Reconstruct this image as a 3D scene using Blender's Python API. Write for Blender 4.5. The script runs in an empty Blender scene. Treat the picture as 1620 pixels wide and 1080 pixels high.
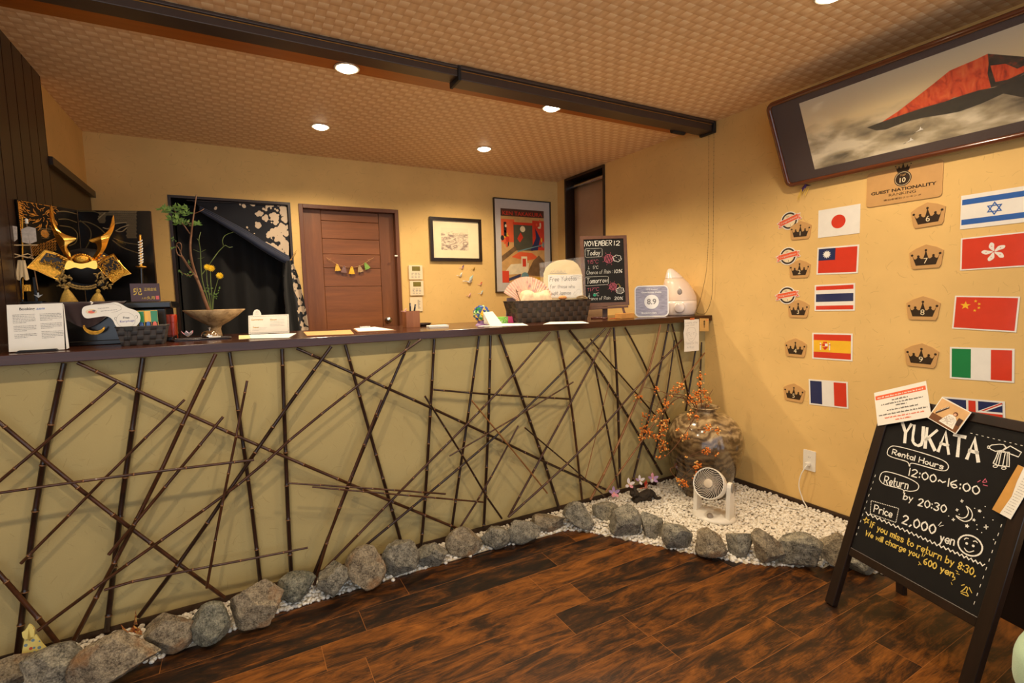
import bpy, bmesh, math, random
import numpy as np
from mathutils import Matrix, Vector, noise as mnoise

random.seed(7)
PI = math.pi
SC = bpy.context.scene
COL = SC.collection

# ------------------------------------------------------------------ room measures (metres)
F_PX, YAW, PITCH, ROLL, EYE = 787.95, 0.5040, 0.0856, -0.0262, 1.3036
YC, YF, YB = 2.404, 2.344, 4.2045        # counter front panel, counter edge, rear wall
ZC, XL, XR = 2.4458, -0.7877, 2.879      # ceiling, left wall, right wall
HC, CT = 1.155, 0.0375                   # counter height and thickness
ZB = 0.062                               # skirting height

# ------------------------------------------------------------------ camera
_cy, _sy, _cp, _sp = math.cos(YAW), math.sin(YAW), math.cos(PITCH), math.sin(PITCH)
_f = np.array([_sy*_cp, _cy*_cp, -_sp]); _r = np.array([_cy, -_sy, 0.0]); _u = np.cross(_r, _f)
_cr, _sr = math.cos(ROLL), math.sin(ROLL)
CR, CU = _cr*_r+_sr*_u, -_sr*_r+_cr*_u
CF = _f
EYEV = np.array([0, 0, EYE])
cam_d = bpy.data.cameras.new('camera'); cam = bpy.data.objects.new('camera', cam_d); COL.objects.link(cam)
cam_d.sensor_width = 36.0; cam_d.lens = F_PX/1620*36.0; cam_d.clip_start = 0.02
cam.matrix_world = Matrix(((CR[0], CU[0], -CF[0], 0), (CR[1], CU[1], -CF[1], 0), (CR[2], CU[2], -CF[2], EYE), (0, 0, 0, 1)))
SC.camera = cam

# ------------------------------------------------------------------ world, exposure
w = bpy.data.worlds.new('world'); SC.world = w; w.use_nodes = True
bg = w.node_tree.nodes['Background']
bg.inputs[0].default_value = (0.84, 0.91, 1.0, 1); bg.inputs[1].default_value = 1.45
SC.view_settings.view_transform = 'Standard'; SC.view_settings.look = 'None'
SC.view_settings.gamma = 1.0; SC.view_settings.use_curve_mapping = False
SC.view_settings.exposure = 0.10
LAMP_W, LAMP_COL = 55.0, (1.0, 0.80, 0.54)

# ------------------------------------------------------------------ measuring helpers
def ray(px, py):
    return CR*((px-810)/F_PX) + CU*(-(py-540)/F_PX) + CF

def at(px, py, axis, val):
    d = ray(px, py); i = 'xyz'.index(axis)
    t = (val-EYEV[i])/d[i]
    return Vector(EYEV+t*d)

def on(M, px, py, z=0.0):
    """where the sight line through a photo point meets the plane z of frame M, in M's own coordinates"""
    Mi = M.inverted(); o = Mi @ Vector(EYEV); d = Mi.to_3x3() @ Vector(ray(px, py))
    t = (z-o.z)/d.z
    return Vector((o.x+t*d.x, o.y+t*d.y))

def K(ox, oy, s):
    return lambda a, b: (ox+a/s, oy+b/s)

def FM(o, yaw=0.0, lean=0.0, roll=0.0):
    """frame of an upright face: X to the viewer's right, Y up, Z towards the viewer"""
    return Matrix.Translation(Vector(o)) @ Matrix.Rotation(yaw, 4, 'Z') @ Matrix.Rotation(PI/2-lean, 4, 'X') @ Matrix.Rotation(roll, 4, 'Z')

def UP(o, yaw=0.0):
    return Matrix.Translation(Vector(o)) @ Matrix.Rotation(yaw, 4, 'Z')

def cr(pts, k=6, closed=False):
    """Catmull-Rom through the points"""
    P = [Vector(p) for p in pts]
    n = len(P); out = []
    rng = n if closed else n-1
    for i in range(rng):
        if closed: a, b, c, d = P[(i-1) % n], P[i], P[(i+1) % n], P[(i+2) % n]
        else: a, b, c, d = P[max(i-1, 0)], P[i], P[i+1], P[min(i+2, n-1)]
        for j in range(k):
            t = j/k
            out.append(0.5*((2*b)+(c-a)*t+(2*a-5*b+4*c-d)*t*t+(3*b-a-3*c+d)*t**3))
    if not closed: out.append(P[-1])
    return out

# ------------------------------------------------------------------ colours and materials
def L(r, g, b):
    f = lambda c: (c/255/12.92) if c/255 <= 0.04045 else ((c/255+0.055)/1.055)**2.4
    return (f(r), f(g), f(b), 1.0)

class NT:
    def __init__(s, m): s.t = m.node_tree; s.n = s.t.nodes; s.l = s.t.links; s.b = s.n['Principled BSDF']
    def new(s, kind, **kw):
        nd = s.n.new(kind)
        for k, v in kw.items():
            if k.startswith('i_'): nd.inputs[k[2:]].default_value = v
            elif k.startswith('n_'): nd.inputs[int(k[2:])].default_value = v
            else: setattr(nd, k, v)
        return nd
    def link(s, a, b): s.l.new(a, b)
    def math(s, op, a, b=None, c=None):
        nd = s.n.new('ShaderNodeMath'); nd.operation = op
        for i, v in enumerate((a, b, c)):
            if v is None: continue
            if isinstance(v, (int, float)): nd.inputs[i].default_value = v
            else: s.l.new(v, nd.inputs[i])
        return nd.outputs[0]
    def mix(s, fac, a, b, mode='MIX'):
        nd = s.n.new('ShaderNodeMix'); nd.data_type = 'RGBA'; nd.blend_type = mode
        for sock, v in ((nd.inputs['Factor'], fac), (nd.inputs['A'], a), (nd.inputs['B'], b)):
            pass
        ins = [i for i in nd.inputs if i.enabled]
        for i, v in zip(ins, (fac, a, b)):
            if isinstance(v, (int, float, tuple)): i.default_value = v
            else: s.l.new(v, i)
        return [o for o in nd.outputs if o.enabled][0]
    def ramp(s, fac, stops):
        nd = s.n.new('ShaderNodeValToRGB'); e = nd.color_ramp.elements
        while len(e) < len(stops): e.new(0.5)
        for k, (p, c) in enumerate(stops):
            e[k].position = p; e[k].color = c if isinstance(c, tuple) else (c, c, c, 1)
        s.l.new(fac, nd.inputs[0]); return nd.outputs[0]
    def coord(s, scale=(1, 1, 1), rot=(0, 0, 0), kind='Object', loc=(0, 0, 0)):
        tc = s.n.new('ShaderNodeTexCoord'); mp = s.n.new('ShaderNodeMapping')
        mp.inputs['Scale'].default_value = scale; mp.inputs['Rotation'].default_value = rot; mp.inputs['Location'].default_value = loc
        s.l.new(tc.outputs[kind], mp.inputs[0]); return mp.outputs[0]
    def noise(s, vec, scale, detail=4, rough=0.55, dist=0.0):
        nd = s.n.new('ShaderNodeTexNoise'); nd.inputs['Scale'].default_value = scale
        nd.inputs['Detail'].default_value = detail; nd.inputs['Roughness'].default_value = rough; nd.inputs['Distortion'].default_value = dist
        s.l.new(vec, nd.inputs['Vector']); return nd.outputs['Fac']
    def bump(s, h, strength=0.3, dist=0.01):
        nd = s.n.new('ShaderNodeBump'); nd.inputs['Strength'].default_value = strength; nd.inputs['Distance'].default_value = dist
        s.l.new(h, nd.inputs['Height']); s.l.new(nd.outputs[0], s.b.inputs['Normal'])

MATS = {}
def base_mat(name):
    m = bpy.data.materials.new(name); m.use_nodes = True; MATS[name] = m
    return m, NT(m)

def plain(name, col, rough=0.6, metal=0.0, var=0.12, scale=18.0, bump=0.0, bscale=60.0, coat=0.0, spec=0.5, sheen=0.0):
    """a surface of one colour with a slight mottling"""
    if name in MATS: return MATS[name]
    m, n = base_mat(name)
    v = n.coord()
    f = n.noise(v, scale, 5)
    c0 = tuple(c*(1-var) for c in col[:3])+(1,); c1 = tuple(min(1, c*(1+var)) for c in col[:3])+(1,)
    n.link(n.ramp(f, [(0.3, c0), (0.7, c1)]), n.b.inputs['Base Color'])
    n.b.inputs['Roughness'].default_value = rough; n.b.inputs['Metallic'].default_value = metal
    n.b.inputs['Coat Weight'].default_value = coat; n.b.inputs['Coat Roughness'].default_value = 0.08
    n.b.inputs['Specular IOR Level'].default_value = spec
    if sheen: n.b.inputs['Sheen Weight'].default_value = sheen
    if bump: n.bump(n.noise(v, bscale, 4), bump, 0.004)
    return m

def fibre_mask(n, v2, cell, ln, wd, keep):
    vo = n.new('ShaderNodeTexVoronoi', voronoi_dimensions='2D'); vo.inputs['Scale'].default_value = 1/cell
    n.link(v2, vo.inputs['Vector'])
    sep = n.new('ShaderNodeSeparateColor'); n.link(vo.outputs['Color'], sep.inputs[0])
    sub = n.new('ShaderNodeVectorMath', operation='SUBTRACT'); n.link(v2, sub.inputs[0]); n.link(vo.outputs['Position'], sub.inputs[1])
    rot = n.new('ShaderNodeVectorRotate', rotation_type='Z_AXIS'); n.link(sub.outputs[0], rot.inputs['Vector'])
    n.link(n.math('MULTIPLY', sep.outputs[0], 6.283), rot.inputs['Angle'])
    xyz = n.new('ShaderNodeSeparateXYZ'); n.link(rot.outputs[0], xyz.inputs[0])
    bend = n.math('MULTIPLY', n.math('MULTIPLY', xyz.outputs[0], xyz.outputs[0]), n.math('MULTIPLY', n.math('SUBTRACT', sep.outputs[2], 0.5), 40.0))
    y = n.math('ABSOLUTE', n.math('SUBTRACT', xyz.outputs[1], bend))
    a = n.math('LESS_THAN', n.math('ABSOLUTE', xyz.outputs[0]), n.math('MULTIPLY', n.math('ADD', sep.outputs[2], 0.3), ln))
    b = n.math('LESS_THAN', y, wd)
    k = n.math('LESS_THAN', sep.outputs[1], keep)
    return n.math('MULTIPLY', n.math('MULTIPLY', a, b), k)

def plaster(name, col, fib, plane):
    m, n = base_mat(name)
    tc = n.new('ShaderNodeTexCoord'); sp = n.new('ShaderNodeSeparateXYZ'); n.link(tc.outputs['Object'], sp.inputs[0])
    cb = n.new('ShaderNodeCombineXYZ'); n.link(sp.outputs['XYZ'.index(plane[0])], cb.inputs[0]); n.link(sp.outputs['XYZ'.index(plane[1])], cb.inputs[1])
    v2 = cb.outputs[0]
    m1 = fibre_mask(n, v2, 0.045, 0.014, 0.0006, 0.42)
    sh = n.new('ShaderNodeVectorMath', operation='ADD'); n.link(v2, sh.inputs[0]); sh.inputs[1].default_value = (3.17, 1.31, 0)
    m2 = fibre_mask(n, sh.outputs[0], 0.07, 0.022, 0.0009, 0.4)
    f = n.math('MAXIMUM', m1, m2)
    nz = n.noise(v2, 3.0, 5); fine = n.noise(v2, 160, 3)
    c = n.ramp(nz, [(0.3, tuple(x*0.93 for x in col[:3])+(1,)), (0.7, tuple(min(1, x*1.06) for x in col[:3])+(1,))])
    c = n.mix(n.math('MULTIPLY', f, 0.32), c, fib)
    n.link(c, n.b.inputs['Base Color']); n.b.inputs['Roughness'].default_value = 0.9
    n.b.inputs['Specular IOR Level'].default_value = 0.25
    n.bump(n.math('ADD', n.math('MULTIPLY', f, 0.8), fine), 0.25, 0.0015)
    return m

def wood(name, c0, c1, axis='X', rough=0.35, gscale=14.0, coat=0.0, stretch=14.0):
    if name in MATS: return MATS[name]
    m, n = base_mat(name)
    s = {'X': (1, stretch, stretch), 'Y': (stretch, 1, stretch), 'Z': (stretch, stretch, 1)}[axis]
    v = n.coord(scale=s)
    f = n.noise(v, gscale/10, 8, 0.65, 0.6); g = n.noise(v, gscale, 6, 0.7)
    k = n.math('ADD', n.math('MULTIPLY', f, 0.7), n.math('MULTIPLY', g, 0.3))
    n.link(n.ramp(k, [(0.3, c0), (0.52, tuple((a+b)/2 for a, b in zip(c0, c1))), (0.7, c1)]), n.b.inputs['Base Color'])
    n.b.inputs['Roughness'].default_value = rough
    n.b.inputs['Coat Weight'].default_value = coat; n.b.inputs['Coat Roughness'].default_value = 0.12
    n.bump(k, 0.15, 0.002)
    return m

def emit(name, col, strength):
    m, n = base_mat(name)
    n.b.inputs['Base Color'].default_value = (0, 0, 0, 1)
    n.b.inputs['Emission Color'].default_value = col; n.b.inputs['Emission Strength'].default_value = strength
    return m

# ------------------------------------------------------------------ mesh building
_ICO = {}
def ico(sub):
    if sub not in _ICO:
        bm = bmesh.new(); bmesh.ops.create_icosphere(bm, subdivisions=sub, radius=1.0)
        bm.verts.ensure_lookup_table()
        _ICO[sub] = ([v.co.copy() for v in bm.verts], [[v.index for v in f.verts] for f in bm.faces]); bm.free()
    return _ICO[sub]

def area2(p):
    return sum(p[i][0]*p[(i+1) % len(p)][1]-p[(i+1) % len(p)][0]*p[i][1] for i in range(len(p)))

class MB:
    def __init__(s): s.v = []; s.f = []; s.m = []; s.sm = []
    def add(s, verts, faces, mat=0, smooth=False, M=None):
        k = len(s.v)
        for p in verts:
            p = Vector(p); s.v.append(M @ p if M else p)
        for f in faces:
            s.f.append([i+k for i in f]); s.m.append(mat); s.sm.append(smooth)
        return s
    def box(s, a, b, mat=0, M=None):
        x0, y0, z0 = a; x1, y1, z1 = b
        v = [(x0, y0, z0), (x1, y0, z0), (x1, y1, z0), (x0, y1, z0), (x0, y0, z1), (x1, y0, z1), (x1, y1, z1), (x0, y1, z1)]
        return s.add(v, [(3, 2, 1, 0), (4, 5, 6, 7), (0, 1, 5, 4), (1, 2, 6, 5), (2, 3, 7, 6), (3, 0, 4, 7)], mat, False, M)
    def poly(s, pts, z=0.0, mat=0, M=None):
        pts = [tuple(p)[:2] for p in pts]
        if area2(pts) < 0: pts = pts[::-1]
        return s.add([(x, y, z) for x, y in pts], [list(range(len(pts)))], mat, False, M)
    def rect(s, x0, y0, x1, y1, z=0.0, mat=0, M=None):
        return s.poly([(x0, y0), (x1, y0), (x1, y1), (x0, y1)], z, mat, M)
    def disc(s, x, y, r, z=0.0, mat=0, n=24, ry=None, M=None):
        ry = ry or r
        return s.poly([(x+r*math.cos(2*PI*i/n), y+ry*math.sin(2*PI*i/n)) for i in range(n)], z, mat, M)
    def ring(s, x, y, r0, r1, z=0.0, mat=0, n=32):
        k = len(s.v); v = []; f = []
        for i in range(n):
            a = 2*PI*i/n; v += [(x+r0*math.cos(a), y+r0*math.sin(a), z), (x+r1*math.cos(a), y+r1*math.sin(a), z)]
        for i in range(n):
            j = (i+1) % n; f.append((2*i, 2*i+1, 2*j+1, 2*j))
        return s.add(v, f, mat)
    def prism(s, pts, z0, z1, mat=0, M=None, smooth=False):
        pts = [tuple(p)[:2] for p in pts]
        if area2(pts) < 0: pts = pts[::-1]
        n = len(pts)
        v = [(x, y, z0) for x, y in pts]+[(x, y, z1) for x, y in pts]
        s.add(v, [list(range(n))[::-1], list(range(n, 2*n))], mat, False, M)
        return s.add(v, [(i, (i+1) % n, n+(i+1) % n, n+i) for i in range(n)], mat, smooth, M)
    def tube(s, path, r, n=8, mat=0, caps=True, closed=False, smooth=True, M=None):
        P = [Vector(p) for p in path]; k = len(P)
        R = r if isinstance(r, (list, tuple)) else [r]*k
        v = []; prev = None
        for i in range(k):
            if closed: t = P[(i+1) % k]-P[i-1]
            else: t = P[min(i+1, k-1)]-P[max(i-1, 0)]
            if t.length < 1e-9: t = Vector((0, 0, 1))
            t.normalize()
            if prev is None:
                a = Vector((0, 0, 1)) if abs(t.z) < 0.9 else Vector((1, 0, 0)); u = t.cross(a).normalized()
            else:
                u = prev-t*prev.dot(t)
                u = u.normalized() if u.length > 1e-6 else t.orthogonal().normalized()
            prev = u; w_ = t.cross(u)
            for j in range(n):
                a = 2*PI*j/n; v.append(P[i]+(u*math.cos(a)+w_*math.sin(a))*R[i])
        f = []
        for i in range(k if closed else k-1):
            i2 = (i+1) % k
            for j in range(n):
                j2 = (j+1) % n; f.append((i*n+j, i*n+j2, i2*n+j2, i2*n+j))
        s.add(v, f, mat, smooth, M)
        if caps and not closed:
            s.add(v[:n], [list(range(n))[::-1]], mat, False, M); s.add(v[-n:], [list(range(n))], mat, False, M)
        return s
    def lathe(s, prof, n=32, mat=0, M=None, smooth=True):
        v = []; f = []; k = len(prof)
        for r, z in prof:
            for j in range(n):
                a = 2*PI*j/n; v.append((max(r, 1e-5)*math.cos(a), max(r, 1e-5)*math.sin(a), z))
        for i in range(k-1):
            for j in range(n):
                j2 = (j+1) % n; f.append((i*n+j, i*n+j2, (i+1)*n+j2, (i+1)*n+j))
        return s.add(v, f, mat, smooth, M)
    def ball(s, c, r, mat=0, sub=2, M=None):
        V, Fc = ico(sub); r = r if isinstance(r, (tuple, list)) else (r, r, r)
        return s.add([(c[0]+p.x*r[0], c[1]+p.y*r[1], c[2]+p.z*r[2]) for p in V], Fc, mat, True, M)
    def grid(s, fn, nu, nv, mat=0, smooth=True, M=None):
        v = [fn(i/nu, j/nv) for j in range(nv+1) for i in range(nu+1)]
        f = [(j*(nu+1)+i, j*(nu+1)+i+1, (j+1)*(nu+1)+i+1, (j+1)*(nu+1)+i) for j in range(nv) for i in range(nu)]
        return s.add(v, f, mat, smooth, M)
    def ribbon(s, pts, wd, z=0.0, mat=0, closed=False, jit=0.0):
        P = [Vector(p[:2]) for p in pts]
        Q = [P[0]]
        for p in P[1:]:
            if (p-Q[-1]).length > wd*0.15: Q.append(p)
        P = Q; k = len(P)
        if k < 2: return s
        v = []
        for i in range(k):
            a = P[(i-1) % k] if (closed or i > 0) else P[i]; b = P[(i+1) % k] if (closed or i < k-1) else P[i]
            t = (b-a); t = t.normalized() if t.length > 1e-9 else Vector((1, 0))
            nn = Vector((-t.y, t.x)); d1 = (P[i]-a); d2 = (b-P[i]); m = 1.0
            if d1.length > 1e-9 and d2.length > 1e-9:
                m = 1/max(0.55, math.cos(d1.angle(d2)/2))
            h = wd/2*m*(1+random.uniform(-jit, jit))
            e = t*(wd*0.4 if (not closed and i == k-1) else (-wd*0.4 if (not closed and i == 0) else 0))
            v += [P[i]+nn*h+e, P[i]-nn*h+e]
        f = [(2*i, 2*i+1, 2*((i+1) % k)+1, 2*((i+1) % k)) for i in range(k if closed else k-1)]
        return s.add([(p.x, p.y, z) for p in v], f, mat)
    def text(s, body, x, y, size, mat=0, z=0.0, align='c', bold=0.0, rot=0.0, width=None, shear=0.0):
        c = bpy.data.curves.new('lettering', 'FONT'); c.body = body; c.size = 1.0; c.offset = bold; c.resolution_u = 4; c.shear = shear
        o = bpy.data.objects.new('lettering', c); me = o.to_mesh()
        if len(me.vertices):
            xs = [q.co.x for q in me.vertices]; x0, x1 = min(xs), max(xs)
            sx = size if width is None else width/(x1-x0)
            off = {'c': (x0+x1)/2, 'l': x0, 'r': x1}[align]
            cs, sn = math.cos(rot), math.sin(rot)
            vs = []
            for q in me.vertices:
                a, b = (q.co.x-off)*sx, q.co.y*size
                vs.append((x+a*cs-b*sn, y+a*sn+b*cs, z))
            s.add(vs, [list(p.vertices) for p in me.polygons], mat)
        o.to_mesh_clear(); bpy.data.objects.remove(o); bpy.data.curves.remove(c)
        return s
    def build(s, name, mats, parent=None, M=None, bevel=0.0, label=None, subsurf=0):
        me = bpy.data.meshes.new(name)
        me.from_pydata([tuple(p) for p in s.v], [], s.f)
        if not isinstance(mats, (list, tuple)): mats = [mats]
        for m in mats: me.materials.append(m)
        me.polygons.foreach_set('material_index', s.m); me.polygons.foreach_set('use_smooth', s.sm); me.update()
        o = bpy.data.objects.new(name, me); COL.objects.link(o)
        if parent: o.parent = parent
        if M is not None:
            if parent: o.matrix_basis = M
            else: o.matrix_world = M
        if bevel:
            b = o.modifiers.new('bevel', 'BEVEL'); b.width = bevel; b.segments = 2; b.limit_method = 'ANGLE'; b.angle_limit = 0.7
        if subsurf:
            q = o.modifiers.new('subsurf', 'SUBSURF'); q.levels = q.render_levels = subsurf
        if label: o['label'] = label
        return o

def tag(o, label, cat, group=None, kind=None):
    o['label'] = label; o['category'] = cat
    if group: o['group'] = group
    if kind: o['kind'] = kind
    return o

def thing(name, label, cat, M, group=None):
    o = bpy.data.objects.new(name, None); COL.objects.link(o); o.empty_display_size = 0.05
    o.matrix_world = M
    return tag(o, label, cat, group)

def struct(o):
    o['kind'] = 'structure'; return o

# ------------------------------------------------------------------ single-stroke handwriting
GL = {
 'A': '03 3d 63|17 57', 'B': '03 0d|~0d 4d 5b 48 08|~08 48 66 43 03', 'C': '~6b 4d 2d 0a 06 23 43 65', 'D': '03 0d|~0d 3d 6a 66 33 03',
 'E': '5d 0d 03 53|08 48', 'F': '5d 0d 03|08 48', 'G': '~6b 4d 2d 0a 06 23 43 66|66 37', 'H': '03 0d|63 6d|08 68', 'I': '03 0d', 'J': '~4d 45 23 05',
 'K': '03 0d|6d 07|28 63', 'L': '0d 03 53', 'M': '03 1d 36 5d 63', 'N': '03 0d 63 6d', 'O': '~3d 0a 06 33 66 6a 3d', 'P': '03 0d|~0d 4d 6b 48 08',
 'R': '03 0d|~0d 4d 6b 48 08|28 63', 'S': '~6b 4d 1d 0a 28 48 66 43 13 05', 'T': '0d 6d|3d 33', 'U': '~0d 05 33 65 6d', 'V': '0d 33 6d', 'W': '0d 23 4a 63 8d',
 'Y': '0d 38 6d|38 33', 'a': '~48 29 08 05 23 45|49 43', 'b': '0d 03|~07 29 48 45 23 04', 'c': '~48 29 07 05 23 44', 'd': '4d 43|~48 29 07 05 23 45',
 'e': '~06 46 48 29 07 05 23 44', 'f': '~4d 2d 1b 13|09 39', 'g': '~48 29 07 05 23 45|~49 42 20 01', 'h': '03 0d|~07 29 48 43', 'i': '09 03|0c 0b',
 'j': '~19 11 00|1c 1b', 'k': '03 0d|49 06|17 43', 'l': '0d 03', 'm': '03 09|~07 29 38 33|~37 59 68 63', 'n': '03 09|~07 29 48 43', 'o': '~29 07 05 23 45 47 29',
 'p': '09 00|~07 29 48 45 23 05', 'r': '03 09|~07 29 49', 's': '~48 29 08 26 45 33 13 04', 't': '1d 14 23 33|09 39', 'u': '~09 05 23 45|49 43', 'v': '09 23 49',
 'w': '09 13 38 53 69', 'x': '09 43|49 03', 'y': '09 24|49 10', 'z': '09 49 03 43', '0': '~2d 0a 06 23 46 4a 2d', '1': '0d 03', '2': '~0b 2d 4b 38 03|03 43',
 '3': '~0c 2d 4b 28|~28 46 33 13 04', '4': '3d 06 46|3d 33', '5': '4d 0d 08|~08 39 46 33 04', '6': '~3d 09 05 23 45 37 17 05', '7': '0d 4d 13',
 '8': '~28 0a 2d 4a 28 05 23 45 28', '9': '~4b 2d 0b 29 4b 33', ':': '0a 09|05 04', ',': '14 02', '.': '04 03', '~': '~06 18 36 58', '%': '03 6d|~1d 0b 19 2b 1d|~57 45 53 65 57',
 '°': '~1d 0c 1b 2c 1d', '↑': '13 1d|0b 1d 2b', '↓': '1d 13|05 13 25', '-': '07 47', '!': '0d 06|04 03', "'": '0d 0b', '*': '09 65 19 3d 55 09'}
def hand(text, gap=2.2, space=4.0):
    out = []; x = 0.0
    for ch in text:
        if ch == ' ': x += space; continue
        wmax = 0
        for st in GL[ch].split('|'):
            sm = st.startswith('~'); st = st.lstrip('~')
            pts = [(int(p[0], 36), int(p[1], 36)-3) for p in st.split()]
            wmax = max(wmax, max(p[0] for p in pts))
            pts = [(x+a, float(b)) for a, b in pts]
            out.append([tuple(q) for q in cr([(a, b, 0) for a, b in pts], 4)] if sm and len(pts) > 2 else pts)
        x += wmax+gap
    return out, x-gap

def chalk(mb, M, text, p0, p1, ptop, wd, mat=0, z=0.0, jit=0.15, k=None):
    """handwritten line whose baseline runs p0..p1 and whose first capital reaches ptop"""
    if k: p0, p1, ptop = k(*p0), k(*p1), k(*ptop)
    A, B, T = on(M, *p0, z), on(M, *p1, z), on(M, *ptop, z)
    st, W = hand(text); ex = (B-A)/W; ey = (T-A)/10
    ey = ey-ex*(0.0)
    for s_ in st:
        mb.ribbon([A+ex*(q[0]+random.uniform(-.12, .12))+ey*(q[1]+random.uniform(-.12, .12)) for q in s_], wd, z, mat, jit=jit)

def line(mb, M, pts, wd, mat=0, z=0.0, smooth=False, closed=False, jit=0.1, k=None):
    if k: pts = [k(*p) for p in pts]
    P = [on(M, *p, z) for p in pts]
    if smooth: P = [Vector(q[:2]) for q in cr([(p.x, p.y, 0) for p in P], 6, closed)]
    mb.ribbon(P, wd, z, mat, closed, jit)
# ------------------------------------------------------------------ setting: materials
GOLD = L(226, 188, 120); FIB = L(120, 82, 36)
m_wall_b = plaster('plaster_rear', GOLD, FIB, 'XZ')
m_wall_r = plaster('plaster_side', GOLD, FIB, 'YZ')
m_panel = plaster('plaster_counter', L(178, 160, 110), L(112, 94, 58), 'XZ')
m_dark = wood('dark_wood', L(34, 21, 13), L(62, 40, 26), 'Z', 0.35)
m_darky = wood('dark_wood_level', L(38, 24, 15), L(66, 42, 27), 'Y', 0.35)
m_darkx = wood('dark_wood_long', L(38, 24, 15), L(66, 42, 27), 'X', 0.35)
m_top = wood('counter_wood', L(44, 21, 11), L(80, 41, 22), 'X', 0.2)
m_top.node_tree.nodes['Principled BSDF'].inputs['Specular IOR Level'].default_value = 0.4
m_door = wood('door_wood_level', L(104, 58, 26), L(150, 90, 46), 'X', 0.4, gscale=10)
m_doorz = wood('door_wood_upright', L(98, 55, 26), L(142, 86, 46), 'Z', 0.4, gscale=10)
m_casing = wood('casing_wood', L(88, 48, 24), L(118, 68, 38), 'Z', 0.4)
m_black = plain('black_lacquer', L(12, 10, 10), 0.22, coat=0.25)
m_blackm = plain('black_matt', L(22, 20, 20), 0.6)
m_steel = plain('brushed_steel', L(190, 188, 184), 0.25, 1.0)
m_white = plain('white_plastic', L(236, 230, 218), 0.4, var=0.03)
m_paper = plain('white_paper', L(240, 236, 226), 0.65, var=0.03)
m_lam = plain('laminated_white', L(240, 236, 228), 0.18, var=0.03, coat=0.7)
m_ink = plain('black_ink', L(38, 34, 34), 0.6)
m_grey = plain('grey_ink', L(128, 124, 124), 0.6)
m_red = plain('red_print', L(214, 62, 40), 0.3, coat=0.5, var=0.05)

def ceiling_mat():
    m, n = base_mat('woven_ceiling_paper')
    sp = n.new('ShaderNodeSeparateXYZ'); n.link(n.coord(), sp.inputs[0])
    u = n.math('DIVIDE', sp.outputs[0], 0.039); v = n.math('DIVIDE', sp.outputs[1], 0.0485)
    fu, fv = n.math('FRACT', u), n.math('FRACT', v)
    ck = n.math('MODULO', n.math('ABSOLUTE', n.math('ADD', n.math('FLOOR', u), n.math('FLOOR', v))), 2.0)
    ck = n.math('GREATER_THAN', ck, 0.5)
    even = n.ramp(fv, [(0.0, L(254, 228, 188)), (0.35, L(246, 212, 164)), (1.0, L(218, 172, 122))])
    odd = n.ramp(fu, [(0.0, L(230, 190, 142)), (0.5, L(240, 202, 152)), (1.0, L(226, 182, 132))])
    c = n.mix(ck, even, odd)
    nz = n.noise(n.coord(), 9.0, 4)
    c = n.mix(0.2, c, n.ramp(nz, [(0.35, (0.7, 0.7, 0.7, 1)), (0.65, (1, 1, 1, 1))]), 'MULTIPLY')
    n.link(c, n.b.inputs['Base Color']); n.b.inputs['Roughness'].default_value = 0.6
    hb = lambda f: n.math('SUBTRACT', 1.0, n.math('POWER', n.math('ABSOLUTE', n.math('SUBTRACT', n.math('MULTIPLY', f, 2.0), 1.0)), 2.0))
    he, ho = hb(fv), n.math('MULTIPLY', hb(fu), 0.6)
    h = n.math('ADD', n.math('MULTIPLY', n.math('SUBTRACT', 1.0, ck), he), n.math('MULTIPLY', ck, ho))
    n.bump(h, 0.22, 0.004)
    return m
m_ceil = ceiling_mat()

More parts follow.
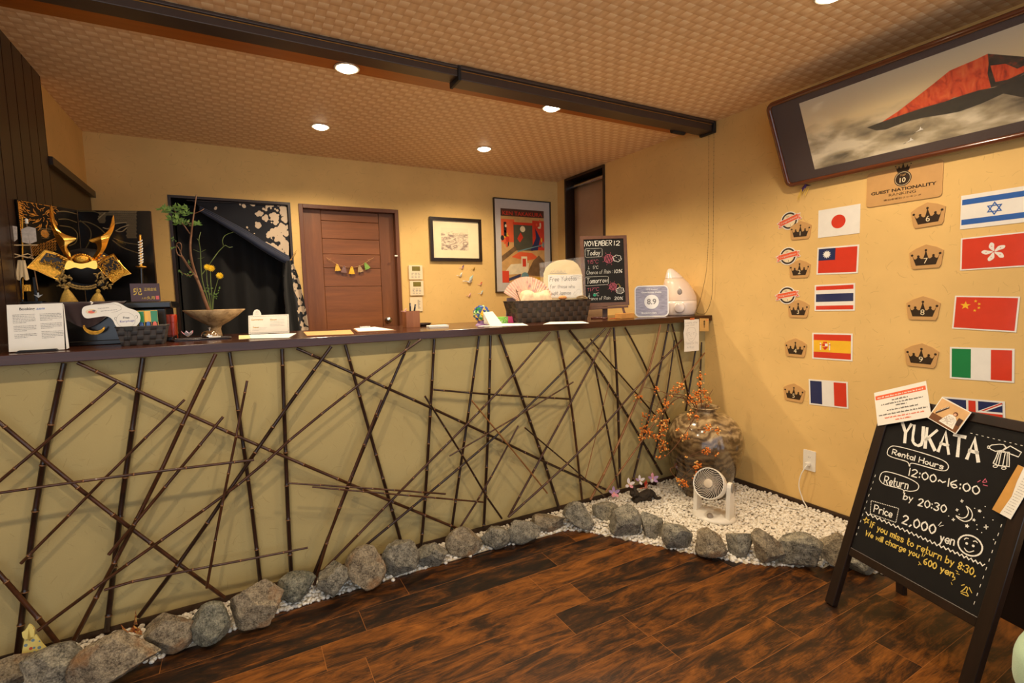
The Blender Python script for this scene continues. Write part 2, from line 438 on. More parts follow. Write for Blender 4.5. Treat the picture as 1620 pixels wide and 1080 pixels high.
def floor_mat():
    m, n = base_mat('walnut_laminate')
    sp = n.new('ShaderNodeSeparateXYZ'); n.link(n.coord(), sp.inputs[0])
    v = n.math('DIVIDE', n.math('ADD', sp.outputs[1], 0.007), 0.15)
    row = n.math('FLOOR', v); fv = n.math('FRACT', v)
    w1 = n.new('ShaderNodeTexWhiteNoise', noise_dimensions='1D'); n.link(row, w1.inputs['W'])
    u = n.math('ADD', n.math('DIVIDE', sp.outputs[0], 0.92), n.math('MULTIPLY', w1.outputs['Value'], 7.0))
    fu = n.math('FRACT', u); idx = n.math('FLOOR', u)
    w2 = n.new('ShaderNodeTexWhiteNoise', noise_dimensions='2D')
    cb = n.new('ShaderNodeCombineXYZ'); n.link(row, cb.inputs[0]); n.link(idx, cb.inputs[1]); n.link(cb.outputs[0], w2.inputs['Vector'])
    sw = n.new('ShaderNodeSeparateColor'); n.link(w2.outputs['Color'], sw.inputs[0])
    px = n.new('ShaderNodeCombineXYZ')
    n.link(n.math('ADD', sp.outputs[0], n.math('MULTIPLY', sw.outputs[0], 40.0)), px.inputs[0])
    n.link(n.math('ADD', n.math('MULTIPLY', sp.outputs[1], 3.6), n.math('MULTIPLY', sw.outputs[1], 30.0)), px.inputs[1])
    big = n.noise(px.outputs[0], 4.6, 9, 0.68, 0.7)
    st = n.new('ShaderNodeVectorMath', operation='MULTIPLY'); n.link(px.outputs[0], st.inputs[0]); st.inputs[1].default_value = (1.0, 5.5, 1)
    grain = n.noise(st.outputs[0], 13.0, 8, 0.75, 0.3)
    k = n.math('ADD', n.math('MULTIPLY', big, 0.66), n.math('MULTIPLY', grain, 0.34))
    k = n.math('ADD', k, n.math('MULTIPLY', n.math('SUBTRACT', sw.outputs[2], 0.5), 0.11))
    c = n.ramp(k, [(0.40, L(24, 14, 8)), (0.475, L(54, 31, 13)), (0.55, L(104, 60, 20)), (0.68, L(146, 88, 32))])
    e1 = n.math('LESS_THAN', n.math('MINIMUM', fv, n.math('SUBTRACT', 1.0, fv)), 0.006)
    e2 = n.math('LESS_THAN', n.math('MINIMUM', fu, n.math('SUBTRACT', 1.0, fu)), 0.0011)
    e = n.math('MAXIMUM', e1, e2)
    c = n.mix(n.math('MULTIPLY', e, 0.5), c, L(176, 112, 56))
    n.link(c, n.b.inputs['Base Color'])
    n.link(n.ramp(grain, [(0.3, 0.36), (0.7, 0.5)]), n.b.inputs['Roughness'])
    n.b.inputs['Specular IOR Level'].default_value = 0.35
    n.bump(n.math('SUBTRACT', n.math('MULTIPLY', k, 0.5), e), 0.12, 0.002)
    return m
m_floor = floor_mat()

# ------------------------------------------------------------------ setting: shell
def cells(lo, hi, holes, mk):
    """quads of a wall lo..hi with rectangular holes (u0,v0,u1,v1)"""
    us = sorted({lo[0], hi[0]} | {h[0] for h in holes} | {h[2] for h in holes})
    vs = sorted({lo[1], hi[1]} | {h[1] for h in holes} | {h[3] for h in holes})
    mb = MB()
    for i in range(len(us)-1):
        for j in range(len(vs)-1):
            cu, cv = (us[i]+us[i+1])/2, (vs[j]+vs[j+1])/2
            if any(h[0] < cu < h[2] and h[1] < cv < h[3] for h in holes): continue
            mb.add([mk(us[i], vs[j]), mk(us[i+1], vs[j]), mk(us[i+1], vs[j+1]), mk(us[i], vs[j+1])], [(0, 1, 2, 3)])
    return mb

YN = -1.6
OP = (at(270, 314, 'y', YB).x, 0.0, at(455, 324, 'y', YB).x, at(360, 318, 'y', YB).z)       # curtained opening
DR = (at(478.5, 327, 'y', YB).x, 0.0, at(624, 337, 'y', YB).x, at(550, 333, 'y', YB).z)      # rear door
WY1, WY0 = at(894, 283, 'x', XR).y, at(957, 260, 'x', XR).y
WZ0, WZ1 = 1.0, ZC-0.004
struct(cells((XL, 0), (XR, ZC), [OP, DR], lambda a, b: (a, YB, b)).build('wall_back', m_wall_b))
struct(cells((YN, 0), (YB, ZC), [(WY0, WZ0, WY1, WZ1)], lambda a, b: (XR, a, b)).build('wall_right', m_wall_r))
PY = 3.32                                               # dark panelling ends here
wl = struct(cells((PY, 0), (YB, ZC), [], lambda a, b: (XL, a, b)).build('wall_left', m_wall_r))
mb = MB(); mb.box((XL-0.02, YC+0.07, 0), (XL+0.02, PY, ZC))
for i in range(8):
    y = YC+0.07+i*0.12; mb.box((XL+0.02, y+0.004, 0.0), (XL+0.026, min(PY, y+0.116), ZC))
struct(mb.build('trim_1', m_dark))
struct(MB().box((XL-2.4, YN, ZC), (XR+0.3, YB+0.1, ZC+0.05)).build('ceiling', m_ceil))
struct(MB().box((XL-2.4, YN, -0.05), (XR+0.3, YB+0.6, 0)).build('floor', m_floor))
# left door (dark frame low on the left wall)
dz = at(110, 280, 'x', XL).z; y0, y1 = PY+0.01, at(142, 304, 'x', XL).y
mb = MB(); mb.box((XL, y0, 0), (XL+0.012, y1, dz)); d2 = struct(mb.build('door_1', m_dark))
mb = MB(); mb.box((XL, y1-0.035, 0), (XL+0.04, y1, dz)); mb.box((XL, y0, dz-0.04), (XL+0.04, y1-0.035, dz)); struct(mb.build('door_frame', m_dark, d2))
# opening behind the curtain
mb = MB(); D = 0.5
mb.box((OP[0]-0.02, YB+D, 0), (OP[2]+0.02, YB+D+0.02, OP[3]+0.02)); mb.box((OP[0]-0.02, YB+0.01, 0), (OP[0], YB+D, OP[3])); mb.box((OP[2], YB+0.01, 0), (OP[2]+0.02, YB+D, OP[3]))
mb.box((OP[0], YB+0.01, OP[3]), (OP[2], YB+D, OP[3]+0.02)); struct(mb.build('wall_alcove', m_blackm))
mb = MB(); t = 0.018
mb.box((OP[0]-t, YB-0.006, 0), (OP[0], YB+0.03, OP[3]+t)); mb.box((OP[2], YB-0.006, 0), (OP[2]+t, YB+0.03, OP[3]+t)); mb.box((OP[0], YB-0.006, OP[3]), (OP[2], YB+0.03, OP[3]+t))
struct(mb.build('trim_2', m_dark))
# rear door
mb = MB(); ya, yb_ = YB+0.045, YB+0.08
sx0, sx1 = DR[0]+0.135, DR[2]-0.125
mb.box((DR[0], ya, 0), (sx0, yb_, DR[3])); mb.box((sx1, ya, 0), (DR[2], yb_, DR[3]))
mb.box((sx0, yb_-0.004, 0), (sx1, yb_, DR[3])); door = struct(mb.build('door_2', m_doorz, bevel=0.002))
mb = MB(); zs = [0.0, 0.42, 0.68, 0.94, 1.19, 1.45, 1.5, 1.73, DR[3]]
zs = [0.0]+sorted(at(540, y, 'y', ya).z for y in (453, 424, 402, 378, 350))+[DR[3]]
for a, b in zip(zs, zs[1:]): mb.box((sx0+0.002, ya+0.003, a+0.0015), (sx1-0.002, yb_-0.005, b-0.0015))
struct(mb.build('door_panel', m_door, door, bevel=0.002))
mb = MB(); t = 0.03
mb.box((DR[0]-t, YB-0.012, 0), (DR[0], YB+0.1, DR[3]+t)); mb.box((DR[2], YB-0.012, 0), (DR[2]+t, YB+0.1, DR[3]+t)); mb.box((DR[0], YB-0.012, DR[3]), (DR[2], YB+0.1, DR[3]+t))
struct(mb.build('door_casing', m_casing, door, bevel=0.002))
h = at(615, 506, 'y', ya-0.04)
mb = MB(); Mh = Matrix.Translation((h.x, ya, h.z)) @ Matrix.Rotation(PI/2, 4, 'X')
mb.lathe([(0, 0), (0.024, 0), (0.024, 0.006), (0.01, 0.008), (0.01, 0.03), (0.024, 0.036), (0.027, 0.048), (0.02, 0.058), (0, 0.06)], 24, 0, Mh)
struct(mb.build('door_handle', m_steel, door))
# side window with its blind
wx = XR+0.14
mb = MB(); mb.box((wx, WY0-0.05, WZ0), (wx+0.02, WY1+0.05, WZ1)); win = struct(mb.build('window_1', m_blackm))
mb = MB(); t = 0.022
mb.box((XR-0.012, WY1-t, WZ0), (wx, WY1, WZ1)); mb.box((XR-0.012, WY0, WZ0), (wx, WY0+t, WZ1)); mb.box((XR-0.012, WY0+t, WZ1-t), (wx, WY1-t, WZ1)); mb.box((XR-0.012, WY0+t, WZ0), (wx, WY1-t, WZ0+t))
struct(mb.build('window_frame', m_dark, win, bevel=0.002))
struct(cells((YN, 0), (YC, ZC), [], lambda a, b: (XL-2.4, a, b)).build('wall_left_unseen', m_wall_r))  # unseen side wall, added to darken the left of the room
struct(cells((XL-2.4, HC), (XL-0.02, ZC), [], lambda a, b: (a, YC+0.06, b)).build('wall_return_unseen', m_wall_b))  # unseen wall above the counter, added to keep outside light off the left
# skirting
mb = MB(); mb.box((XL-2.0, YC-0.008, 0), (XR-0.008, YC, ZB)); struct(mb.build('baseboard_counter', m_darkx))
mb = MB(); mb.box((XR-0.008, YN, 0), (XR, YC-0.008, ZB)); struct(mb.build('baseboard_right', m_darky))

# ------------------------------------------------------------------ ceiling lamps
m_bulb = emit('lamp_glow', (1.0, 0.84, 0.58, 1), 26.0)
m_trim = plain('white_lamp_trim', L(232, 222, 204), 0.4, var=0.03)
LAMPS = [((0.545, 2.57), 'recessed downlight half over the counter, behind the ceiling track on the left'), ((1.73, 2.57), 'recessed downlight just behind the right half of the ceiling track'),
         ((0.557, 3.5), 'recessed downlight nearest the back wall, above the curtain and door'), ((1.732, 3.5), 'recessed downlight nearest the back wall, above the framed pictures'),
         ((2.10, 1.17), 'recessed downlight in the near ceiling close to the mountain picture'), ((0.9, 1.17), 'recessed downlight in the near ceiling above the open floor'), ((-0.3, 1.17), 'recessed downlight in the near ceiling towards the dark panelled wall')]
for (x, y), lab in LAMPS:
    t = thing('ceiling_downlight', lab, 'ceiling light', UP((x, y, ZC-(0.0105 if 2.4 < y < 2.7 else 0))), 'recessed ceiling downlights')
    mb = MB(); mb.lathe([(0.046, 0.0), (0.058, 0.0), (0.060, -0.003), (0.056, -0.006), (0.046, -0.004), (0.044, 0.0)], 40); mb.build('trim_ring', m_trim, t)
    mb = MB(); mb.lathe([(0.045, -0.001), (0.043, -0.007), (0.034, -0.013), (0.02, -0.017), (0, -0.018)], 32); mb.build('lamp_lens', m_bulb, t)
    ld = bpy.data.lights.new('downlight_beam', 'SPOT'); ld.energy = LAMP_W; ld.color = LAMP_COL; ld.spot_size = math.radians(148); ld.spot_blend = 0.55; ld.shadow_soft_size = 0.035
    lo = bpy.data.objects.new('downlight_beam', ld); COL.objects.link(lo); lo.parent = t; lo.location = (0, 0, -0.03)

# roller screen track across the ceiling
m_track = plain('brown_track_metal', L(74, 60, 52), 0.4, 0.3, var=0.08)
m_gold = plain('gold_line', L(176, 128, 52), 0.35, 0.6)
m_strip = wood('orange_strip', L(150, 84, 24), L(182, 104, 34), 'X', 0.4)
t = thing('screen_track', 'long brown metal screen track running across the whole ceiling above the counter', 'ceiling track', UP((0, 2.33, ZC)))
jx = at(728, 108, 'y', 2.33).x
mb = MB(); mb.box((XL-2.0, 0.008, -0.05), (jx, 0.10, -0.001)); mb.box((XL-2.0, 0.0, -0.014), (jx, 0.008, -0.001)); mb.build('housing', m_track, t, bevel=0.003)
mb = MB(); mb.box((jx, 0.004, -0.066), (XR-0.006, 0.11, -0.001)); mb.box((jx, -0.008, -0.018), (XR-0.006, 0.004, -0.001)); mb.build('housing', m_track, t, bevel=0.004)
mb = MB(); mb.box((XL-2.0, 0.0065, -0.0195), (jx, 0.0085, -0.0165)); mb.box((jx, 0.002, -0.026), (XR-0.006, 0.0045, -0.023)); mb.build('gold_inlay', m_gold, t)
mb = MB(); mb.box((jx-0.012, -0.004, -0.072), (jx+0.004, 0.114, -0.001)); mb.build('joint_cap', m_blackm, t, bevel=0.003)
mb = MB(); mb.box((XR-0.03, -0.01, -0.078), (XR-0.004, 0.112, -0.001)); mb.build('end_cap', m_blackm, t, bevel=0.006)
mb = MB()
rp = at(1069, 216, 'y', 2.46)
mb.tube([(rp.x-0.05, 0.115, -0.062), (rp.x+0.06, 0.115, -0.062)], 0.018, 16); mb.build('pull_wheel', m_blackm, t)
mb = MB(); mb.box((XL-2.0, 2.44, ZC-0.010), (XR, 2.615, ZC)); tag(mb.build('ceiling_batten', m_strip), 'thin orange wood batten on the ceiling just behind the brown track', 'batten')

# beaded pull chain
m_chain = plain('chain_bronze', L(66, 44, 20), 0.4, 0.4)
mb = MB(); za = ZC-0.06
c1 = at(1113, 230, 'x', XR-0.03); c1b = at(1106, 470, 'x', XR-0.035); zl = HC+0.03
pa = (XR-0.035, 2.33, za); 
A = [Vector((XR-0.022, 2.365, za)), Vector((XR-0.022, 2.367, 1.6)), Vector((XR-0.022, 2.41, 1.32)), Vector((XR-0.03, 2.46, HC+0.022))]
B = [Vector((XR-0.022, 2.325, za)), Vector((XR-0.022, 2.325, 1.6)), Vector((XR-0.022, 2.33, 1.30)), Vector((XR-0.025, 2.375, HC+0.02)), Vector((XR-0.03, 2.43, HC+0.008)), Vector((XR-0.03, 2.46, HC+0.022))]
for P in (A, B):
    pts = cr(P, 30); mb.tube(pts, 0.0007, 5); acc = 0
    for a, b in zip(pts, pts[1:]):
        acc += (b-a).length
        while acc > 0.0065: acc -= 0.0065; mb.ball(b, 0.0024, 0, 1)
tag(mb.build('beaded_chain', m_chain), 'thin bronze beaded pull chain hanging in a loop from the ceiling track', 'pull chain')

# blind in the window
t = thing('roller_blind', 'beige roller blind with silver tube in the narrow side window', 'blind', UP((XR+0.06, (WY0+WY1)/2, WZ1-0.075)))
hw = (WY1-WY0)/2-0.028
mb = MB(); mb.tube([(0, -hw, 0), (0, hw, 0)], 0.021, 20); mb.build('roller_tube', plain('blind_silver', L(200, 196, 190), 0.22, 1.0), t)
m_blind = plain('blind_cloth', L(176, 146, 118), 0.8, var=0.04)
mb = MB(); mb.grid(lambda a, b: (0.018+0.004*math.sin(a*3), -hw+0.012+a*(2*hw-0.024), -b*(WZ1-WZ0-0.15)), 6, 10); o = mb.build('blind_cloth', m_blind, t)
so = o.modifiers.new('cloth', 'SOLIDIFY'); so.thickness = 0.001

# ------------------------------------------------------------------ counter
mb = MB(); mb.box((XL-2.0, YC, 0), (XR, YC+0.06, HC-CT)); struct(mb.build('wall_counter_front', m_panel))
mb = MB(); mb.box((XL+0.027, YF, HC-CT), (XR-0.001, 3.05, HC)); mb.box((XL-2.0, YF, HC-CT), (XL+0.027, YC+0.06, HC)); tag(mb.build('counter_top', m_top, bevel=0.002), 'long glossy dark wood counter top spanning the room above the bamboo', 'counter top')
# ------------------------------------------------------------------ bamboo poles
def bamboo_mat(name, c0, c1):
    m, n = base_mat(name)
    v = n.coord(kind='Generated', scale=(1, 1, 1)); f = n.noise(n.coord(scale=(6, 6, 6)), 3.0, 6, 0.7)
    n.link(n.ramp(f, [(0.32, c0), (0.7, c1)]), n.b.inputs['Base Color']); n.b.inputs['Roughness'].default_value = 0.32
    n.b.inputs['Coat Weight'].default_value = 0.1
    return m
BM = {'d': bamboo_mat('smoked_bamboo_dark', L(28, 15, 9), L(58, 31, 17)), 'b': bamboo_mat('smoked_bamboo_brown', L(44, 23, 11), L(86, 47, 22)),
      't': bamboo_mat('smoked_bamboo_tan', L(120, 78, 40), L(164, 112, 62))}
m_node = plain('bamboo_node', L(136, 92, 52), 0.45)
# (photo points along the pole), radius in mm, tone, label
POLES = [
 ([(101, 573), (60, 780), (26, 1046)], 11, 'd', 'thick dark upright bamboo pole nearest the left end of the counter'),
 ([(122, 570), (376, 690), (622, 794), (724, 836)], 8, 'b', 'long bamboo pole sloping down right from the counter under the propped letter'),
 ([(186, 604), (100, 676), (-14, 772)], 6, 'b', 'thin brown bamboo stick rising to the left end of the longest left slope'),
 ([(-20, 652), (133, 779), (243, 862), (355, 945)], 9, 'b', 'long bamboo pole falling from the left edge to the pebbles by the orange stained rock'),
 ([(226, 565), (192, 799), (169, 998)], 11, 'd', 'dark upright bamboo pole below the woven earplug basket'),
 ([(292, 632), (184, 738), (104, 820), (33, 891)], 6, 'b', 'thin bamboo stick slanting down left with its cut tip below the flower bowl'),
 ([(-12, 781), (189, 753), (402, 727)], 6, 'b', 'nearly level bamboo stick crossing the left part of the counter front'),
 ([(341, 557), (288, 672), (235, 785), (117, 1012)], 9, 'b', 'bamboo pole leaning left from the counter below the call bell'),
 ([(353, 659), (292, 733), (205, 838), (172, 877)], 7, 'b', 'short bamboo stick with a cut upper tip leaning left between two taller poles'),
 ([(363, 557), (394, 769), (413, 930)], 9, 'd', 'dark bamboo pole leaning slightly right below the white handwritten card'),
 ([(391, 602), (373, 693), (347, 820), (327, 930)], 6, 'b', 'thin bamboo stick with a free top beside the pole under the white card'),
 ([(524, 545), (451, 648), (380, 750), (301, 866), (219, 976)], 9, 'd', 'long bamboo pole running down left from the counter below the door'),
 ([(666, 537), (584, 596), (476, 681), (380, 764), (180, 908), (60, 997)], 7, 'b', 'longest bamboo pole running down left almost to the yellow folded paper'),
 ([(446, 549), (455, 798), (461, 910)], 10, 'd', 'thick upright bamboo pole below the flat papers on the counter'),
 ([(487, 866), (400, 883), (222, 917), (165, 933)], 6, 'b', 'nearly level bamboo stick lowest on the left, just above the edging rocks'),
 ([(-15, 892), (56, 972), (94, 1021)], 10, 'b', 'short bamboo pole slanting down right beside the yellow folded paper'),
 ([(469, 548), (658, 634), (774, 688), (857, 728), (958, 774)], 8, 'd', 'long bamboo pole sloping down right through the middle of the counter front'),
 ([(546, 544), (585, 684), (624, 820), (634, 855)], 9, 'd', 'dark bamboo pole leaning right from the counter under the brown mat'),
 ([(648, 537), (577, 705), (495, 912)], 8, 'd', 'bamboo pole leaning left from below the pen holder to the rocks'),
 ([(604, 632), (577, 700), (530, 820), (497, 925)], 7, 'b', 'bamboo stick with a cut tip running beside the leaning pole under the pen holder'),
 ([(687, 535), (681, 648), (672, 798), (666, 864)], 9, 'd', 'dark upright bamboo pole below the white paper pad'),
 ([(758, 531), (747, 612), (724, 770), (713, 848)], 8, 'd', 'upright bamboo pole below the colourful paper ball, leaning a little left'),
 ([(776, 530), (773, 659), (766, 820), (765, 834)], 9, 'd', 'straight upright bamboo pole below the folded white tent card'),
 ([(685, 616), (780, 624), (902, 631)], 6, 'd', 'nearly level bamboo stick high in the middle of the counter front'),
 ([(672, 626), (729, 716), (780, 802), (794, 820)], 6, 'd', 'bamboo stick with a free top sloping down right between two upright poles'),
 ([(870, 525), (780, 628), (641, 769), (506, 908)], 7, 'b', 'long bamboo pole running down left from under the woven fan basket'),
 ([(958, 518), (827, 651), (700, 762), (573, 867)], 7, 'd', 'long bamboo pole running down left from under the date chalkboard'),
 ([(746, 633), (829, 734), (866, 780)], 5, 't', 'pale tan bamboo stick sloping down right in the middle'),
 ([(711, 721), (827, 653), (907, 604)], 5, 'b', 'short thin bamboo stick rising to the right across the thick centre poles'),
 ([(456, 764), (580, 772), (705, 781)], 5, 'b', 'upper of two nearly level thin sticks low in the middle'),
 ([(494, 770), (640, 783), (765, 794)], 5, 'b', 'lower of two nearly level thin sticks low in the middle'),
 ([(820, 673), (768, 770), (728, 834)], 6, 'b', 'short bamboo stick with a free top leaning left beside the straight upright pole'),
 ([(790, 528), (827, 633), (866, 746), (884, 803)], 10, 'd', 'thick bamboo pole leaning right from below the green and pink box'),
 ([(882, 522), (904, 642), (921, 790)], 8, 'b', 'brown bamboo pole leaning slightly right below the woven fan basket'),
 ([(901, 522), (943, 577), (980, 636), (1047, 750)], 9, 'd', 'thick dark bamboo pole sloping right towards the foot of the big jar'),
 ([(967, 518), (904, 635), (804, 818)], 7, 'b', 'bamboo pole leaning left from below the date chalkboard to the edging rocks'),
 ([(971, 518), (977, 624), (981, 771)], 9, 'd', 'dark upright bamboo pole ending behind the pale flower on the pebbles'),
 ([(941, 577), (955, 648), (968, 716), (978, 772)], 7, 'd', 'dark bamboo stick with a free knotted top close beside an upright pole'),
 ([(934, 536), (973, 583), (1036, 656)], 6, 'd', 'bamboo stick with a knotted tip sloping right towards the orange berries'),
 ([(989, 518), (1017, 571), (1061, 672)], 7, 'd', 'dark bamboo pole leaning right from under the award sign into the berries'),
 ([(1045, 513), (1024, 592), (970, 719), (934, 790)], 8, 't', 'light brown bamboo pole leaning left from below the white humidifier'),
 ([(1058, 512), (1038, 612), (1014, 707), (1000, 765)], 8, 'd', 'dark bamboo pole behind the berries ending at the black figurine'),
 ([(1063, 512), (1076, 565), (1090, 632)], 7, 'd', 'bamboo pole leaning right behind the neck of the big jar'),
 ([(1079, 537), (1026, 592), (946, 684), (884, 746), (805, 817)], 7, 'b', 'long bamboo pole running down left from beside the pinned face drawing'),
 ([(1115, 558), (1082, 601), (1014, 699), (958, 778)], 6, 't', 'thin light bamboo stick leaning left with its tip at the right wall'),
 ([(1105, 527), (1097, 575), (1085, 650)], 7, 'd', 'dark bamboo pole half hidden by the pinned face drawing'),
 ([(1110, 541), (1107, 620)], 6, 'd', 'short dark bamboo pole in the corner below the kraft tag'),
 ([(1067, 538), (1058, 604), (1045, 678), (1034, 725)], 6, 'd', 'thin dark bamboo stick among the orange berries'),
 ([(964, 604), (945, 680), (925, 761)], 3, 't', 'very thin pale bamboo twig standing among the dark poles'),
 ([(830, 676), (913, 746), (958, 786)], 5, 'd', 'short dark bamboo stick low on the right sloping down to the pebbles'),
]
def cross(a, b):
    def seg(p, q, r, s):
        d = lambda o, u, v: (u[0]-o[0])*(v[1]-o[1])-(u[1]-o[1])*(v[0]-o[0])
        return d(p, q, r)*d(p, q, s) < 0 and d(r, s, p)*d(r, s, q) < 0
    e = lambda P: [(P[i], P[i+1]) for i in range(len(P)-1)]
    return any(seg(*u, *v) for u in e(a) for v in e(b))
def near(a, b):
    f = lambda P: [(p[0]+(q[0]-p[0])*k/8, p[1]+(q[1]-p[1])*k/8) for p, q in zip(P, P[1:]) for k in range(9)]
    return min((p[0]-q[0])**2+(p[1]-q[1])**2 for p in f(a) for q in f(b)) < 7**2
OFFS = [0.0225, 0.040, 0.0575, 0.075, 0.0925]
lay = {}
order = sorted(range(len(POLES)), key=lambda i: (-POLES[i][1], i))
for i in order:
    used = {lay[j] for j in lay if cross(POLES[i][0], POLES[j][0]) or near(POLES[i][0], POLES[j][0])}
    lay[i] = next((k for k in range(len(OFFS)) if k not in used), len(OFFS)-1)
rnd = random.Random(3)
for i, (pts, r, tone, lab) in enumerate(POLES):
    y = YC-OFFS[lay[i]]; r *= 0.00092
    P = [at(px, py, 'y', y) for px, py in pts]
    top_touch = P[0].z > HC-CT-0.03
    for k, p in enumerate(P):
        p.z = min(p.z, HC-CT-0.006 if y+r > YF else p.z)
        p.z = max(p.z, 0.018)
        p.x = min(p.x, XR-r-0.004)
    # keep the pole a pole: resample, gentle bow, nodes every 15-22 cm
    path = [Vector(q) for q in cr(P, 5)]
    lens = [0.0]
    for a, b in zip(path, path[1:]): lens.append(lens[-1]+(b-a).length)
    def pt(s):
        for k in range(len(lens)-1):
            if s <= lens[k+1]:
                return path[k].lerp(path[k+1], (s-lens[k])/max(1e-9, lens[k+1]-lens[k]))
        return path[-1]
    S, RR, NODE = [], [], []
    s = rnd.uniform(0.04, 0.14); nodes = []
    while s < lens[-1]-0.02: nodes.append(s); s += rnd.uniform(0.12, 0.2)*(0.75 if r < 0.0055 else 1.0)
    taper = lambda q: r*(1-0.12*(1-q/lens[-1]))
    st = [(0.0, 1, 0)]
    for q in nodes: st += [(q-0.012, 0.97, 0), (q-0.004, 1.0, 0), (q-0.002, 1.2, 1), (q+0.0015, 1.2, 0), (q+0.004, 1.02, 0)]
    st.append((lens[-1], 1, 0))
    st = [x for x in st if 0 <= x[0] <= lens[-1]]
    root = path[-1].copy()
    mb = MB(); mb.tube([pt(q)-root for q, _, _ in st], [taper(q)*k for q, k, _ in st], 8)
    for k, (q, _, nd) in enumerate(st[:-1]):
        if nd:
            for j in range(8): mb.m[k*8+j] = 1
    mb.m[-2:] = [1, 1]
    o = mb.build('bamboo_pole', [BM[tone], m_node], M=Matrix.Translation(root))
    tag(o, lab, 'bamboo pole', 'bamboo poles across the counter front')

# ------------------------------------------------------------------ pebble bed and edging rocks
def rock_mat(name, c0, c1, stain):
    m, n = base_mat(name)
    v = n.coord(); sp = n.noise(v, 150, 4, 0.75); mid = n.noise(v, 30, 8, 0.7); big = n.noise(v, 9, 3)
    k = n.math('ADD', n.math('MULTIPLY', sp, 0.5), n.math('MULTIPLY', mid, 0.5))
    c = n.ramp(k, [(0.40, c0), (0.5, tuple(a*.55+b*.45 for a, b in zip(c0, c1))), (0.62, c1)])
    c = n.mix(n.ramp(big, [(0.52, 0.0), (0.66, 0.75)]), c, stain)
    n.link(c, n.b.inputs['Base Color']); n.b.inputs['Roughness'].default_value = 0.85
    n.bump(n.math('ADD', mid, n.math('MULTIPLY', sp, 0.5)), 0.9, 0.012)
    return m
RM = [rock_mat('rock_grey', L(66, 62, 54), L(186, 178, 156), L(112, 106, 92)), rock_mat('rock_brown', L(78, 66, 52), L(188, 172, 142), L(150, 106, 62)), rock_mat('rock_green', L(58, 60, 52), L(172, 168, 146), L(92, 94, 84))]
ROCKS = [  # photo box, tone, label
 ((-45, 1040, 56, 1100), 1, 'grey brown rock cut off by the lower left corner'),
 ((44, 1024, 130, 1098), 0, 'dark rock below the yellow folded paper'),
 ((128, 1002, 250, 1078), 1, 'largest broad rock below the gold paper crane'),
 ((230, 970, 300, 1034), 1, 'brown rounded rock right of the broadest rock'),
 ((305, 952, 366, 1021), 2, 'greenish grey wedge rock left of the orange stained rock'),
 ((366, 927, 443, 994), 1, 'rock with a rusty orange right face'),
 ((435, 906, 497, 957), 2, 'round speckled grey rock below the thick upright pole'),
 ((496, 888, 554, 945), 0, 'slanted pale grey rock at the foot of two leaning poles'),
 ((548, 866, 609, 929), 1, 'large rough brown rock in the middle of the row'),
 ((606, 855, 662, 912), 0, 'pale crusty rock right of the large rough brown rock'),
 ((660, 856, 707, 897), 0, 'small rock with a white vein'),
 ((706, 834, 766, 879), 1, 'broad grey brown rock at the foot of the poles below the paper ball'),
 ((759, 828, 808, 868), 0, 'squat dark grey rock between the broad rock and the pale edged rock'),
 ((801, 820, 859, 859), 0, 'low grey rock with a pale left edge'),
 ((837, 812, 892, 842), 1, 'low smooth oval rock behind the pale edged rock'),
 ((891, 793, 942, 840), 0, 'pointed triangular rock at the corner end of the straight row'),
 ((938, 788, 980, 829), 0, 'rock at the inner corner, left half of a touching pair'),
 ((960, 797, 1013, 850), 0, 'rock in front of the black figurine, right half of a touching pair'),
 ((1010, 807, 1048, 857), 0, 'narrow upright rock left of the fan'),
 ((1048, 822, 1094, 871), 0, 'chunky rock just left of the fan'),
 ((1097, 837, 1148, 883), 1, 'rock directly in front of the white fan base'),
 ((1147, 834, 1189, 883), 0, 'rock in front of the right side of the fan base'),
 ((1186, 836, 1237, 896), 1, 'tall pale rock in the middle of the right hand row'),
 ((1232, 844, 1299, 899), 0, 'wide speckled rock with a dark right side'),
 ((1290, 844, 1350, 897), 1, 'rock half hidden by the left leg of the rental chalkboard'),
 ((1333, 868, 1384, 906), 0, 'rock behind the lower rail of the rental chalkboard'),
 ((1566, 908, 1636, 957), 2, 'dark rock seen right of the rental chalkboard frame'),
]
rr = random.Random(11)
def rock(W, D, H, seed):
    q = random.Random(seed); V, Fc = ico(5); out = []
    pl = []
    for _ in range(11):
        d = Vector((q.gauss(0, 1), q.gauss(0, 1), q.gauss(0, .8))).normalized(); pl.append((d, q.uniform(0.6, 0.88)))
    off = Vector((q.uniform(0, 50), q.uniform(0, 50), q.uniform(0, 50)))
    for p in V:
        v = p*1.08
        for d, k in pl:
            e = v.dot(d)-k
            if e > 0: v = v-d*e*0.97
        nn = mnoise.fractal(v*2.2+off, 0.8, 2.0, 4); fine = mnoise.noise(v*9+off)
        v = v*(1+0.045*nn+0.03*fine+0.018*mnoise.noise(v*19+off))
        out.append(v)
    mx = [max(abs(v[i]) for v in out) for i in range(3)]
    zlo = -0.86
    res = []
    for v in out:
        z = max(v.z/mx[2], zlo)
        res.append((v.x/mx[0]*W/2, v.y/mx[1]*D/2, (z-zlo)/(1-zlo)*H))
    return res, Fc
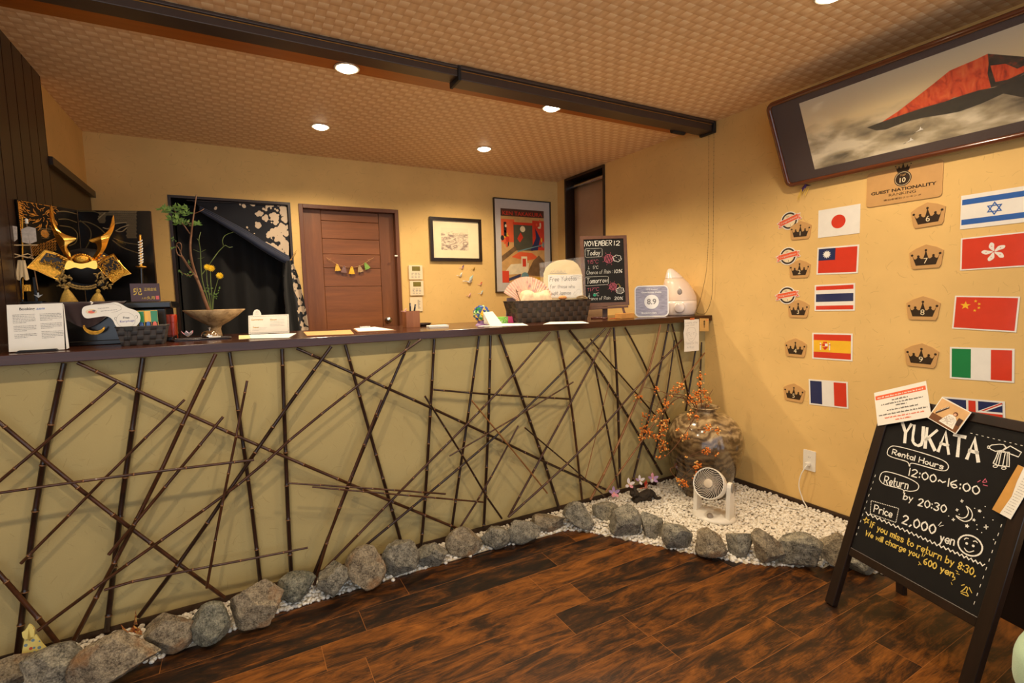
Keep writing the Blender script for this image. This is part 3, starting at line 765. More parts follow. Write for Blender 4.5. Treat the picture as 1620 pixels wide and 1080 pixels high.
for i, ((x0, y0, x1, y1), tone, lab) in enumerate(ROCKS):
    cx, cy = (x0+x1)/2, (y0+y1)/2
    g = at(cx, y1-(y1-y0)*0.2, 'z', 0.0); d = (g-Vector(EYEV)).dot(Vector(CF))
    W = (x1-x0)*d/F_PX*1.05; D = W*0.72 if W < 0.2 else W*0.5; D = min(D, 0.135)
    el = math.atan2(EYE, math.hypot(g.x, g.y)); ph = (y1-y0)*d/F_PX*0.96
    s2 = ph**2-(D*math.sin(el))**2
    H = max(0.35*W, math.sqrt(max(s2, 0.0004))/math.cos(el)); H = min(H, 1.05*W)
    c = at(cx, cy, 'z', H*0.46)
    V, Fc = rock(W, D, H, 40+i*3)
    mb = MB(); mb.add(V, Fc, 0, True)
    yaw = math.atan2(-c.x, c.y)*0.55 + (0.0 if c.x < 1.6 else -0.45)
    tag(mb.build('edging_rock', RM[tone], M=UP((c.x, c.y, 0.0), yaw)), lab, 'rock', 'rocks edging the pebble bed')

BED = [(-0.78, 2.395), (-0.78, 2.22), (-0.33, 2.185), (0.05, 2.245), (0.53, 2.262), (1.04, 2.262), (1.52, 2.235), (1.62, 2.17), (1.72, 2.02), (1.94, 1.68), (2.10, 1.455), (2.32, 1.30), (2.45, 1.225), (2.69, 0.78), (2.80, 0.4), (2.868, 0.4), (2.868, 2.395)]
def inside(x, y, P):
    c = False
    for (a, b), (d, e) in zip(P, P[1:]+P[:1]):
        if (b > y) != (e > y) and x < (d-a)*(y-b)/(e-b)+a: c = not c
    return c
def edge_d(x, y):
    m = 9
    for (a, b), (d, e) in zip(BED[1:15], BED[2:16]):
        t = max(0, min(1, ((x-a)*(d-a)+(y-b)*(e-b))/((d-a)**2+(e-b)**2))); m = min(m, math.hypot(x-a-t*(d-a), y-b-t*(e-b)))
    return m
def bed_z(x, y):
    return 0.034*min(1, edge_d(x, y)/0.09)+0.006*mnoise.noise(Vector((x*5, y*5, 0)))*min(1, edge_d(x, y)/0.05)
tv = []
for k in range(8):
    q = random.Random(k); V, Fc = ico(2)
    tv.append(np.array([tuple(v*(1+0.28*mnoise.noise(v*1.3+Vector((k*7.1, 3, 1))))) for v in V]))
tf = np.array(ico(2)[1])
vv, ff, n0 = [], [], 0; q = random.Random(5); stp = 0.0145
y = 0.4
while y < 2.4:
    x = -0.78
    while x < 2.868:
        a, b = x+q.uniform(-.5, .5)*stp, y+q.uniform(-.5, .5)*stp
        if inside(a, b, BED):
            r = q.uniform(0.0062, 0.0105); sc = np.array([r*q.uniform(.9, 1.35), r*q.uniform(.8, 1.1), r*q.uniform(.6, .9)])
            R = np.array(Matrix.Rotation(q.uniform(0, 6.28), 3, 'Z') @ Matrix.Rotation(q.gauss(0, .5), 3, 'X'))
            vv.append((tv[q.randrange(8)]*sc) @ R.T + np.array([a, b, max(0.004, bed_z(a, b)+q.uniform(-.003, .005))])); ff.append(tf+n0); n0 += 42
        x += stp
    y += stp
vv = np.concatenate(vv); ff = np.concatenate(ff)
me = bpy.data.meshes.new('white_pebbles'); me.from_pydata(vv.tolist(), [], ff.tolist())
me.polygons.foreach_set('use_smooth', np.ones(len(ff), bool)); me.update()
m_peb, n = base_mat('white_marble_chips')
oi = n.noise(n.coord(), 45, 2); n.link(n.ramp(oi, [(0.3, L(206, 196, 178)), (0.6, L(240, 234, 222))]), n.b.inputs['Base Color']); n.b.inputs['Roughness'].default_value = 0.7
n.bump(n.noise(n.coord(), 300, 3), 0.3, 0.002)
me.materials.append(m_peb); peb = bpy.data.objects.new('white_pebbles', me); COL.objects.link(peb)
tag(peb, 'bed of small white marble pebbles along the counter and around the jar', 'pebbles', kind='stuff')
mb = MB(); gx = [(x, y) for x, y in BED]
st = 0.03
N = 0
for i in range(int(3.66/st)):
    for j in range(int(2.0/st)):
        x, y = -0.78+i*st, 0.4+j*st
        if inside(x+st/2, y+st/2, BED):
            mb.add([(a, b, max(0.001, bed_z(a, b)-0.006)) for a, b in ((x, y), (x+st, y), (x+st, y+st), (x, y+st))], [(0, 1, 2, 3)])
o = mb.build('sand_base', plain('pale_sand', L(196, 184, 162), 0.9), peb); o['kind'] = 'stuff'
LOOSE = [(961, 829), (1044, 855), (1097, 866), (1103, 869), (1240, 888), (1244, 891), (1236, 886), (240, 1046), (244, 1042), (332, 1012), (425, 970), (480, 948), (492, 944), (600, 912), (556, 930), (622, 917), (705, 890), (744, 879), (799, 862), (812, 860), (857, 846), (893, 838), (1092, 864), (455, 955)]
q = random.Random(9)
for px, py in LOOSE:
    p = at(px, py, 'z', 0.006); mb = MB(); V = tv[q.randrange(8)]*np.array([.0105, .009, .0075])
    mb.add([tuple(v) for v in V], [list(f) for f in tf], 0, True)
    tag(mb.build('pebble', m_peb, M=UP((p.x, p.y, 0.0062), q.uniform(0, 6))), 'small white pebble spilled onto the floor at the outer edge of the rocks', 'pebble', 'pebbles spilled past the rocks')
# ------------------------------------------------------------------ shared bits for flat printed things
def words(mb, x0, x1, y, h, mat, q, skew=0.0, zz=0.0008):
    """a line of print too small to read: short strokes with word gaps"""
    x = x0
    while x < x1-h*0.6:
        n_ = q.randint(2, 7)
        for _ in range(n_):
            if x > x1-h*0.5: break
            w_ = h*q.uniform(0.32, 0.5); t = h*(1.0 if q.random() < .25 else 0.68)
            mb.rect(x, y+(x-x0)*skew, x+w_*0.72, y+t+(x-x0)*skew, zz, mat); x += w_
        x += h*0.5

def card(M, quad, th=0.0012):
    """corner points of a flat card in frame M from photo points"""
    return [on(M, *p) for p in quad]

def wallM(which):
    return FM((0, YB, 0)) if which == 'b' else FM((XR, 0, 0), -PI/2)

m_kraft = plain('kraft_card', L(204, 158, 100), 0.35, var=0.05, coat=0.4)
m_crown = plain('crown_print', L(52, 38, 26), 0.35, coat=0.4)
m_cream = plain('cream_print', L(232, 214, 176), 0.4)
m_navy = plain('navy_print', L(42, 50, 92), 0.3, coat=0.5, var=0.04)
m_blue = plain('blue_print', L(48, 98, 176), 0.25, coat=0.6, var=0.04)
m_green = plain('green_print', L(22, 128, 70), 0.3, coat=0.5, var=0.04)
m_yel = plain('yellow_print', L(244, 190, 52), 0.3, coat=0.5, var=0.04)
m_or = plain('orange_print', L(232, 98, 56), 0.35, coat=0.4, var=0.05)

# ------------------------------------------------------------------ flags on the right wall
def star(cx, cy, r, n=5, k=0.40, rot=PI/2):
    return [(cx+(r if i % 2 == 0 else r*k)*math.cos(rot+PI*i/n), cy+(r if i % 2 == 0 else r*k)*math.sin(rot+PI*i/n)) for i in range(2*n)]
FMATS = [m_lam, m_red, m_navy, m_blue, m_green, m_yel, m_or, m_crown]
def flag(tl, tr, bl, name, label, draw, border=0.055):
    W = wallM('r'); a, b, c = on(W, *tl), on(W, *tr), on(W, *bl)
    w_, h_ = (b-a).length, (c-a).length
    ang = math.atan2((b-a).y, (b-a).x)
    ex = (b-a)/w_; ey = Vector((-ex.y, ex.x)); ctr = (b+c)/2
    o3 = W @ Vector((ctr.x, ctr.y, 0))
    M = FM((XR-0.001, o3.y, o3.z), -PI/2, 0, ang)
    mb = MB(); mb.prism([(-w_/2, -h_/2), (w_/2, -h_/2), (w_/2, h_/2), (-w_/2, h_/2)], 0, 0.0012, 0)
    m_ = border*h_
    draw(mb, -w_/2+m_, -h_/2+m_, w_/2-m_, h_/2-m_, 0.0016)
    tag(mb.build(name, FMATS, M=M), label, 'flag', 'laminated flags on the right wall')
def bandsH(cols):
    def d(mb, x0, y0, x1, y1, z):
        t = sum(c[1] for c in cols); y = y1
        for m_, k in cols:
            q = y-(y1-y0)*k/t
            if m_ is not None: mb.rect(x0, q, x1, y, z, m_)
            y = q
    return d
def bandsV(cols):
    def d(mb, x0, y0, x1, y1, z):
        n_ = len(cols)
        for i, m_ in enumerate(cols):
            if m_: mb.rect(x0+(x1-x0)*i/n_, y0, x0+(x1-x0)*(i+1)/n_, y1, z, m_)
    return d
def f_jp(mb, x0, y0, x1, y1, z): mb.disc((x0+x1)/2, (y0+y1)/2, (y1-y0)*0.27, z, 1, 36)
def f_tw(mb, x0, y0, x1, y1, z):
    mb.rect(x0, y0, x1, y1, z, 1); cx, cy = x0+(x1-x0)*0.45, y0+(y1-y0)*0.52
    mb.rect(x0, cy, cx, y1, z+.0004, 2); a, b, r = (x0+cx)/2, (cy+y1)/2, (y1-cy)*0.36
    mb.poly(star(a, b, r, 12, 0.62), z+.0008, 0)
def f_es(mb, x0, y0, x1, y1, z):
    bandsH([(1, 1), (5, 2), (1, 1)])(mb, x0, y0, x1, y1, z)
    cx, cy, h = x0+(x1-x0)*0.32, (y0+y1)/2, (y1-y0)*0.16
    mb.poly([(cx-h*.7, cy+h*.7), (cx+h*.7, cy+h*.7), (cx+h*.7, cy-h*.3), (cx, cy-h), (cx-h*.7, cy-h*.3)], z+.0004, 1)
    mb.rect(cx, cy, cx+h*.7, cy+h*.7, z+.0008, 0); mb.rect(cx-h*.7, cy-h*.25, cx, cy, z+.0008, 5); mb.rect(cx-h*.5, cy+h*.8, cx+h*.5, cy+h*1.2, z+.0004, 1)
    for s in (-1, 1): mb.rect(cx+s*h*1.15-h*.14, cy-h, cx+s*h*1.15+h*.14, cy+h*.9, z+.0004, 0); mb.rect(cx+s*h*1.15-h*.25, cy+h*.3, cx+s*h*1.15+h*.25, cy+h*.5, z+.0008, 1)
def f_il(mb, x0, y0, x1, y1, z):
    h = y1-y0; mb.rect(x0, y1-h*.27, x1, y1-h*.1, z, 3); mb.rect(x0, y0+h*.1, x1, y0+h*.27, z, 3)
    cx, cy, r = (x0+x1)/2, (y0+y1)/2, h*.18
    for s in (1, -1):
        T = [(cx+r*math.cos(s*PI/2+2*PI*i/3), cy+r*math.sin(s*PI/2+2*PI*i/3)) for i in range(3)]
        mb.ribbon(T, h*.032, z+(.0002 if s > 0 else .0005), 3, closed=True)
def f_hk(mb, x0, y0, x1, y1, z):
    mb.rect(x0, y0, x1, y1, z, 1); cx, cy, R = (x0+x1)/2, (y0+y1)/2, (y1-y0)*.31
    for k in range(5):
        a = PI/2-2*PI*k/5+0.25
        P = [(0.06, 0.0), (.3, .17), (.62, .27), (.95, .10), (1.0, -.06), (.78, -.2), (.45, -.12), (.2, -.08)]
        P = cr([(u, v, 0) for u, v in P], 4, True)
        Q = [(cx+R*(p.x*math.cos(a)-p.y*math.sin(a)), cy+R*(p.x*math.sin(a)+p.y*math.cos(a))) for p in P]
        mb.poly(Q, z+.0004, 0)
        mb.poly(star(cx+R*.62*math.cos(a+.06), cy+R*.62*math.sin(a+.06), R*.07, 5, .4, a), z+.0008, 1)
def f_cn(mb, x0, y0, x1, y1, z):
    mb.rect(x0, y0, x1, y1, z, 1); h = y1-y0; w_ = x1-x0
    mb.poly(star(x0+w_*.17, y0+h*.73, h*.14, 5, .4), z+.0004, 5)
    for i, (u, v) in enumerate(((.335, .88), (.4, .79), (.4, .67), (.335, .58))): mb.poly(star(x0+w_*u, y0+h*v, h*.05, 5, .4, PI/2+.4*i), z+.0004, 5)
def f_uk(mb, x0, y0, x1, y1, z):
    mb.rect(x0, y0, x1, y1, z, 2); w_, h = x1-x0, y1-y0; cx, cy = (x0+x1)/2, (y0+y1)/2
    def diag(t, zz, mt, a, b):
        d = Vector((b[0]-a[0], b[1]-a[1])).normalized(); nn = Vector((-d.y, d.x))*t/2
        P = [Vector(a)+nn, Vector(a)-nn, Vector(b)-nn, Vector(b)+nn]
        bm = [tuple((min(max(p.x, x0), x1), min(max(p.y, y0), y1))) for p in P]
        mb.poly(bm, zz, mt)
    for a, b in (((x0, y0), (x1, y1)), ((x0, y1), (x1, y0))): diag(h*.2, z+.0003, 0, a, b)
    for a, b in (((x0, y0), (x1, y1)), ((x0, y1), (x1, y0))): diag(h*.075, z+.0006, 1, a, b)
    mb.rect(x0, cy-h*.165, x1, cy+h*.165, z+.0009, 0); mb.rect(cx-h*.165, y0, cx+h*.165, y1, z+.0010, 0)
    mb.rect(x0, cy-h*.1, x1, cy+h*.1, z+.0013, 1); mb.rect(cx-h*.1, y0, cx+h*.1, y1, z+.0014, 1)
flag((1295.5, 333), (1362, 322), (1294, 376.5), 'flag_poster', 'laminated flag poster with one red disc on white, beside crown number 1', f_jp)
flag((1293, 392), (1359, 386.5), (1292.5, 434.5), 'flag_poster', 'laminated red flag poster with a white sun in a navy corner, beside crown number 2', f_tw)
flag((1288.5, 451), (1352.5, 447.5), (1289.5, 492), 'flag_poster', 'laminated flag poster with level red, white and navy stripes, beside crown number 3', bandsH([(1, 1), (None, 1), (2, 2), (None, 1), (1, 1)]))
flag((1285.5, 526), (1349.5, 527.5), (1285, 567), 'flag_poster', 'laminated red and yellow flag poster with a crest, beside crown number 4', f_es)
flag((1281, 599.5), (1343, 604), (1279.5, 639), 'flag_poster', 'laminated flag poster with upright navy, white and red bands', bandsV([2, 0, 1]))
flag((1521, 310), (1634, 292), (1519, 363), 'flag_poster', 'laminated white flag poster with two blue stripes and a six pointed star', f_il, 0.03)
flag((1520.5, 377), (1632, 365), (1519, 428), 'flag_poster', 'laminated red flag poster with a white five petal flower', f_hk, 0.04)
flag((1510.5, 467.5), (1613.5, 469), (1507, 519.5), 'flag_poster', 'laminated red flag poster with five yellow stars', f_cn, 0.04)
flag((1504, 548.5), (1606.5, 551.5), (1502, 598), 'flag_poster', 'laminated flag poster with upright green, white and red bands', bandsV([4, 0, 1]), 0.05)
flag((1492, 627), (1592, 635), (1490, 674), 'flag_poster', 'laminated flag poster with crossed red and white bars on navy, half behind the chalkboard', f_uk)

# crowns and numbers
def crownpoly(w_, h_):
    P = []
    tips = [(-.5, .72), (-.27, .62), (0, 1.0), (.27, .62), (.5, .72)]
    base = [(-.36, 0), (.36, 0)]
    pts = [(-.36, 0)]
    for i, t in enumerate(tips):
        pts.append((t[0], t[1]))
        if i < 4:
            n_ = tips[i+1]; mx = (t[0]+n_[0])/2; pts += [(t[0]*.62+mx*.38, .44+(t[1]-.44)*.45), (t[0]*.3+mx*.7, .45), (mx, .43), (n_[0]*.3+mx*.7, .45), (n_[0]*.62+mx*.38, .44+(n_[1]-.44)*.45)]
    pts.append((.36, 0))
    return [(x*w_, y*h_) for x, y in pts], [(x*w_, y*h_) for x, y in tips]
CROWN = [(1267, 364, 34, 1, -.02), (1265.5, 425, 34, 2, -.01), (1263.5, 488, 34, 3, 0.0), (1259, 549.5, 35, 4, 0), (1256.5, 620.5, 34, 5, -.02),
         (1468.5, 339, 55, 6, .06), (1465.5, 405.5, 55, 7, .02), (1460.5, 487, 55, 8, 0), (1458, 561.5, 55, 9, -.02)]
RM_W = wallM('r')
for px, py, wpx, num, roll in CROWN:
    c = on(RM_W, px, py); e = on(RM_W, px+wpx/2, py); W2 = (e-c).length*2; H2 = W2*0.84
    M = FM((XR-0.001, -c.x, c.y), -PI/2, 0, roll)
    mb = MB()
    out = [(-.38, -.5), (.38, -.5), (.44, -.38), (.5, .2), (.3, .36), (0, .5), (-.3, .36), (-.5, .2), (-.44, -.38)]
    mb.prism([(x*W2, y*H2) for x, y in out], 0, 0.004, 0)
    P, T = crownpoly(W2*.82, H2*.62); oy = -H2*.36
    mb.poly([(x, y+oy) for x, y in P], 0.0044, 1)
    for x, y in T: mb.disc(x, y+oy, W2*.04, 0.0047, 1, 12)
    mb.text(str(num), 0, oy+H2*.07, H2*.33, 2, 0.005)
    tag(mb.build('crown_badge', [m_kraft, m_crown, m_cream], M=M), 'kraft card badge with a dark crown numbered %d' % num, 'badge', 'numbered crown badges')
# ribbon seals
for px, py, roll, which in ((1249, 349, .30, 'red disc flag'), (1247, 405, .17, 'sun flag'), (1245.5, 467, .17, 'striped flag')):
    c = on(RM_W, px, py); e = on(RM_W, px+18, py); R = (e-c).length*.98
    M = FM((XR-0.001, -c.x, c.y), -PI/2, 0, roll)
    mb = MB(); n_ = 28
    mb.prism([(R*.78*math.cos(2*PI*i/n_), R*.78*math.sin(2*PI*i/n_)) for i in range(n_)], 0, 0.002, 0)
    mb.ring(0, 0, R*.56, R*.7, 0.0024, 1); mb.disc(0, 0, R*.55, 0.0023, 2)
    mb.poly([(-R*1.12, -R*.3), (-R*.75, -R*.3), (-R*.75, R*.24), (-R*1.12, R*.24), (-R*.98, -R*.03)], 0.0026, 0)
    mb.poly([(R*1.12, -R*.3), (R*.75, -R*.3), (R*.75, R*.24), (R*1.12, R*.24), (R*.98, -R*.03)], 0.0026, 0)
    mb.poly([(-R*1.06, -R*.26), (-R*.75, -R*.26), (-R*.75, R*.18), (-R*1.06, R*.18), (-R*.92, -R*.04)], 0.0028, 3)
    mb.poly([(R*1.06, -R*.26), (R*.75, -R*.26), (R*.75, R*.18), (R*1.06, R*.18), (R*.92, -R*.04)], 0.0028, 3)
    mb.rect(-R*.88, -R*.2, R*.88, R*.3, 0.003, 0); mb.rect(-R*.86, -R*.16, R*.86, R*.26, 0.0032, 3)
    mb.text('Congratulations', 0, -R*.02, R*.19, 0, 0.0034, width=R*1.5)
    mb.text('No.', 0, R*.33, R*.16, 1, 0.0026); mb.text({'red disc flag': '1', 'sun flag': '2', 'striped flag': '3'}[which], 0, -R*.48, R*.2, 1, 0.0026)
    tag(mb.build('ribbon_seal', [m_lam, m_crown, m_cream, m_or], M=M), 'round seal with an orange congratulations ribbon left of the %s' % which, 'seal', 'congratulation ribbon seals')
# ranking plaque
k = K(1370, 240, 10.8)
c = on(RM_W, *k(650, 620)); TLp, TRp, BLp = on(RM_W, *k(10, 390)), on(RM_W, *k(1310, 120)), on(RM_W, *k(30, 955))
w_ = (TRp-TLp).length; h_ = (TLp-BLp).length; ang = math.atan2((TRp-TLp).y, (TRp-TLp).x)
ctr = (TRp+BLp)/2
M = FM((XR-0.001, -ctr.x, ctr.y), -PI/2, 0, ang*0.6)
mb = MB(); r = h_*.1
P = []
for sx, sy, a0 in ((1, 1, 0), (-1, 1, PI/2), (-1, -1, PI), (1, -1, 1.5*PI)):
    P += [(sx*(w_/2-r)+r*math.cos(a0+PI/2*i/6), sy*(h_/2-r)+r*math.sin(a0+PI/2*i/6)) for i in range(7)]
mb.prism(P, 0, 0.004, 0)
mb.disc(0, h_*.17, h_*.215, 0.0044, 1, 36); mb.ring(0, h_*.17, h_*.18, h_*.19, 0.0048, 2)
Pc, T = crownpoly(h_*.38, h_*.26); mb.poly([(x, y+h_*.36) for x, y in Pc], 0.0046, 1)
for x, y in T: mb.disc(x, y+h_*.36, h_*.016, 0.0047, 1, 12)
mb.text('TOP', 0, h_*.24, h_*.075, 0, 0.005); mb.text('10', 0, h_*.07, h_*.18, 2, 0.005, bold=0.02)
mb.text('GUEST NATIONALITY', 0, -h_*.16, h_*.12, 1, 0.0046, bold=0.03, width=w_*.86); mb.text('RANKING', 0, -h_*.28, h_*.11, 1, 0.0046, width=w_*.36)
mb.text('宿泊者国別ランキング', 0, -h_*.39, h_*.055, 1, 0.0046, width=w_*.5)
tag(mb.build('ranking_plaque', [m_kraft, m_crown, m_cream], M=M), 'kraft plaque reading guest nationality ranking under the mountain picture', 'plaque')

# ------------------------------------------------------------------ long mountain picture leaning off the right wall
TLt = at(1214, 168, 'x', XR-0.235); BLt = at(1249, 293, 'x', XR-0.035)
yl = (TLt.y+BLt.y)/2; Hp = math.hypot(TLt.z-BLt.z, 0.2); Wp = 1.62; ln = -math.atan2(0.2, TLt.z-BLt.z)
PM = FM((XR-0.035, yl-Wp/2, BLt.z), -PI/2, ln)
t = thing('mountain_picture', 'wide framed painting of a red mountain above clouds, tilted off the right wall', 'painting', PM)
fw = 0.02
def rrect(x0, y0, x1, y1, r, n_=6):
    P = []
    for cx, cy, a0 in ((x1-r, y1-r, 0), (x0+r, y1-r, PI/2), (x0+r, y0+r, PI), (x1-r, y0+r, 1.5*PI)):
        P += [(cx+r*math.cos(a0+PI/2*i/n_), cy+r*math.sin(a0+PI/2*i/n_)) for i in range(n_+1)]
    return P
m_frame = wood('picture_frame_wood', L(74, 34, 18), L(120, 62, 30), 'X', 0.22, coat=0.6)
m_silk = plain('brown_silk_mount', L(70, 52, 46), 0.7, var=0.3, scale=160)
mb = MB(); A = rrect(-Wp/2, 0, Wp/2, Hp, 0.03)
mb.tube([(x, y, 0.004) for x, y in A], 0.013, 10, closed=True); mb.build('frame', m_frame, t)
mb = MB(); mb.prism(rrect(-Wp/2, 0, Wp/2, Hp, 0.03), -0.012, 0.0, 0); mb.build('mount', m_silk, t)
# the painting
a0, a1 = on(PM, 1264, 167, .001), on(PM, 1290, 268, .001)
x0, x1 = (a0.x+a1.x)/2, Wp/2-((a0.x+a1.x)/2+Wp/2); y0p, y1p = a1.y, a0.y+0.01
def canvas():
    m, n = base_mat('painted_clouds')
    sp = n.new('ShaderNodeSeparateXYZ'); n.link(n.coord(), sp.inputs[0])
    v = n.math('DIVIDE', n.math('SUBTRACT', sp.outputs[1], y0p), y1p-y0p)
    cl = n.noise(n.coord(scale=(1.0, 2.4, 1)), 5.0, 5, 0.5, 0.2)
    sky = n.ramp(v, [(0.0, L(200, 184, 150)), (0.45, L(222, 196, 146)), (0.62, L(240, 216, 164)), (1.0, L(200, 190, 166))])
    cloud = n.ramp(cl, [(0.34, L(104, 94, 76)), (0.48, L(176, 160, 128)), (0.6, L(230, 216, 186))])
    msk = n.ramp(n.math('ADD', v, n.math('MULTIPLY', n.math('SUBTRACT', cl, 0.5), 0.5)), [(0.40, 1.0), (0.62, 0.0)])
    n.link(n.mix(msk, sky, cloud), n.b.inputs['Base Color']); n.b.inputs['Roughness'].default_value = 0.3; n.b.inputs['Coat Weight'].default_value = 0.5
    return m
def mountain():
    m, n = base_mat('painted_mountain')
    v = n.coord(scale=(1.0, 0.45, 1), rot=(0, 0, 0.6)); f = n.noise(v, 26, 8, 0.7, 0.8)
    n.link(n.ramp(f, [(0.30, L(92, 36, 20)), (0.40, L(190, 58, 26)), (0.5, L(232, 84, 38)), (0.68, L(246, 122, 62))]), n.b.inputs['Base Color'])
    n.b.inputs['Roughness'].default_value = 0.3; n.b.inputs['Coat Weight'].default_value = 0.5
    return m
def darkside():
    m, n = base_mat('painted_forest')
    f = n.noise(n.coord(scale=(1, 1.6, 1)), 16, 7, 0.7)
    n.link(n.ramp(f, [(0.38, L(44, 38, 32)), (0.55, L(78, 66, 50)), (0.68, L(150, 62, 36))]), n.b.inputs['Base Color']); n.b.inputs['Roughness'].default_value = 0.3
    return m
kk = K(1200, 0, 3.176)
q3 = lambda a, b: tuple(on(PM, *kk(a, b), .002))[:2]
mb = MB(); mb.rect(x0, y0p, x1, y1p, 0.001, 0)
ridge = [q3(a, b) for a, b in ((620, 612), (700, 560), (790, 490), (880, 420), (960, 355), (1030, 325), (1090, 300), (1152, 270))]
low = [q3(a, b) for a, b in ((1168, 440), (1120, 455), (1050, 480), (980, 490), (930, 520), (850, 535), (800, 550), (740, 590), (680, 600))]
mid = [q3(a, b) for a, b in ((1152, 270), (1156, 320), (1150, 370), (1168, 440))]
mb.poly(ridge+mid[1:]+low[1:], 0.0016, 1)
pk = Vector(ridge[-1]); rt = Vector(q3(1334, 285)); far = [tuple(pk), tuple(rt), (rt.x+.12, rt.y-.03), (rt.x+.36, rt.y-.17), (rt.x+.3, rt.y-.19), (rt.x+.05, rt.y-.13), q3(1334, 370), q3(1250, 420), q3(1168, 440), q3(1150, 370), q3(1156, 320)]
mb.poly(far, 0.0015, 3)
mb.poly([q3(a, b) for a, b in ((1165, 330), (1240, 320), (1300, 345), (1334, 330), (1334, 362), (1250, 400), (1190, 412))], 0.0019, 1)
fo = [q3(a, b) for a, b in ((545, 640), (640, 605), (740, 570), (830, 540), (930, 512), (1020, 480), (1110, 452), (1180, 440), (1260, 410), (1334, 372))]
fo2 = [(rt.x+.05, rt.y-.14), (rt.x+.3, rt.y-.2), (rt.x+.3, rt.y-.24)]+[q3(a, b) for a, b in ((1334, 490), (1230, 470), (1120, 520), (1010, 560), (930, 575), (830, 590), (740, 612), (640, 650), (590, 655))]
mb.poly(fo+fo2, 0.0021, 2)
for a, b in ((810, 655), (762, 708)):
    X, Y = q3(a, b); s = 0.011
    mb.poly([(X-s*1.6, Y-s*.3), (X+s*.6, Y+s*.1), (X+s*1.2, Y+s*.5), (X+s*.2, Y+s*.5)], 0.0023, 4)
    mb.poly([(X-s*.2, Y+s*.1), (X+s*.5, Y+s*1.5), (X+s*.7, Y+s*.3)], 0.0024, 4); mb.poly([(X, Y+s*.2), (X+s*1.4, Y+s*.0), (X+s*.6, Y+s*.6)], 0.0025, 4)
    mb.ribbon([(X-s*1.6, Y-s*.3), (X-s*2.5, Y-s*.6)], s*.18, 0.0023, 2)
mb.build('painting', [canvas(), mountain(), plain('painted_treeline', L(62, 56, 44), 0.35, var=0.3, scale=50), darkside(), m_paper], t)
mb = MB()
for a in (0, ): mb.prism(rrect(-Wp/2+.012, .012, Wp/2-.012, Hp-.012, 0.02), 0.004, 0.005, 0)
mg, n = base_mat('picture_glass'); n.b.inputs['Base Color'].default_value = (1, 1, 1, 1); n.b.inputs['Alpha'].default_value = 0.015; n.b.inputs['Specular IOR Level'].default_value = 0.25; n.b.inputs['Roughness'].default_value = 0.08
mb.build('glass', mg, t)

# folded paper things by the picture
m_purple = plain('purple_paper', L(74, 44, 120), 0.5)
def crane(name, M, s, mats, label, group=None, mirror=1):
    """folded paper crane lying against a face: body, wings, neck, tail"""
    mb = MB(); x = mirror
    b = [(-.5*x, 0, .1), (0, -.25, .28), (.5*x, 0, .1), (0, .12, .34), (0, 0, 0)]
    mb.add([tuple(c*s for c in p) for p in b], [(0, 1, 3), (1, 2, 3), (0, 4, 1), (4, 2, 1), (0, 3, 4), (3, 2, 4)], 0)
    mb.add([tuple(c*s for c in p) for p in ((-.1*x, 0, .2), (.35*x, .05, .2), (.55*x, .95, .42), (.1*x, .6, .1))], [(0, 1, 2), (0, 2, 3), (0, 3, 1), (1, 3, 2)], 1 if len(mats) > 1 else 0)
    mb.add([tuple(c*s for c in p) for p in ((-.1*x, -.1, .3), (.2*x, -.1, .33), (.25*x, .5, .75), (-.05*x, .25, .45))], [(0, 1, 2), (0, 2, 3), (0, 3, 1), (1, 3, 2)], 0)
    mb.add([tuple(c*s for c in p) for p in ((-.4*x, -.05, .1), (-.4*x, .08, .2), (-.95*x, .12, .12), (-1.12*x, .0, .12))], [(0, 1, 2), (0, 2, 3), (0, 3, 1), (1, 3, 2)], 0)
    return tag(mb.build(name, mats, M=M), label, 'paper crane', group)
p = at(1275, 294, 'x', XR-0.02)
t = thing('paper_crane_charm', 'purple folded paper crane with yellow fringe under the corner of the mountain picture', 'paper crane', FM((XR-0.012, p.y, p.z), -PI/2))
mb = MB(); s = 0.03
mb.add([(-1*s, -.3*s, 0.1*s), (0, .35*s, .5*s), (1*s, -.1*s, .2*s), (-.1*s, .05*s, -.2*s), (-.6*s, -1*s, .3*s)], [(0, 1, 3), (1, 2, 3), (0, 4, 1), (4, 3, 1), (0, 3, 4), (1, 3, 2)]); mb.build('crane', m_purple, t)
mb = MB()
for i in range(9):
    xx = random.uniform(-1, .8)*s; mb.tube([(xx, -.4*s, .2*s), (xx-.3*s, -1.1*s, .25*s), (xx-.5*s+random.uniform(-.3, .3)*s, -random.uniform(1.4, 2.6)*s, .2*s)], .0007, 5)
mb.build('fringe', plain('yellow_thread', L(232, 196, 40), 0.7), t)

# socket and cable of the fan
p = at(1281, 728, 'x', XR)
t = thing('wall_socket', 'white wall socket with a plugged in white cable on the right wall', 'socket', FM((XR, p.y, p.z), -PI/2))
mb = MB(); mb.prism(rrect(-.035, -.06, .035, .06, .004), 0, .006); mb.build('cover_plate', m_white, t, bevel=0.0015)
mb = MB(); mb.prism(rrect(-.012, -.028, .012, .035, .002), .006, .0075, 0)
for zz in (.02,):
    mb.rect(-.006, zz-.004, -.004, zz+.004, .0078, 1); mb.rect(.004, zz-.004, .006, zz+.004, .0078, 1)
mb.build('outlet', [m_white, m_ink], t)
CABLE0 = Vector((XR-0.008, p.y, p.z-0.018))
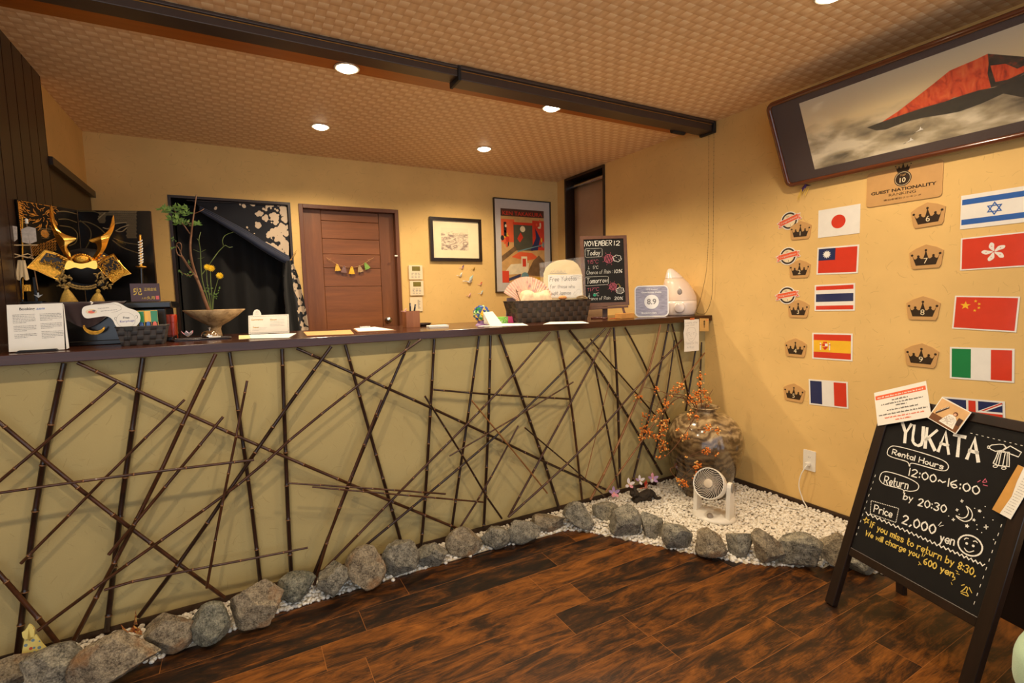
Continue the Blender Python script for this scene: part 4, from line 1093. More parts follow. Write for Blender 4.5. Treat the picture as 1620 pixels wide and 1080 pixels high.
# ------------------------------------------------------------------ rear wall pictures
BW = wallM('b')
def framed(tl, tr, br, label, fw, fmat, name, mat_w, art, mats):
    a, b, c = on(BW, *tl), on(BW, *tr), on(BW, *br)
    x0, x1, y1, y0 = a.x, (b.x+c.x)/2, (a.y+b.y)/2, c.y
    W, H = x1-x0, y1-y0
    t = thing(name, label, 'picture', FM(((x0+x1)/2, YB-0.002, (y0+y1)/2)))
    mb = MB(); d = .022
    mb.prism([(-W/2, -H/2), (W/2, -H/2), (W/2-fw, -H/2+fw), (-W/2+fw, -H/2+fw)], 0, d); mb.prism([(W/2, -H/2), (W/2, H/2), (W/2-fw, H/2-fw), (W/2-fw, -H/2+fw)], 0, d)
    mb.prism([(W/2, H/2), (-W/2, H/2), (-W/2+fw, H/2-fw), (W/2-fw, H/2-fw)], 0, d); mb.prism([(-W/2, H/2), (-W/2, -H/2), (-W/2+fw, -H/2+fw), (-W/2+fw, H/2-fw)], 0, d)
    mb.build('frame', fmat, t, bevel=.002)
    mb = MB(); mb.prism([(-W/2+fw, -H/2+fw), (W/2-fw, -H/2+fw), (W/2-fw, H/2-fw), (-W/2+fw, H/2-fw)], 0, .008); mb.build('mount_board', mat_w, t)
    art(t, W, H)
m_frame_k = plain('dark_picture_frame', L(36, 24, 20), 0.3, coat=0.4)
m_mountb = plain('cream_mount', L(240, 222, 180), 0.7, var=0.03)
m_mountg = plain('pale_mount', L(196, 188, 180), 0.6, var=0.03)
def art_sea(t, W, H):
    """a plain sea view in sepia tones"""
    m, n = base_mat('sepia_sea_print')
    sp = n.new('ShaderNodeSeparateXYZ'); n.link(n.coord(), sp.inputs[0])
    f = n.noise(n.coord(scale=(1, 2.0, 1)), 13, 6, 0.55, 2.0)
    v = n.math('ADD', n.math('MULTIPLY', sp.outputs[1], 9.0), n.math('MULTIPLY', n.math('SUBTRACT', f, 0.5), 1.6))
    sea = n.ramp(f, [(0.34, L(128, 112, 104)), (0.45, L(182, 160, 138)), (0.55, L(232, 214, 184)), (0.7, L(202, 172, 142))])
    sky = L(232, 214, 176)
    n.link(n.mix(n.ramp(v, [(0.25, 1.0), (0.5, 0.0)]), sky, sea), n.b.inputs['Base Color']); n.b.inputs['Roughness'].default_value = .5
    mb = MB(); mb.rect(-W*.29, -H*.24, W*.24, H*.27, .0085); mb.build('print', m, t)
framed((678, 342.5), (760.5, 348), (760.5, 414), 'small dark framed sepia seascape print on a wide cream mount', .028, m_frame_k, 'framed_print', m_mountb, art_sea, None)
def art_poster(t, W, H):
    q = random.Random(4); mb = MB(); w_, h = W*.76, H*.79; cx, cy = -W*.0, -H*.0
    X = lambda u: cx-w_/2+u*w_
    Y = lambda v: cy-h/2+v*h
    mb.rect(X(0), Y(0), X(1), Y(1), .0085, 0)
    mb.rect(X(0), Y(.9), X(1), Y(1), .0088, 6)
    mb.rect(X(0), Y(.55), X(.3), Y(.86), .0088, 2); mb.rect(X(.72), Y(.45), X(1), Y(.86), .0088, 1)
    mb.rect(X(.28), Y(.44), X(.72), Y(.8), .009, 3); mb.rect(X(.27), Y(.79), X(.74), Y(.825), .0092, 1)
    mb.rect(X(.06), Y(.62), X(.12), Y(.82), .0093, 8)
    mb.disc(X(.49), Y(.735), w_*.06, .0093, 4)
    mb.poly([(X(.36), Y(.6)), (X(.44), Y(.69)), (X(.5), Y(.62)), (X(.42), Y(.55))], .0093, 1)
    mb.poly([(X(.66), Y(.44)), (X(.8), Y(.62)), (X(.78), Y(.76)), (X(.9), Y(.62)), (X(.84), Y(.45))], .0094, 5)
    mb.poly([(X(0), Y(.28)), (X(.35), Y(.45)), (X(.3), Y(.5)), (X(0), Y(.36))], .0095, 7)
    mb.poly([(X(.36), Y(.42)), (X(1), Y(.53)), (X(1), Y(.54)), (X(.36), Y(.435))], .0097, 9)
    mb.poly([(X(.22), Y(.35)), (X(.4), Y(.42)), (X(.7), Y(.41)), (X(.85), Y(.34)), (X(.55), Y(.3))], .0094, 2)
    mb.poly([(X(0), Y(.1)), (X(.2), Y(.25)), (X(.62), Y(.27)), (X(.6), Y(.13))], .0093, 4)
    mb.poly([(X(.55), Y(.1)), (X(.72), Y(.3)), (X(.86), Y(.38)), (X(1), Y(.28)), (X(1), Y(.08))], .0096, 7)
    mb.rect(X(.44), Y(.2), X(.58), Y(.36), .0097, 4); mb.rect(X(.47), Y(.22), X(.55), Y(.33), .0099, 1)
    mb.rect(X(0), Y(0), X(.15), Y(.16), .0095, 1); mb.poly([(X(.15), Y(.02)), (X(.42), Y(.08)), (X(.42), Y(.12)), (X(.15), Y(.06))], .0096, 5); mb.disc(X(.52), Y(.08), w_*.09, .0097, 9); mb.rect(X(.58), Y(0), X(1), Y(.07), .0096, 10)
    for i in range(26):
        u, v = q.uniform(.02, .26), q.uniform(.5, .86)
        if i % 2: u = q.uniform(.74, .98)
        mb.disc(X(u), Y(v), w_*q.uniform(.012, .04), .0091+i*2e-5, q.choice([1, 2, 5, 10, 4, 9, 8]), 9, w_*q.uniform(.02, .07))
    mb.text('KEN TAKAKURA', X(.5), Y(.915), h*.075, 1, .0092, width=w_*.92, bold=.01)
    mb.build('poster', [plain('poster_tan', L(206, 160, 98), .4), m_red, m_or, plain('poster_olive', L(84, 82, 64), .4), m_cream, m_navy, plain('poster_dark', L(84, 52, 40), .4), plain('poster_brown', L(120, 92, 62), .4, var=.3), m_ink, plain('poster_teal', L(110, 150, 156), .4), m_yel], t)
framed((779, 311.5), (870.5, 321), (870.5, 461), 'tall thin framed colourful poster with red title lettering on a pale mount', .009, m_frame_k, 'framed_poster', m_mountg, art_poster, None)

# wall remotes
def remote(tl, br, label, disp):
    a, b = on(BW, *tl), on(BW, *br); W, H = b.x-a.x, a.y-b.y
    t = thing('wall_controller' if disp else 'wall_plate', label, 'control panel' if disp else 'wall plate', FM(((a.x+b.x)/2, YB-0.001, (a.y+b.y)/2)), 'beige control panels beside the door')
    mb = MB(); mb.prism(rrect(-W/2, -H/2, W/2, H/2, .006), 0, .016 if disp else .008); mb.build('case', plain('beige_plastic', L(234, 214, 178), .45, var=.03), t, bevel=.002)
    mb = MB()
    if disp:
        mb.rect(-W*.27, H*.1, W*.32, H*.42, .0165); mb.build('display', plain('lcd_olive', L(120, 108, 44), .25), t)
        mb = MB(); q = random.Random(2)
        for r_ in range(4):
            for c_ in range(3): mb.rect(-W*.33+c_*W*.24, -H*(.08+.1*r_), -W*.33+c_*W*.24+W*q.uniform(.1, .18), -H*(.08+.1*r_)+H*.03, .0165)
        mb.build('buttons', m_grey, t)
    else:
        q = random.Random(8)
        for r_ in range(7): mb.rect(W*.1, H*(.25-.09*r_), W*.1+W*q.uniform(.12, .22), H*(.29-.09*r_), .0083)
        mb.build('print', m_grey, t)
remote((645.5, 419.5), (668, 442), 'upper beige wall controller with a green display, right of the door', True)
remote((647.5, 444), (669.5, 467), 'lower beige wall controller with a green display, right of the door', True)
remote((648, 470), (668.5, 492), 'plain beige wall plate below the two controllers', False)
p = at(626.5, 404.5, 'y', YB-.012); mb = MB(); mb.prism(rrect(-.012, -.006, .012, .006, .002), 0, .01)
tag(mb.build('door_sensor', m_white, M=FM(p), bevel=.001), 'tiny white sensor on the right side of the door frame', 'sensor')

# cranes on the rear wall
m_pink = plain('pink_paper', L(226, 176, 166), .6, var=.15, scale=120); m_wht = plain('white_folded_paper', L(232, 226, 214), .6, var=.08); m_aqua = plain('pale_blue_paper', L(170, 196, 194), .5); m_goldp = plain('gold_paper', L(196, 156, 62), .35, .6)
for (px, py, s, mats, lab) in ((731, 424, .024, [m_pink, m_purple], 'pink and purple paper crane, upper left of the flock under the seascape'), (749, 426, .020, [m_goldp], 'small gold paper crane of the flock under the seascape'), (728, 436, .028, [m_wht], 'white paper crane left of the big pale blue one'),
                               (742, 445, .05, [m_wht, m_aqua], 'largest paper crane, white with a pale blue wing'), (760, 450, .022, [m_pink, m_red], 'pink and red paper crane right of the big pale blue one'), (742, 468, .025, [m_pink], 'pink paper crane lowest of the flock'), (761, 464, .026, [m_wht, m_aqua], 'white paper crane at the lower right of the flock')):
    p = at(px, py, 'y', YB-.004); crane('paper_crane', FM(p), s*1.25, mats, lab, 'paper cranes on the rear wall')

# garland on the door
yg = YB+0.035
t = thing('tassel_garland', 'string garland of five paper tassels hanging on the brown door', 'garland', FM((at(553, 425, 'y', yg).x, yg, at(553, 425, 'y', yg).z)))
G = t.matrix_world.copy(); kg = K(480, 370, 11.57)
g2 = lambda a, b: on(G, *kg(a, b))
pts = [g2(*p) for p in ((415, 430), (490, 480), (630, 560), (760, 600), (880, 610), (1010, 590), (1130, 530), (1200, 480), (1290, 432))]
mb = MB(); mb.tube([(p.x, p.y, .004) for p in cr([(p.x, p.y, 0) for p in pts], 5)], .0014, 6)
for c in (g2(470, 470), g2(1190, 475)):
    for s in (-1, 1): mb.tube([(c.x, c.y, .005), (c.x+s*.012, c.y+.008, .006), (c.x+s*.015, c.y-.004, .006), (c.x, c.y, .005), (c.x+s*.008, c.y-.016, .005)], .001, 5)
mb.build('string', plain('tan_string', L(196, 150, 104), .7), t)
for (a, b), (c, d), col in (((610, 565), (630, 680), L(226, 178, 74)), ((742, 595), (735, 715), L(132, 100, 96)), ((882, 610), (882, 735), L(240, 184, 54)), ((1020, 592), (1045, 700), L(176, 146, 104)), ((1125, 540), (1180, 645), L(132, 168, 80))):
    u, v = g2(a, b), g2(c, d); ax = (v-u); Ln = ax.length; ax.normalize(); n2 = Vector((-ax.y, ax.x)); mb = MB()
    for i in range(13):
        f = (i-6)/6; e = u+ax*Ln*(1-.06*abs(f))+n2*f*.022
        mb.tube([(u.x+n2.x*f*.006, u.y+n2.y*f*.006, .006), (u.x*.6+e.x*.4+n2.x*f*.004, u.y*.6+e.y*.4+n2.y*f*.004, .009), (e.x, e.y, .008+.003*math.cos(f*2))], [.003, .0028, .0026], 5)
    mb.ball((u.x, u.y, .007), .007, 0, 2); mb.build('tassel', plain('tassel_%d' % (a,), col, .8, var=.2, scale=200), t, label='%s tassel' % {610: 'pale yellow', 742: 'purple grey', 882: 'bright yellow', 1020: 'beige', 1125: 'green'}[a])

# ------------------------------------------------------------------ curtain in the opening
def floral():
    m, n = base_mat('floral_navy_cloth')
    v = n.coord(); sp = n.new('ShaderNodeSeparateXYZ'); n.link(v, sp.inputs[0])
    vo = n.new('ShaderNodeTexVoronoi', feature='F1'); vo.inputs['Scale'].default_value = 17; n.link(v, vo.inputs['Vector'])
    vb = n.new('ShaderNodeTexVoronoi', feature='F1'); vb.inputs['Scale'].default_value = 40; n.link(v, vb.inputs['Vector'])
    reg = n.noise(v, 5.0, 3)
    dense = n.math('ADD', n.math('MULTIPLY', n.math('SUBTRACT', reg, .5), .9), n.math('ADD', n.math('MULTIPLY', sp.outputs[0], .8), .60))
    d = n.math('ADD', n.math('MULTIPLY', vo.outputs['Distance'], 0.8), n.math('MULTIPLY', vb.outputs['Distance'], 0.35))
    fl = n.math('LESS_THAN', d, dense)
    sc = n.new('ShaderNodeSeparateColor'); n.link(vo.outputs['Color'], sc.inputs[0])
    pk = n.math('GREATER_THAN', n.math('ADD', sc.outputs[0], n.math('MULTIPLY', sp.outputs[2], 1.6)), 0.95)
    c = n.mix(pk, L(206, 184, 158), L(190, 84, 92))
    n.link(n.mix(fl, L(18, 20, 30), c), n.b.inputs['Base Color']); n.b.inputs['Roughness'].default_value = 0.85; n.b.inputs['Sheen Weight'].default_value = 0.2
    return m
m_floral = floral(); m_navyc = plain('navy_cloth', L(20, 30, 56), .75, var=.15, sheen=.3); m_blackc = plain('black_cloth', L(17, 16, 17), .85, var=.2, sheen=.2)
yc_ = YB+0.02
hk = at(459, 411, 'y', YB-.03)
t = thing('noren_curtain', 'navy floral curtain gathered to the right over a dark opening', 'curtain', UP((hk.x, YB, OP[3])))
TI = t.matrix_world.inverted()
ps = lambda px, py, y=yc_: TI @ at(px, py, 'y', y)
TA, TB = ps(303, 318), ps(453, 326)
low = [ps(*p) for p in ((316, 330), (345, 346), (380, 366), (415, 388), (440, 403), (456, 411))]
lowc = cr(low, 6)
def curt(a, b):
    top = TA.lerp(TB, a); i = a*(len(lowc)-1); k0 = int(min(i, len(lowc)-2)); lo = lowc[k0].lerp(lowc[k0+1], i-k0)
    p = top.lerp(lo, b); sg = math.sin(b*PI)
    return (p.x+.01*sg, p.y-.012*math.sin(a*16+b*5)*(.25+b)-.01*b, p.z)
mb = MB(); mb.grid(curt, 48, 26); o = mb.build('floral_panel', m_floral, t); s_ = o.modifiers.new('cloth', 'SOLIDIFY'); s_.thickness = .0015
mb = MB()
for k_ in range(3):
    mb.tube([(p.x, p.y-.018-.012*k_+.004*math.sin(i*.8), p.z-.014*k_+.01) for i, p in enumerate(lowc)], [.006+.022*math.sin(min(1, i/(len(lowc)-1))*PI*.5)*(1-.35*(i/(len(lowc)-1))**4) for i in range(len(lowc))], 10)
mb.build('rolled_hem', m_navyc, t)
# hanging tail outside the opening
tl_ = [(456, 412, 446, 462, 6), (470, 430, 0, 0, 0)]
Lf = [ps(x, y, YB-.02) for x, y in ((452, 413), (448, 440), (449, 470), (452, 500), (458, 540))]; Rt = [ps(x, y, YB-.02) for x, y in ((462, 412), (472, 440), (479, 470), (485, 500), (490, 540))]
Lc, Rc = cr(Lf, 6), cr(Rt, 6)
def tail(a, b):
    i = b*(len(Lc)-1); k0 = int(min(i, len(Lc)-2)); l = Lc[k0].lerp(Lc[k0+1], i-k0); r = Rc[k0].lerp(Rc[k0+1], i-k0); p = l.lerp(r, a)
    return (p.x, p.y-.02-.014*math.sin(a*13+1)*min(1, b*3+.2), p.z)
mb = MB(); mb.grid(tail, 30, 24); o = mb.build('hanging_tail', m_floral, t)
mb = MB(); mb.grid(lambda a, b: tuple(Vector(tail(a*.55, b))+Vector((0, -.012, 0))), 16, 24); mb.build('plain_lining', m_blackc, t)
mb = MB(); p = TI @ hk; mb.tube([(p.x-.012, -.012, p.z), (p.x, -.03, p.z-.004), (p.x+.012, -.028, p.z+.004)], .008, 8); mb.tube([(p.x+.01, -.02, p.z+.01), (p.x+.035, -.02, p.z+.05), (p.x+.05, -.018, p.z+.075)], .002, 6); mb.build('tie_band', plain('straw_tie', L(176, 130, 66), .7), t)
mb = MB(); mb.tube([(TA.x-.03, yc_-YB, TA.z+.004), (TB.x+.01, yc_-YB, TB.z+.006)], .006, 8); mb.build('rod', m_dark, t)
mb = MB(); mb.grid(lambda a, b: (OP[0]+.01+a*(OP[2]-OP[0]-.02), YB+.16+.018*math.sin(a*30), .02+b*(OP[3]-.04)), 60, 4)
tag(mb.build('dark_hanging_cloth', m_blackc), 'plain black cloth hanging inside the opening behind the floral curtain', 'curtain')

# ------------------------------------------------------------------ helmet display (left of the counter)
m_gold1 = plain('polished_gold', L(246, 190, 88), .18, 1.0, var=.06); m_gold2 = plain('chased_gold', L(232, 170, 66), .32, 1.0, var=.25, scale=120, bump=.9, bscale=160); m_gold3 = plain('gold_openwork', L(186, 136, 52), .35, 1.0, var=.5, scale=90, bump=1.0, bscale=90)
m_cord = plain('cord_gold_black', L(148, 118, 62), .7, var=.55, scale=260); m_tass = plain('tassel_gold', L(184, 146, 60), .7, var=.25, scale=200); m_plum = plain('plum_velvet', L(44, 26, 32), .9, var=.2, sheen=.5)
yP = 2.66
MP = FM((0, yP, 0))
sl = on(MP, 270.5, 476); slb = on(MP, 270.5, 487); bx = on(MP, 262, 500); ZPT = sl.y
XL0 = XL+0.03
t = thing('display_stand', 'black lacquer display stand carrying the gold helmet', 'display stand', UP((-0.5, yP+.17, HC)))
I = t.matrix_world.inverted(); mb = MB(); mb.box(tuple(I @ Vector((XL0, yP, slb.y))), tuple(I @ Vector((sl.x, yP+.36, ZPT)))); mb.build('top_slab', m_black, t, bevel=.006)
mb = MB(); mb.box(tuple(I @ Vector((XL0+.02, yP+.015, HC+.001))), tuple(I @ Vector((bx.x, yP+.34, slb.y)))); mb.build('base_box', m_black, t, bevel=.004)
mb = MB(); mb.box(tuple(I @ Vector((XL0+.01, yP+.002, HC+.0005))), tuple(I @ Vector((bx.x+.02, yP+.35, HC+.02)))); mb.build('plinth', m_black, t, bevel=.003)
# plum cloth
kc = K(0, 280, 3.6)
c4 = [on(MP, *kc(a, b)) for a, b in ((230, 715), (720, 700))]
t = thing('velvet_cloth', 'plum velvet cloth draped under the helmet and down the front of its stand', 'cloth', UP((0, yP, ZPT)))
def cl(a, b):
    x = c4[0].x+(c4[1].x-c4[0].x)*a; wv = .004*math.sin(a*17)
    if b < .55: y = .3-b/.55*.305; return (x, y, .003+abs(wv)*.5)
    s_ = (b-.55)/.45; nar = 1-.55*s_; xc = (c4[0].x+c4[1].x)/2
    return (xc+(x-xc)*nar, -.008-.004*s_+wv, .002-s_*(.105*(1-abs(2*a-1)**1.6*.35)))
mb = MB(); mb.grid(cl, 40, 24); o = mb.build('velvet', m_plum, t)
p = on(MP, 150, 520, .02); mb = MB()
cp = lambda R, a: (R*math.cos(a), R*math.sin(a))
out = [cp(.036, -PI*.02-PI*.96*i/16) for i in range(17)]; inn = [(x*.86, y*.62+.002) for x, y in out][::-1]
mb.prism(out+inn, 0, .006); mb.build('gold_crescent', m_gold2, t, M=Matrix.Translation((p.x, -.022, p.y-ZPT+.012)) @ Matrix.Rotation(PI/2, 4, 'X') @ Matrix.Rotation(-.15, 4, 'Z'), bevel=.001)
# helmet
yH = yP+.13; hc_ = K(40, 320, 6)
MH0 = FM((0, yH, 0)); hp = on(MH0, *hc_(560, 620))
t = thing('samurai_helmet', 'gold samurai helmet with tall curved horns on the plum cloth', 'helmet', FM((hp.x, yH, hp.y)))
G = t.matrix_world.copy(); h2 = lambda a, b: on(G, *hc_(a, b))
HL = [(258, 25), (250, 130), (282, 280), (322, 385), (368, 470), (425, 540), (470, 560), (455, 500), (422, 440), (415, 405), (440, 385), (480, 378), (506, 348), (450, 330), (395, 312), (345, 285), (305, 190), (285, 70)]
HR = [(850, 128), (862, 215), (842, 290), (812, 350), (785, 430), (745, 500), (690, 560), (645, 560), (665, 520), (696, 470), (702, 425), (682, 395), (655, 388), (622, 364), (690, 345), (745, 330), (795, 295), (828, 220)]
for P in (HL, HR):
    # blade with a raised ridge: outer edge, ridge, inner edge
    o_ = [h2(*p) for p in P[:7]]; i_ = [h2(*p) for p in P[7:][::-1]]
    rs = lambda Q, n_: [Q[int(t)].lerp(Q[min(int(t)+1, len(Q)-1)], t-int(t)) for t in [(len(Q)-1)*k_/n_ for k_ in range(n_+1)]]
    o_ = rs([Vector(q[:2]) for q in cr([(*p, 0) for p in o_], 4)], 30); i_ = rs([Vector(q[:2]) for q in cr([(*p, 0) for p in i_], 4)], 30)
    mb = MB(); v = []
    for k_ in range(31):
        w_ = min(.014, (o_[k_]-i_[k_]).length*.35); m_ = o_[k_].lerp(i_[k_], .42); zz = .038-.012*(1-k_/30)
        v += [(*o_[k_], zz), (*m_, zz+w_), (*i_[k_], zz+.002), (*m_, zz-w_*.6)]
    mb.add(v, [(4*k_+j, 4*k_+(j+1) % 4, 4*k_+4+(j+1) % 4, 4*k_+4+j) for k_ in range(30) for j in range(4)]+[(0, 1, 2, 3), (123, 122, 121, 120)]); mb.build('horn', m_gold1, t)
mb = MB(); vis = [(405, 625), (440, 560), (500, 580), (560, 590), (620, 580), (690, 560), (712, 610), (690, 640), (620, 625), (560, 638), (500, 625), (430, 645)]
Q = cr([(*h2(*p), 0) for p in vis], 4, True); mb.prism(Q, .0, .05, 0); mb.build('visor', m_gold1, t, bevel=.003)
c = h2(560, 545); mb = MB(); mb.ball((c.x, c.y, .045), (.026, .02, .014), 0, 3)
for i in range(14):
    a = PI*i/13; mb.ball((c.x+.034*math.cos(a), c.y-.008+.026*math.sin(a), .044), .0055, 0, 2)
for s in (-1, 1):
    for i in range(6): mb.ball((c.x+s*(.03+.009*i), c.y-.012+.001*i*i, .043), .006, 0, 2)
mb.build('crest_ornament', m_gold2, t)
mb = MB(); c = h2(560, 600); mb.ball((c.x, c.y, -.06), (.1, .08, .1), 0, 3); mb.build('bowl', m_blackm, t)
mb = MB(); P = [h2(*p) for p in ((395, 650), (430, 640), (560, 640), (690, 640), (735, 660), (745, 730), (700, 790), (430, 790), (380, 730))]
mb.prism([tuple(p) for p in P], -.09, -.05, 0); mb.build('neck_guard', m_blackm, t)
for P, P2, name in (([(215, 458), (320, 492), (432, 552), (415, 610), (370, 660), (335, 742), (240, 700), (150, 655), (58, 628), (140, 540)], [(228, 485), (320, 508), (412, 560), (395, 615), (355, 650), (270, 605), (165, 570)], 'left'),
                    ([(690, 592), (770, 530), (855, 498), (900, 560), (950, 620), (1022, 682), (940, 705), (850, 770), (805, 722), (740, 660)], [(716, 600), (780, 550), (850, 522), (905, 590), (930, 625), (860, 650), (800, 690), (740, 640)], 'right')):
    A_ = [h2(*p) for p in P]; mb = MB()
    xs = [p.x for p in A_]; xa, xb = min(xs), max(xs)
    dz = lambda x: .02+.03*(1-((x-xa)/(xb-xa) if name == 'left' else (xb-x)/(xb-xa)))
    n0 = len(A_); zf = [(p.x, p.y, dz(p.x)) for p in A_]; zb_ = [(x, y, z-.006) for x, y, z in zf]
    order = list(range(n0)) if area2([(p.x, p.y) for p in A_]) > 0 else list(range(n0))[::-1]
    mb.add(zf+zb_, [order, [n0+i for i in order[::-1]]]+[(i, (i+1) % n0, n0+(i+1) % n0, n0+i) for i in range(n0)])
    fk = mb.build('turnback', m_gold2, t, bevel=.0015)
    mb = MB(); B_ = [h2(*p) for p in P2]; mb.poly([(p.x, p.y) for p in B_], 0); 
    mb.v = [Vector((v.x, v.y, dz(v.x)+.0012)) for v in mb.v]; mb.build('openwork_panel', plain('dark_inset', L(30, 20, 14), .5), fk)
    mb = MB(); q = random.Random(6); cc = sum((Vector(b) for b in B_), Vector((0, 0)))/len(B_)
    for i in range(34):
        b = B_[q.randrange(len(B_))].lerp(B_[q.randrange(len(B_))], q.random())*.86+cc*.14
        a = q.uniform(0, 6.28); r_ = q.uniform(.006, .012)
        mb.tube([(b.x+r_*math.cos(a+u)*(.4+u*.2), b.y+r_*math.sin(a+u)*(.4+u*.2), dz(b.x)+.003) for u in (0, .8, 1.6, 2.4, 3.2)], .0019, 6)
    mb.build('scrollwork', m_gold3, fk)
    mb = MB(); R_ = [Vector((p.x, p.y, dz(p.x)+.001)) for p in A_]; mb.tube(R_, .0028, 8, closed=True); mb.build('gold_rim', m_gold1, fk)
mb = MB()
for off in (0, 20):
    P = cr([(*h2(a, b+off), .05) for a, b in ((440, 770), (500, 795), (570, 805), (640, 803), (700, 785))], 6)
    for ph in (0, PI):
        mb.tube([(p.x, p.y+.0022*math.sin(i*1.1+ph), p.z+.0022*math.cos(i*1.1+ph)) for i, p in enumerate(P)], .0028, 6)
q = random.Random(2)
for (x0_, y0_, x1_, y1_) in ((345, 690, 455, 815), (700, 690, 825, 830)):
    for i in range(26):
        a = h2(q.uniform(x0_, x1_), q.uniform(y0_, y1_)); b = a+Vector((q.uniform(-.014, .014), q.uniform(-.014, .014))); mb.tube([(a.x, a.y, .045+q.uniform(0, .015)), ((a.x+b.x)/2+.004, (a.y+b.y)/2+.004, .06), (b.x, b.y, .045+q.uniform(0, .015))], .0028, 6)
for P in (((385, 650), (370, 690), (345, 720)), ((735, 660), (750, 700), (770, 740))): mb.tube([(*h2(*p), .03) for p in P], .005, 8)
mb.build('cord', m_cord, t)
for top, bl_, br_ in (((425, 815), (365, 945), (530, 950)), ((718, 850), (645, 955), (778, 955))):
    mb = MB(); a, b, c = h2(*top), h2(*bl_), h2(*br_); b.y = max(b.y, ZPT-hp.y+.006); c.y = max(c.y, ZPT-hp.y+.006)
    for i in range(30):
        e = b.lerp(c, (i % 15)/14); z = .05+.014*math.cos((i % 15)/14*PI-PI/2)*(1 if i < 15 else -1)
        mb.tube([(a.x, a.y, .05), (a.x*.5+e.x*.5, a.y*.5+e.y*.5+.004, (.05+z)/2+.003), (e.x, e.y, z)], [.003, .0034, .0024], 5)
    mb.ball((a.x, a.y+.002, .05), (.008, .01, .008), 0, 2); mb.build('tassel', m_tass, t)

# folding screen behind the helmet
sA = at(-40, 305, 'y', yP+.22); 
t = thing('folding_screen', 'black two panel folding screen with gold dragons behind the helmet', 'folding screen', UP((0, yP+.3, ZPT)))
fold_y = yP+.345; edge_y = yP+.26
fx = at(122, 332, 'y', fold_y).x; rx = at(237, 332, 'y', edge_y).x; lx = XL0+.005
ztop = at(180, 333, 'y', (fold_y+edge_y)/2).z
kk1 = K(0, 290, 5.4); kk2 = K(40, 320, 6)
m_gold4 = plain('gold_leaf_print', L(204, 136, 44), .4, .5, var=.3, scale=80); m_silv = plain('bronze_print', L(150, 126, 88), .4, .4, var=.3, scale=80)
for (x0_, y0_), (x1_, y1_), nm in (((lx, 2.79), (fx-.001, fold_y), 'l'), ((fx+.001, fold_y), (rx, edge_y), 'r')):
    Wd = math.hypot(x1_-x0_, y1_-y0_); yaw = math.atan2(y1_-y0_, x1_-x0_); Hh = ztop-ZPT-.002
    Mw = FM((x0_, y0_, ZPT+.002), yaw); pan = MB(); pan.prism([(0, 0), (Wd, 0), (Wd, Hh), (0, Hh)], -.012, 0)
    po = pan.build('screen_panel', m_black, t, M=t.matrix_world.inverted() @ Mw, bevel=.001)
    mb = MB(); q = random.Random(13); W2 = lambda f: (lambda a, b: on(Mw, *f(a, b), .001))
    def clip(P): return [Vector((min(max(p.x, .004), Wd-.004), min(max(p.y, .004), Hh-.004))) for p in P]
    if nm == 'l':
        g_ = W2(kk1)
        for i in range(110):
            a, b = q.uniform(140, 460), q.uniform(140, 365)
            if b > 300 and a < 250: continue
            ang = math.atan2(b-270, a-360)+q.uniform(-.5, .5); Ln = q.uniform(25, 60)
            P = [g_(a, b), g_(a+Ln*.5*math.cos(ang), b+Ln*.5*math.sin(ang)-5), g_(a+Ln*math.cos(ang+.4), b+Ln*math.sin(ang+.4))]
            mb.ribbon(clip([Vector(p[:2]) for p in cr([(*p, 0) for p in P], 4)]), .0022, .0008+i*4e-6, 0)
        for i in range(22):
            P = [g_(150+q.uniform(-8, 25), 160+i*17), g_(185+q.uniform(-10, 10), 172+i*17)]; mb.ribbon(clip(P), .0045, .0006, 0)
        for r_ in range(9):
            for c_ in range(4):
                a, b = 280+r_*24, 540+c_*24-r_*6; p = clip([g_(a, b)])[0]; mb.ring(p.x, p.y, .003, .0048, .0007+1e-5*r_+3e-6*c_, 0, 10)
        c = clip([g_(382, 430)])[0]; mb.disc(c.x, c.y, .017, .0016, 0, 24)
        for i in range(7): mb.ribbon(clip([g_(330+i*4, 380+i*14), g_(380, 385+i*14+4), g_(440-i*4, 380+i*14)]), .0014, .0019, 1)
        for P in (((440, 500), (500, 490), (560, 520)), ((400, 500), (470, 470), (540, 480))): mb.ribbon(clip([g_(*p) for p in P]), .003, .0013, 0)
        for i, (r1, r2) in enumerate(((90, 110), (160, 180))):
            pass
        g_ = W2(kk2)
        for P, wd in ((((300, 90), (380, 85), (490, 110)), .004), (((320, 160), (400, 160), (490, 190)), .004), (((330, 220), (440, 240), (495, 300), (480, 380), (420, 410)), .004)): mb.ribbon(clip([Vector(p[:2]) for p in cr([(*g_(*p), 0) for p in P], 6)]), wd, .0005, 2)
    else:
        g_ = W2(kk2)
        def body(a, b):
            return (b < 200 and 690 < a < 1060 and b > 90-(a-690)*.1) or (960 < a < 1060 and b < 350)
        for r_ in range(16):
            for c_ in range(20):
                a, b = 690+c_*19+(r_ % 2)*9, 80+r_*18
                if body(a, b) and not (760 < a < 840 and 130 < b < 200):
                    p = clip([g_(a, b)])[0]; mb.ring(p.x, p.y, .0022, .0038, .0006+1e-5*r_+2e-6*c_, 1, 8)
        for P in (((740, 240), (790, 250), (850, 205), (960, 190)), ((860, 270), (910, 240), (980, 215)), ((870, 275), (920, 275), (965, 240)), ((690, 160), (720, 130), (760, 100))): mb.ribbon(clip([Vector(p[:2]) for p in cr([(*g_(*p), 0) for p in P], 6)]), .004, .0012, 1)
        for P, wd in ((((500, 75), (600, 70), (720, 110)), .004), (((500, 180), (600, 190), (700, 240), (780, 320)), .005), (((520, 170), (610, 250), (620, 340), (560, 460)), .004), (((830, 360), (930, 430), (1070, 480)), .004), (((840, 340), (950, 380), (1075, 400)), .003)): mb.ribbon(clip([Vector(p[:2]) for p in cr([(*g_(*p), 0) for p in P], 6)]), wd, .0005, 2)
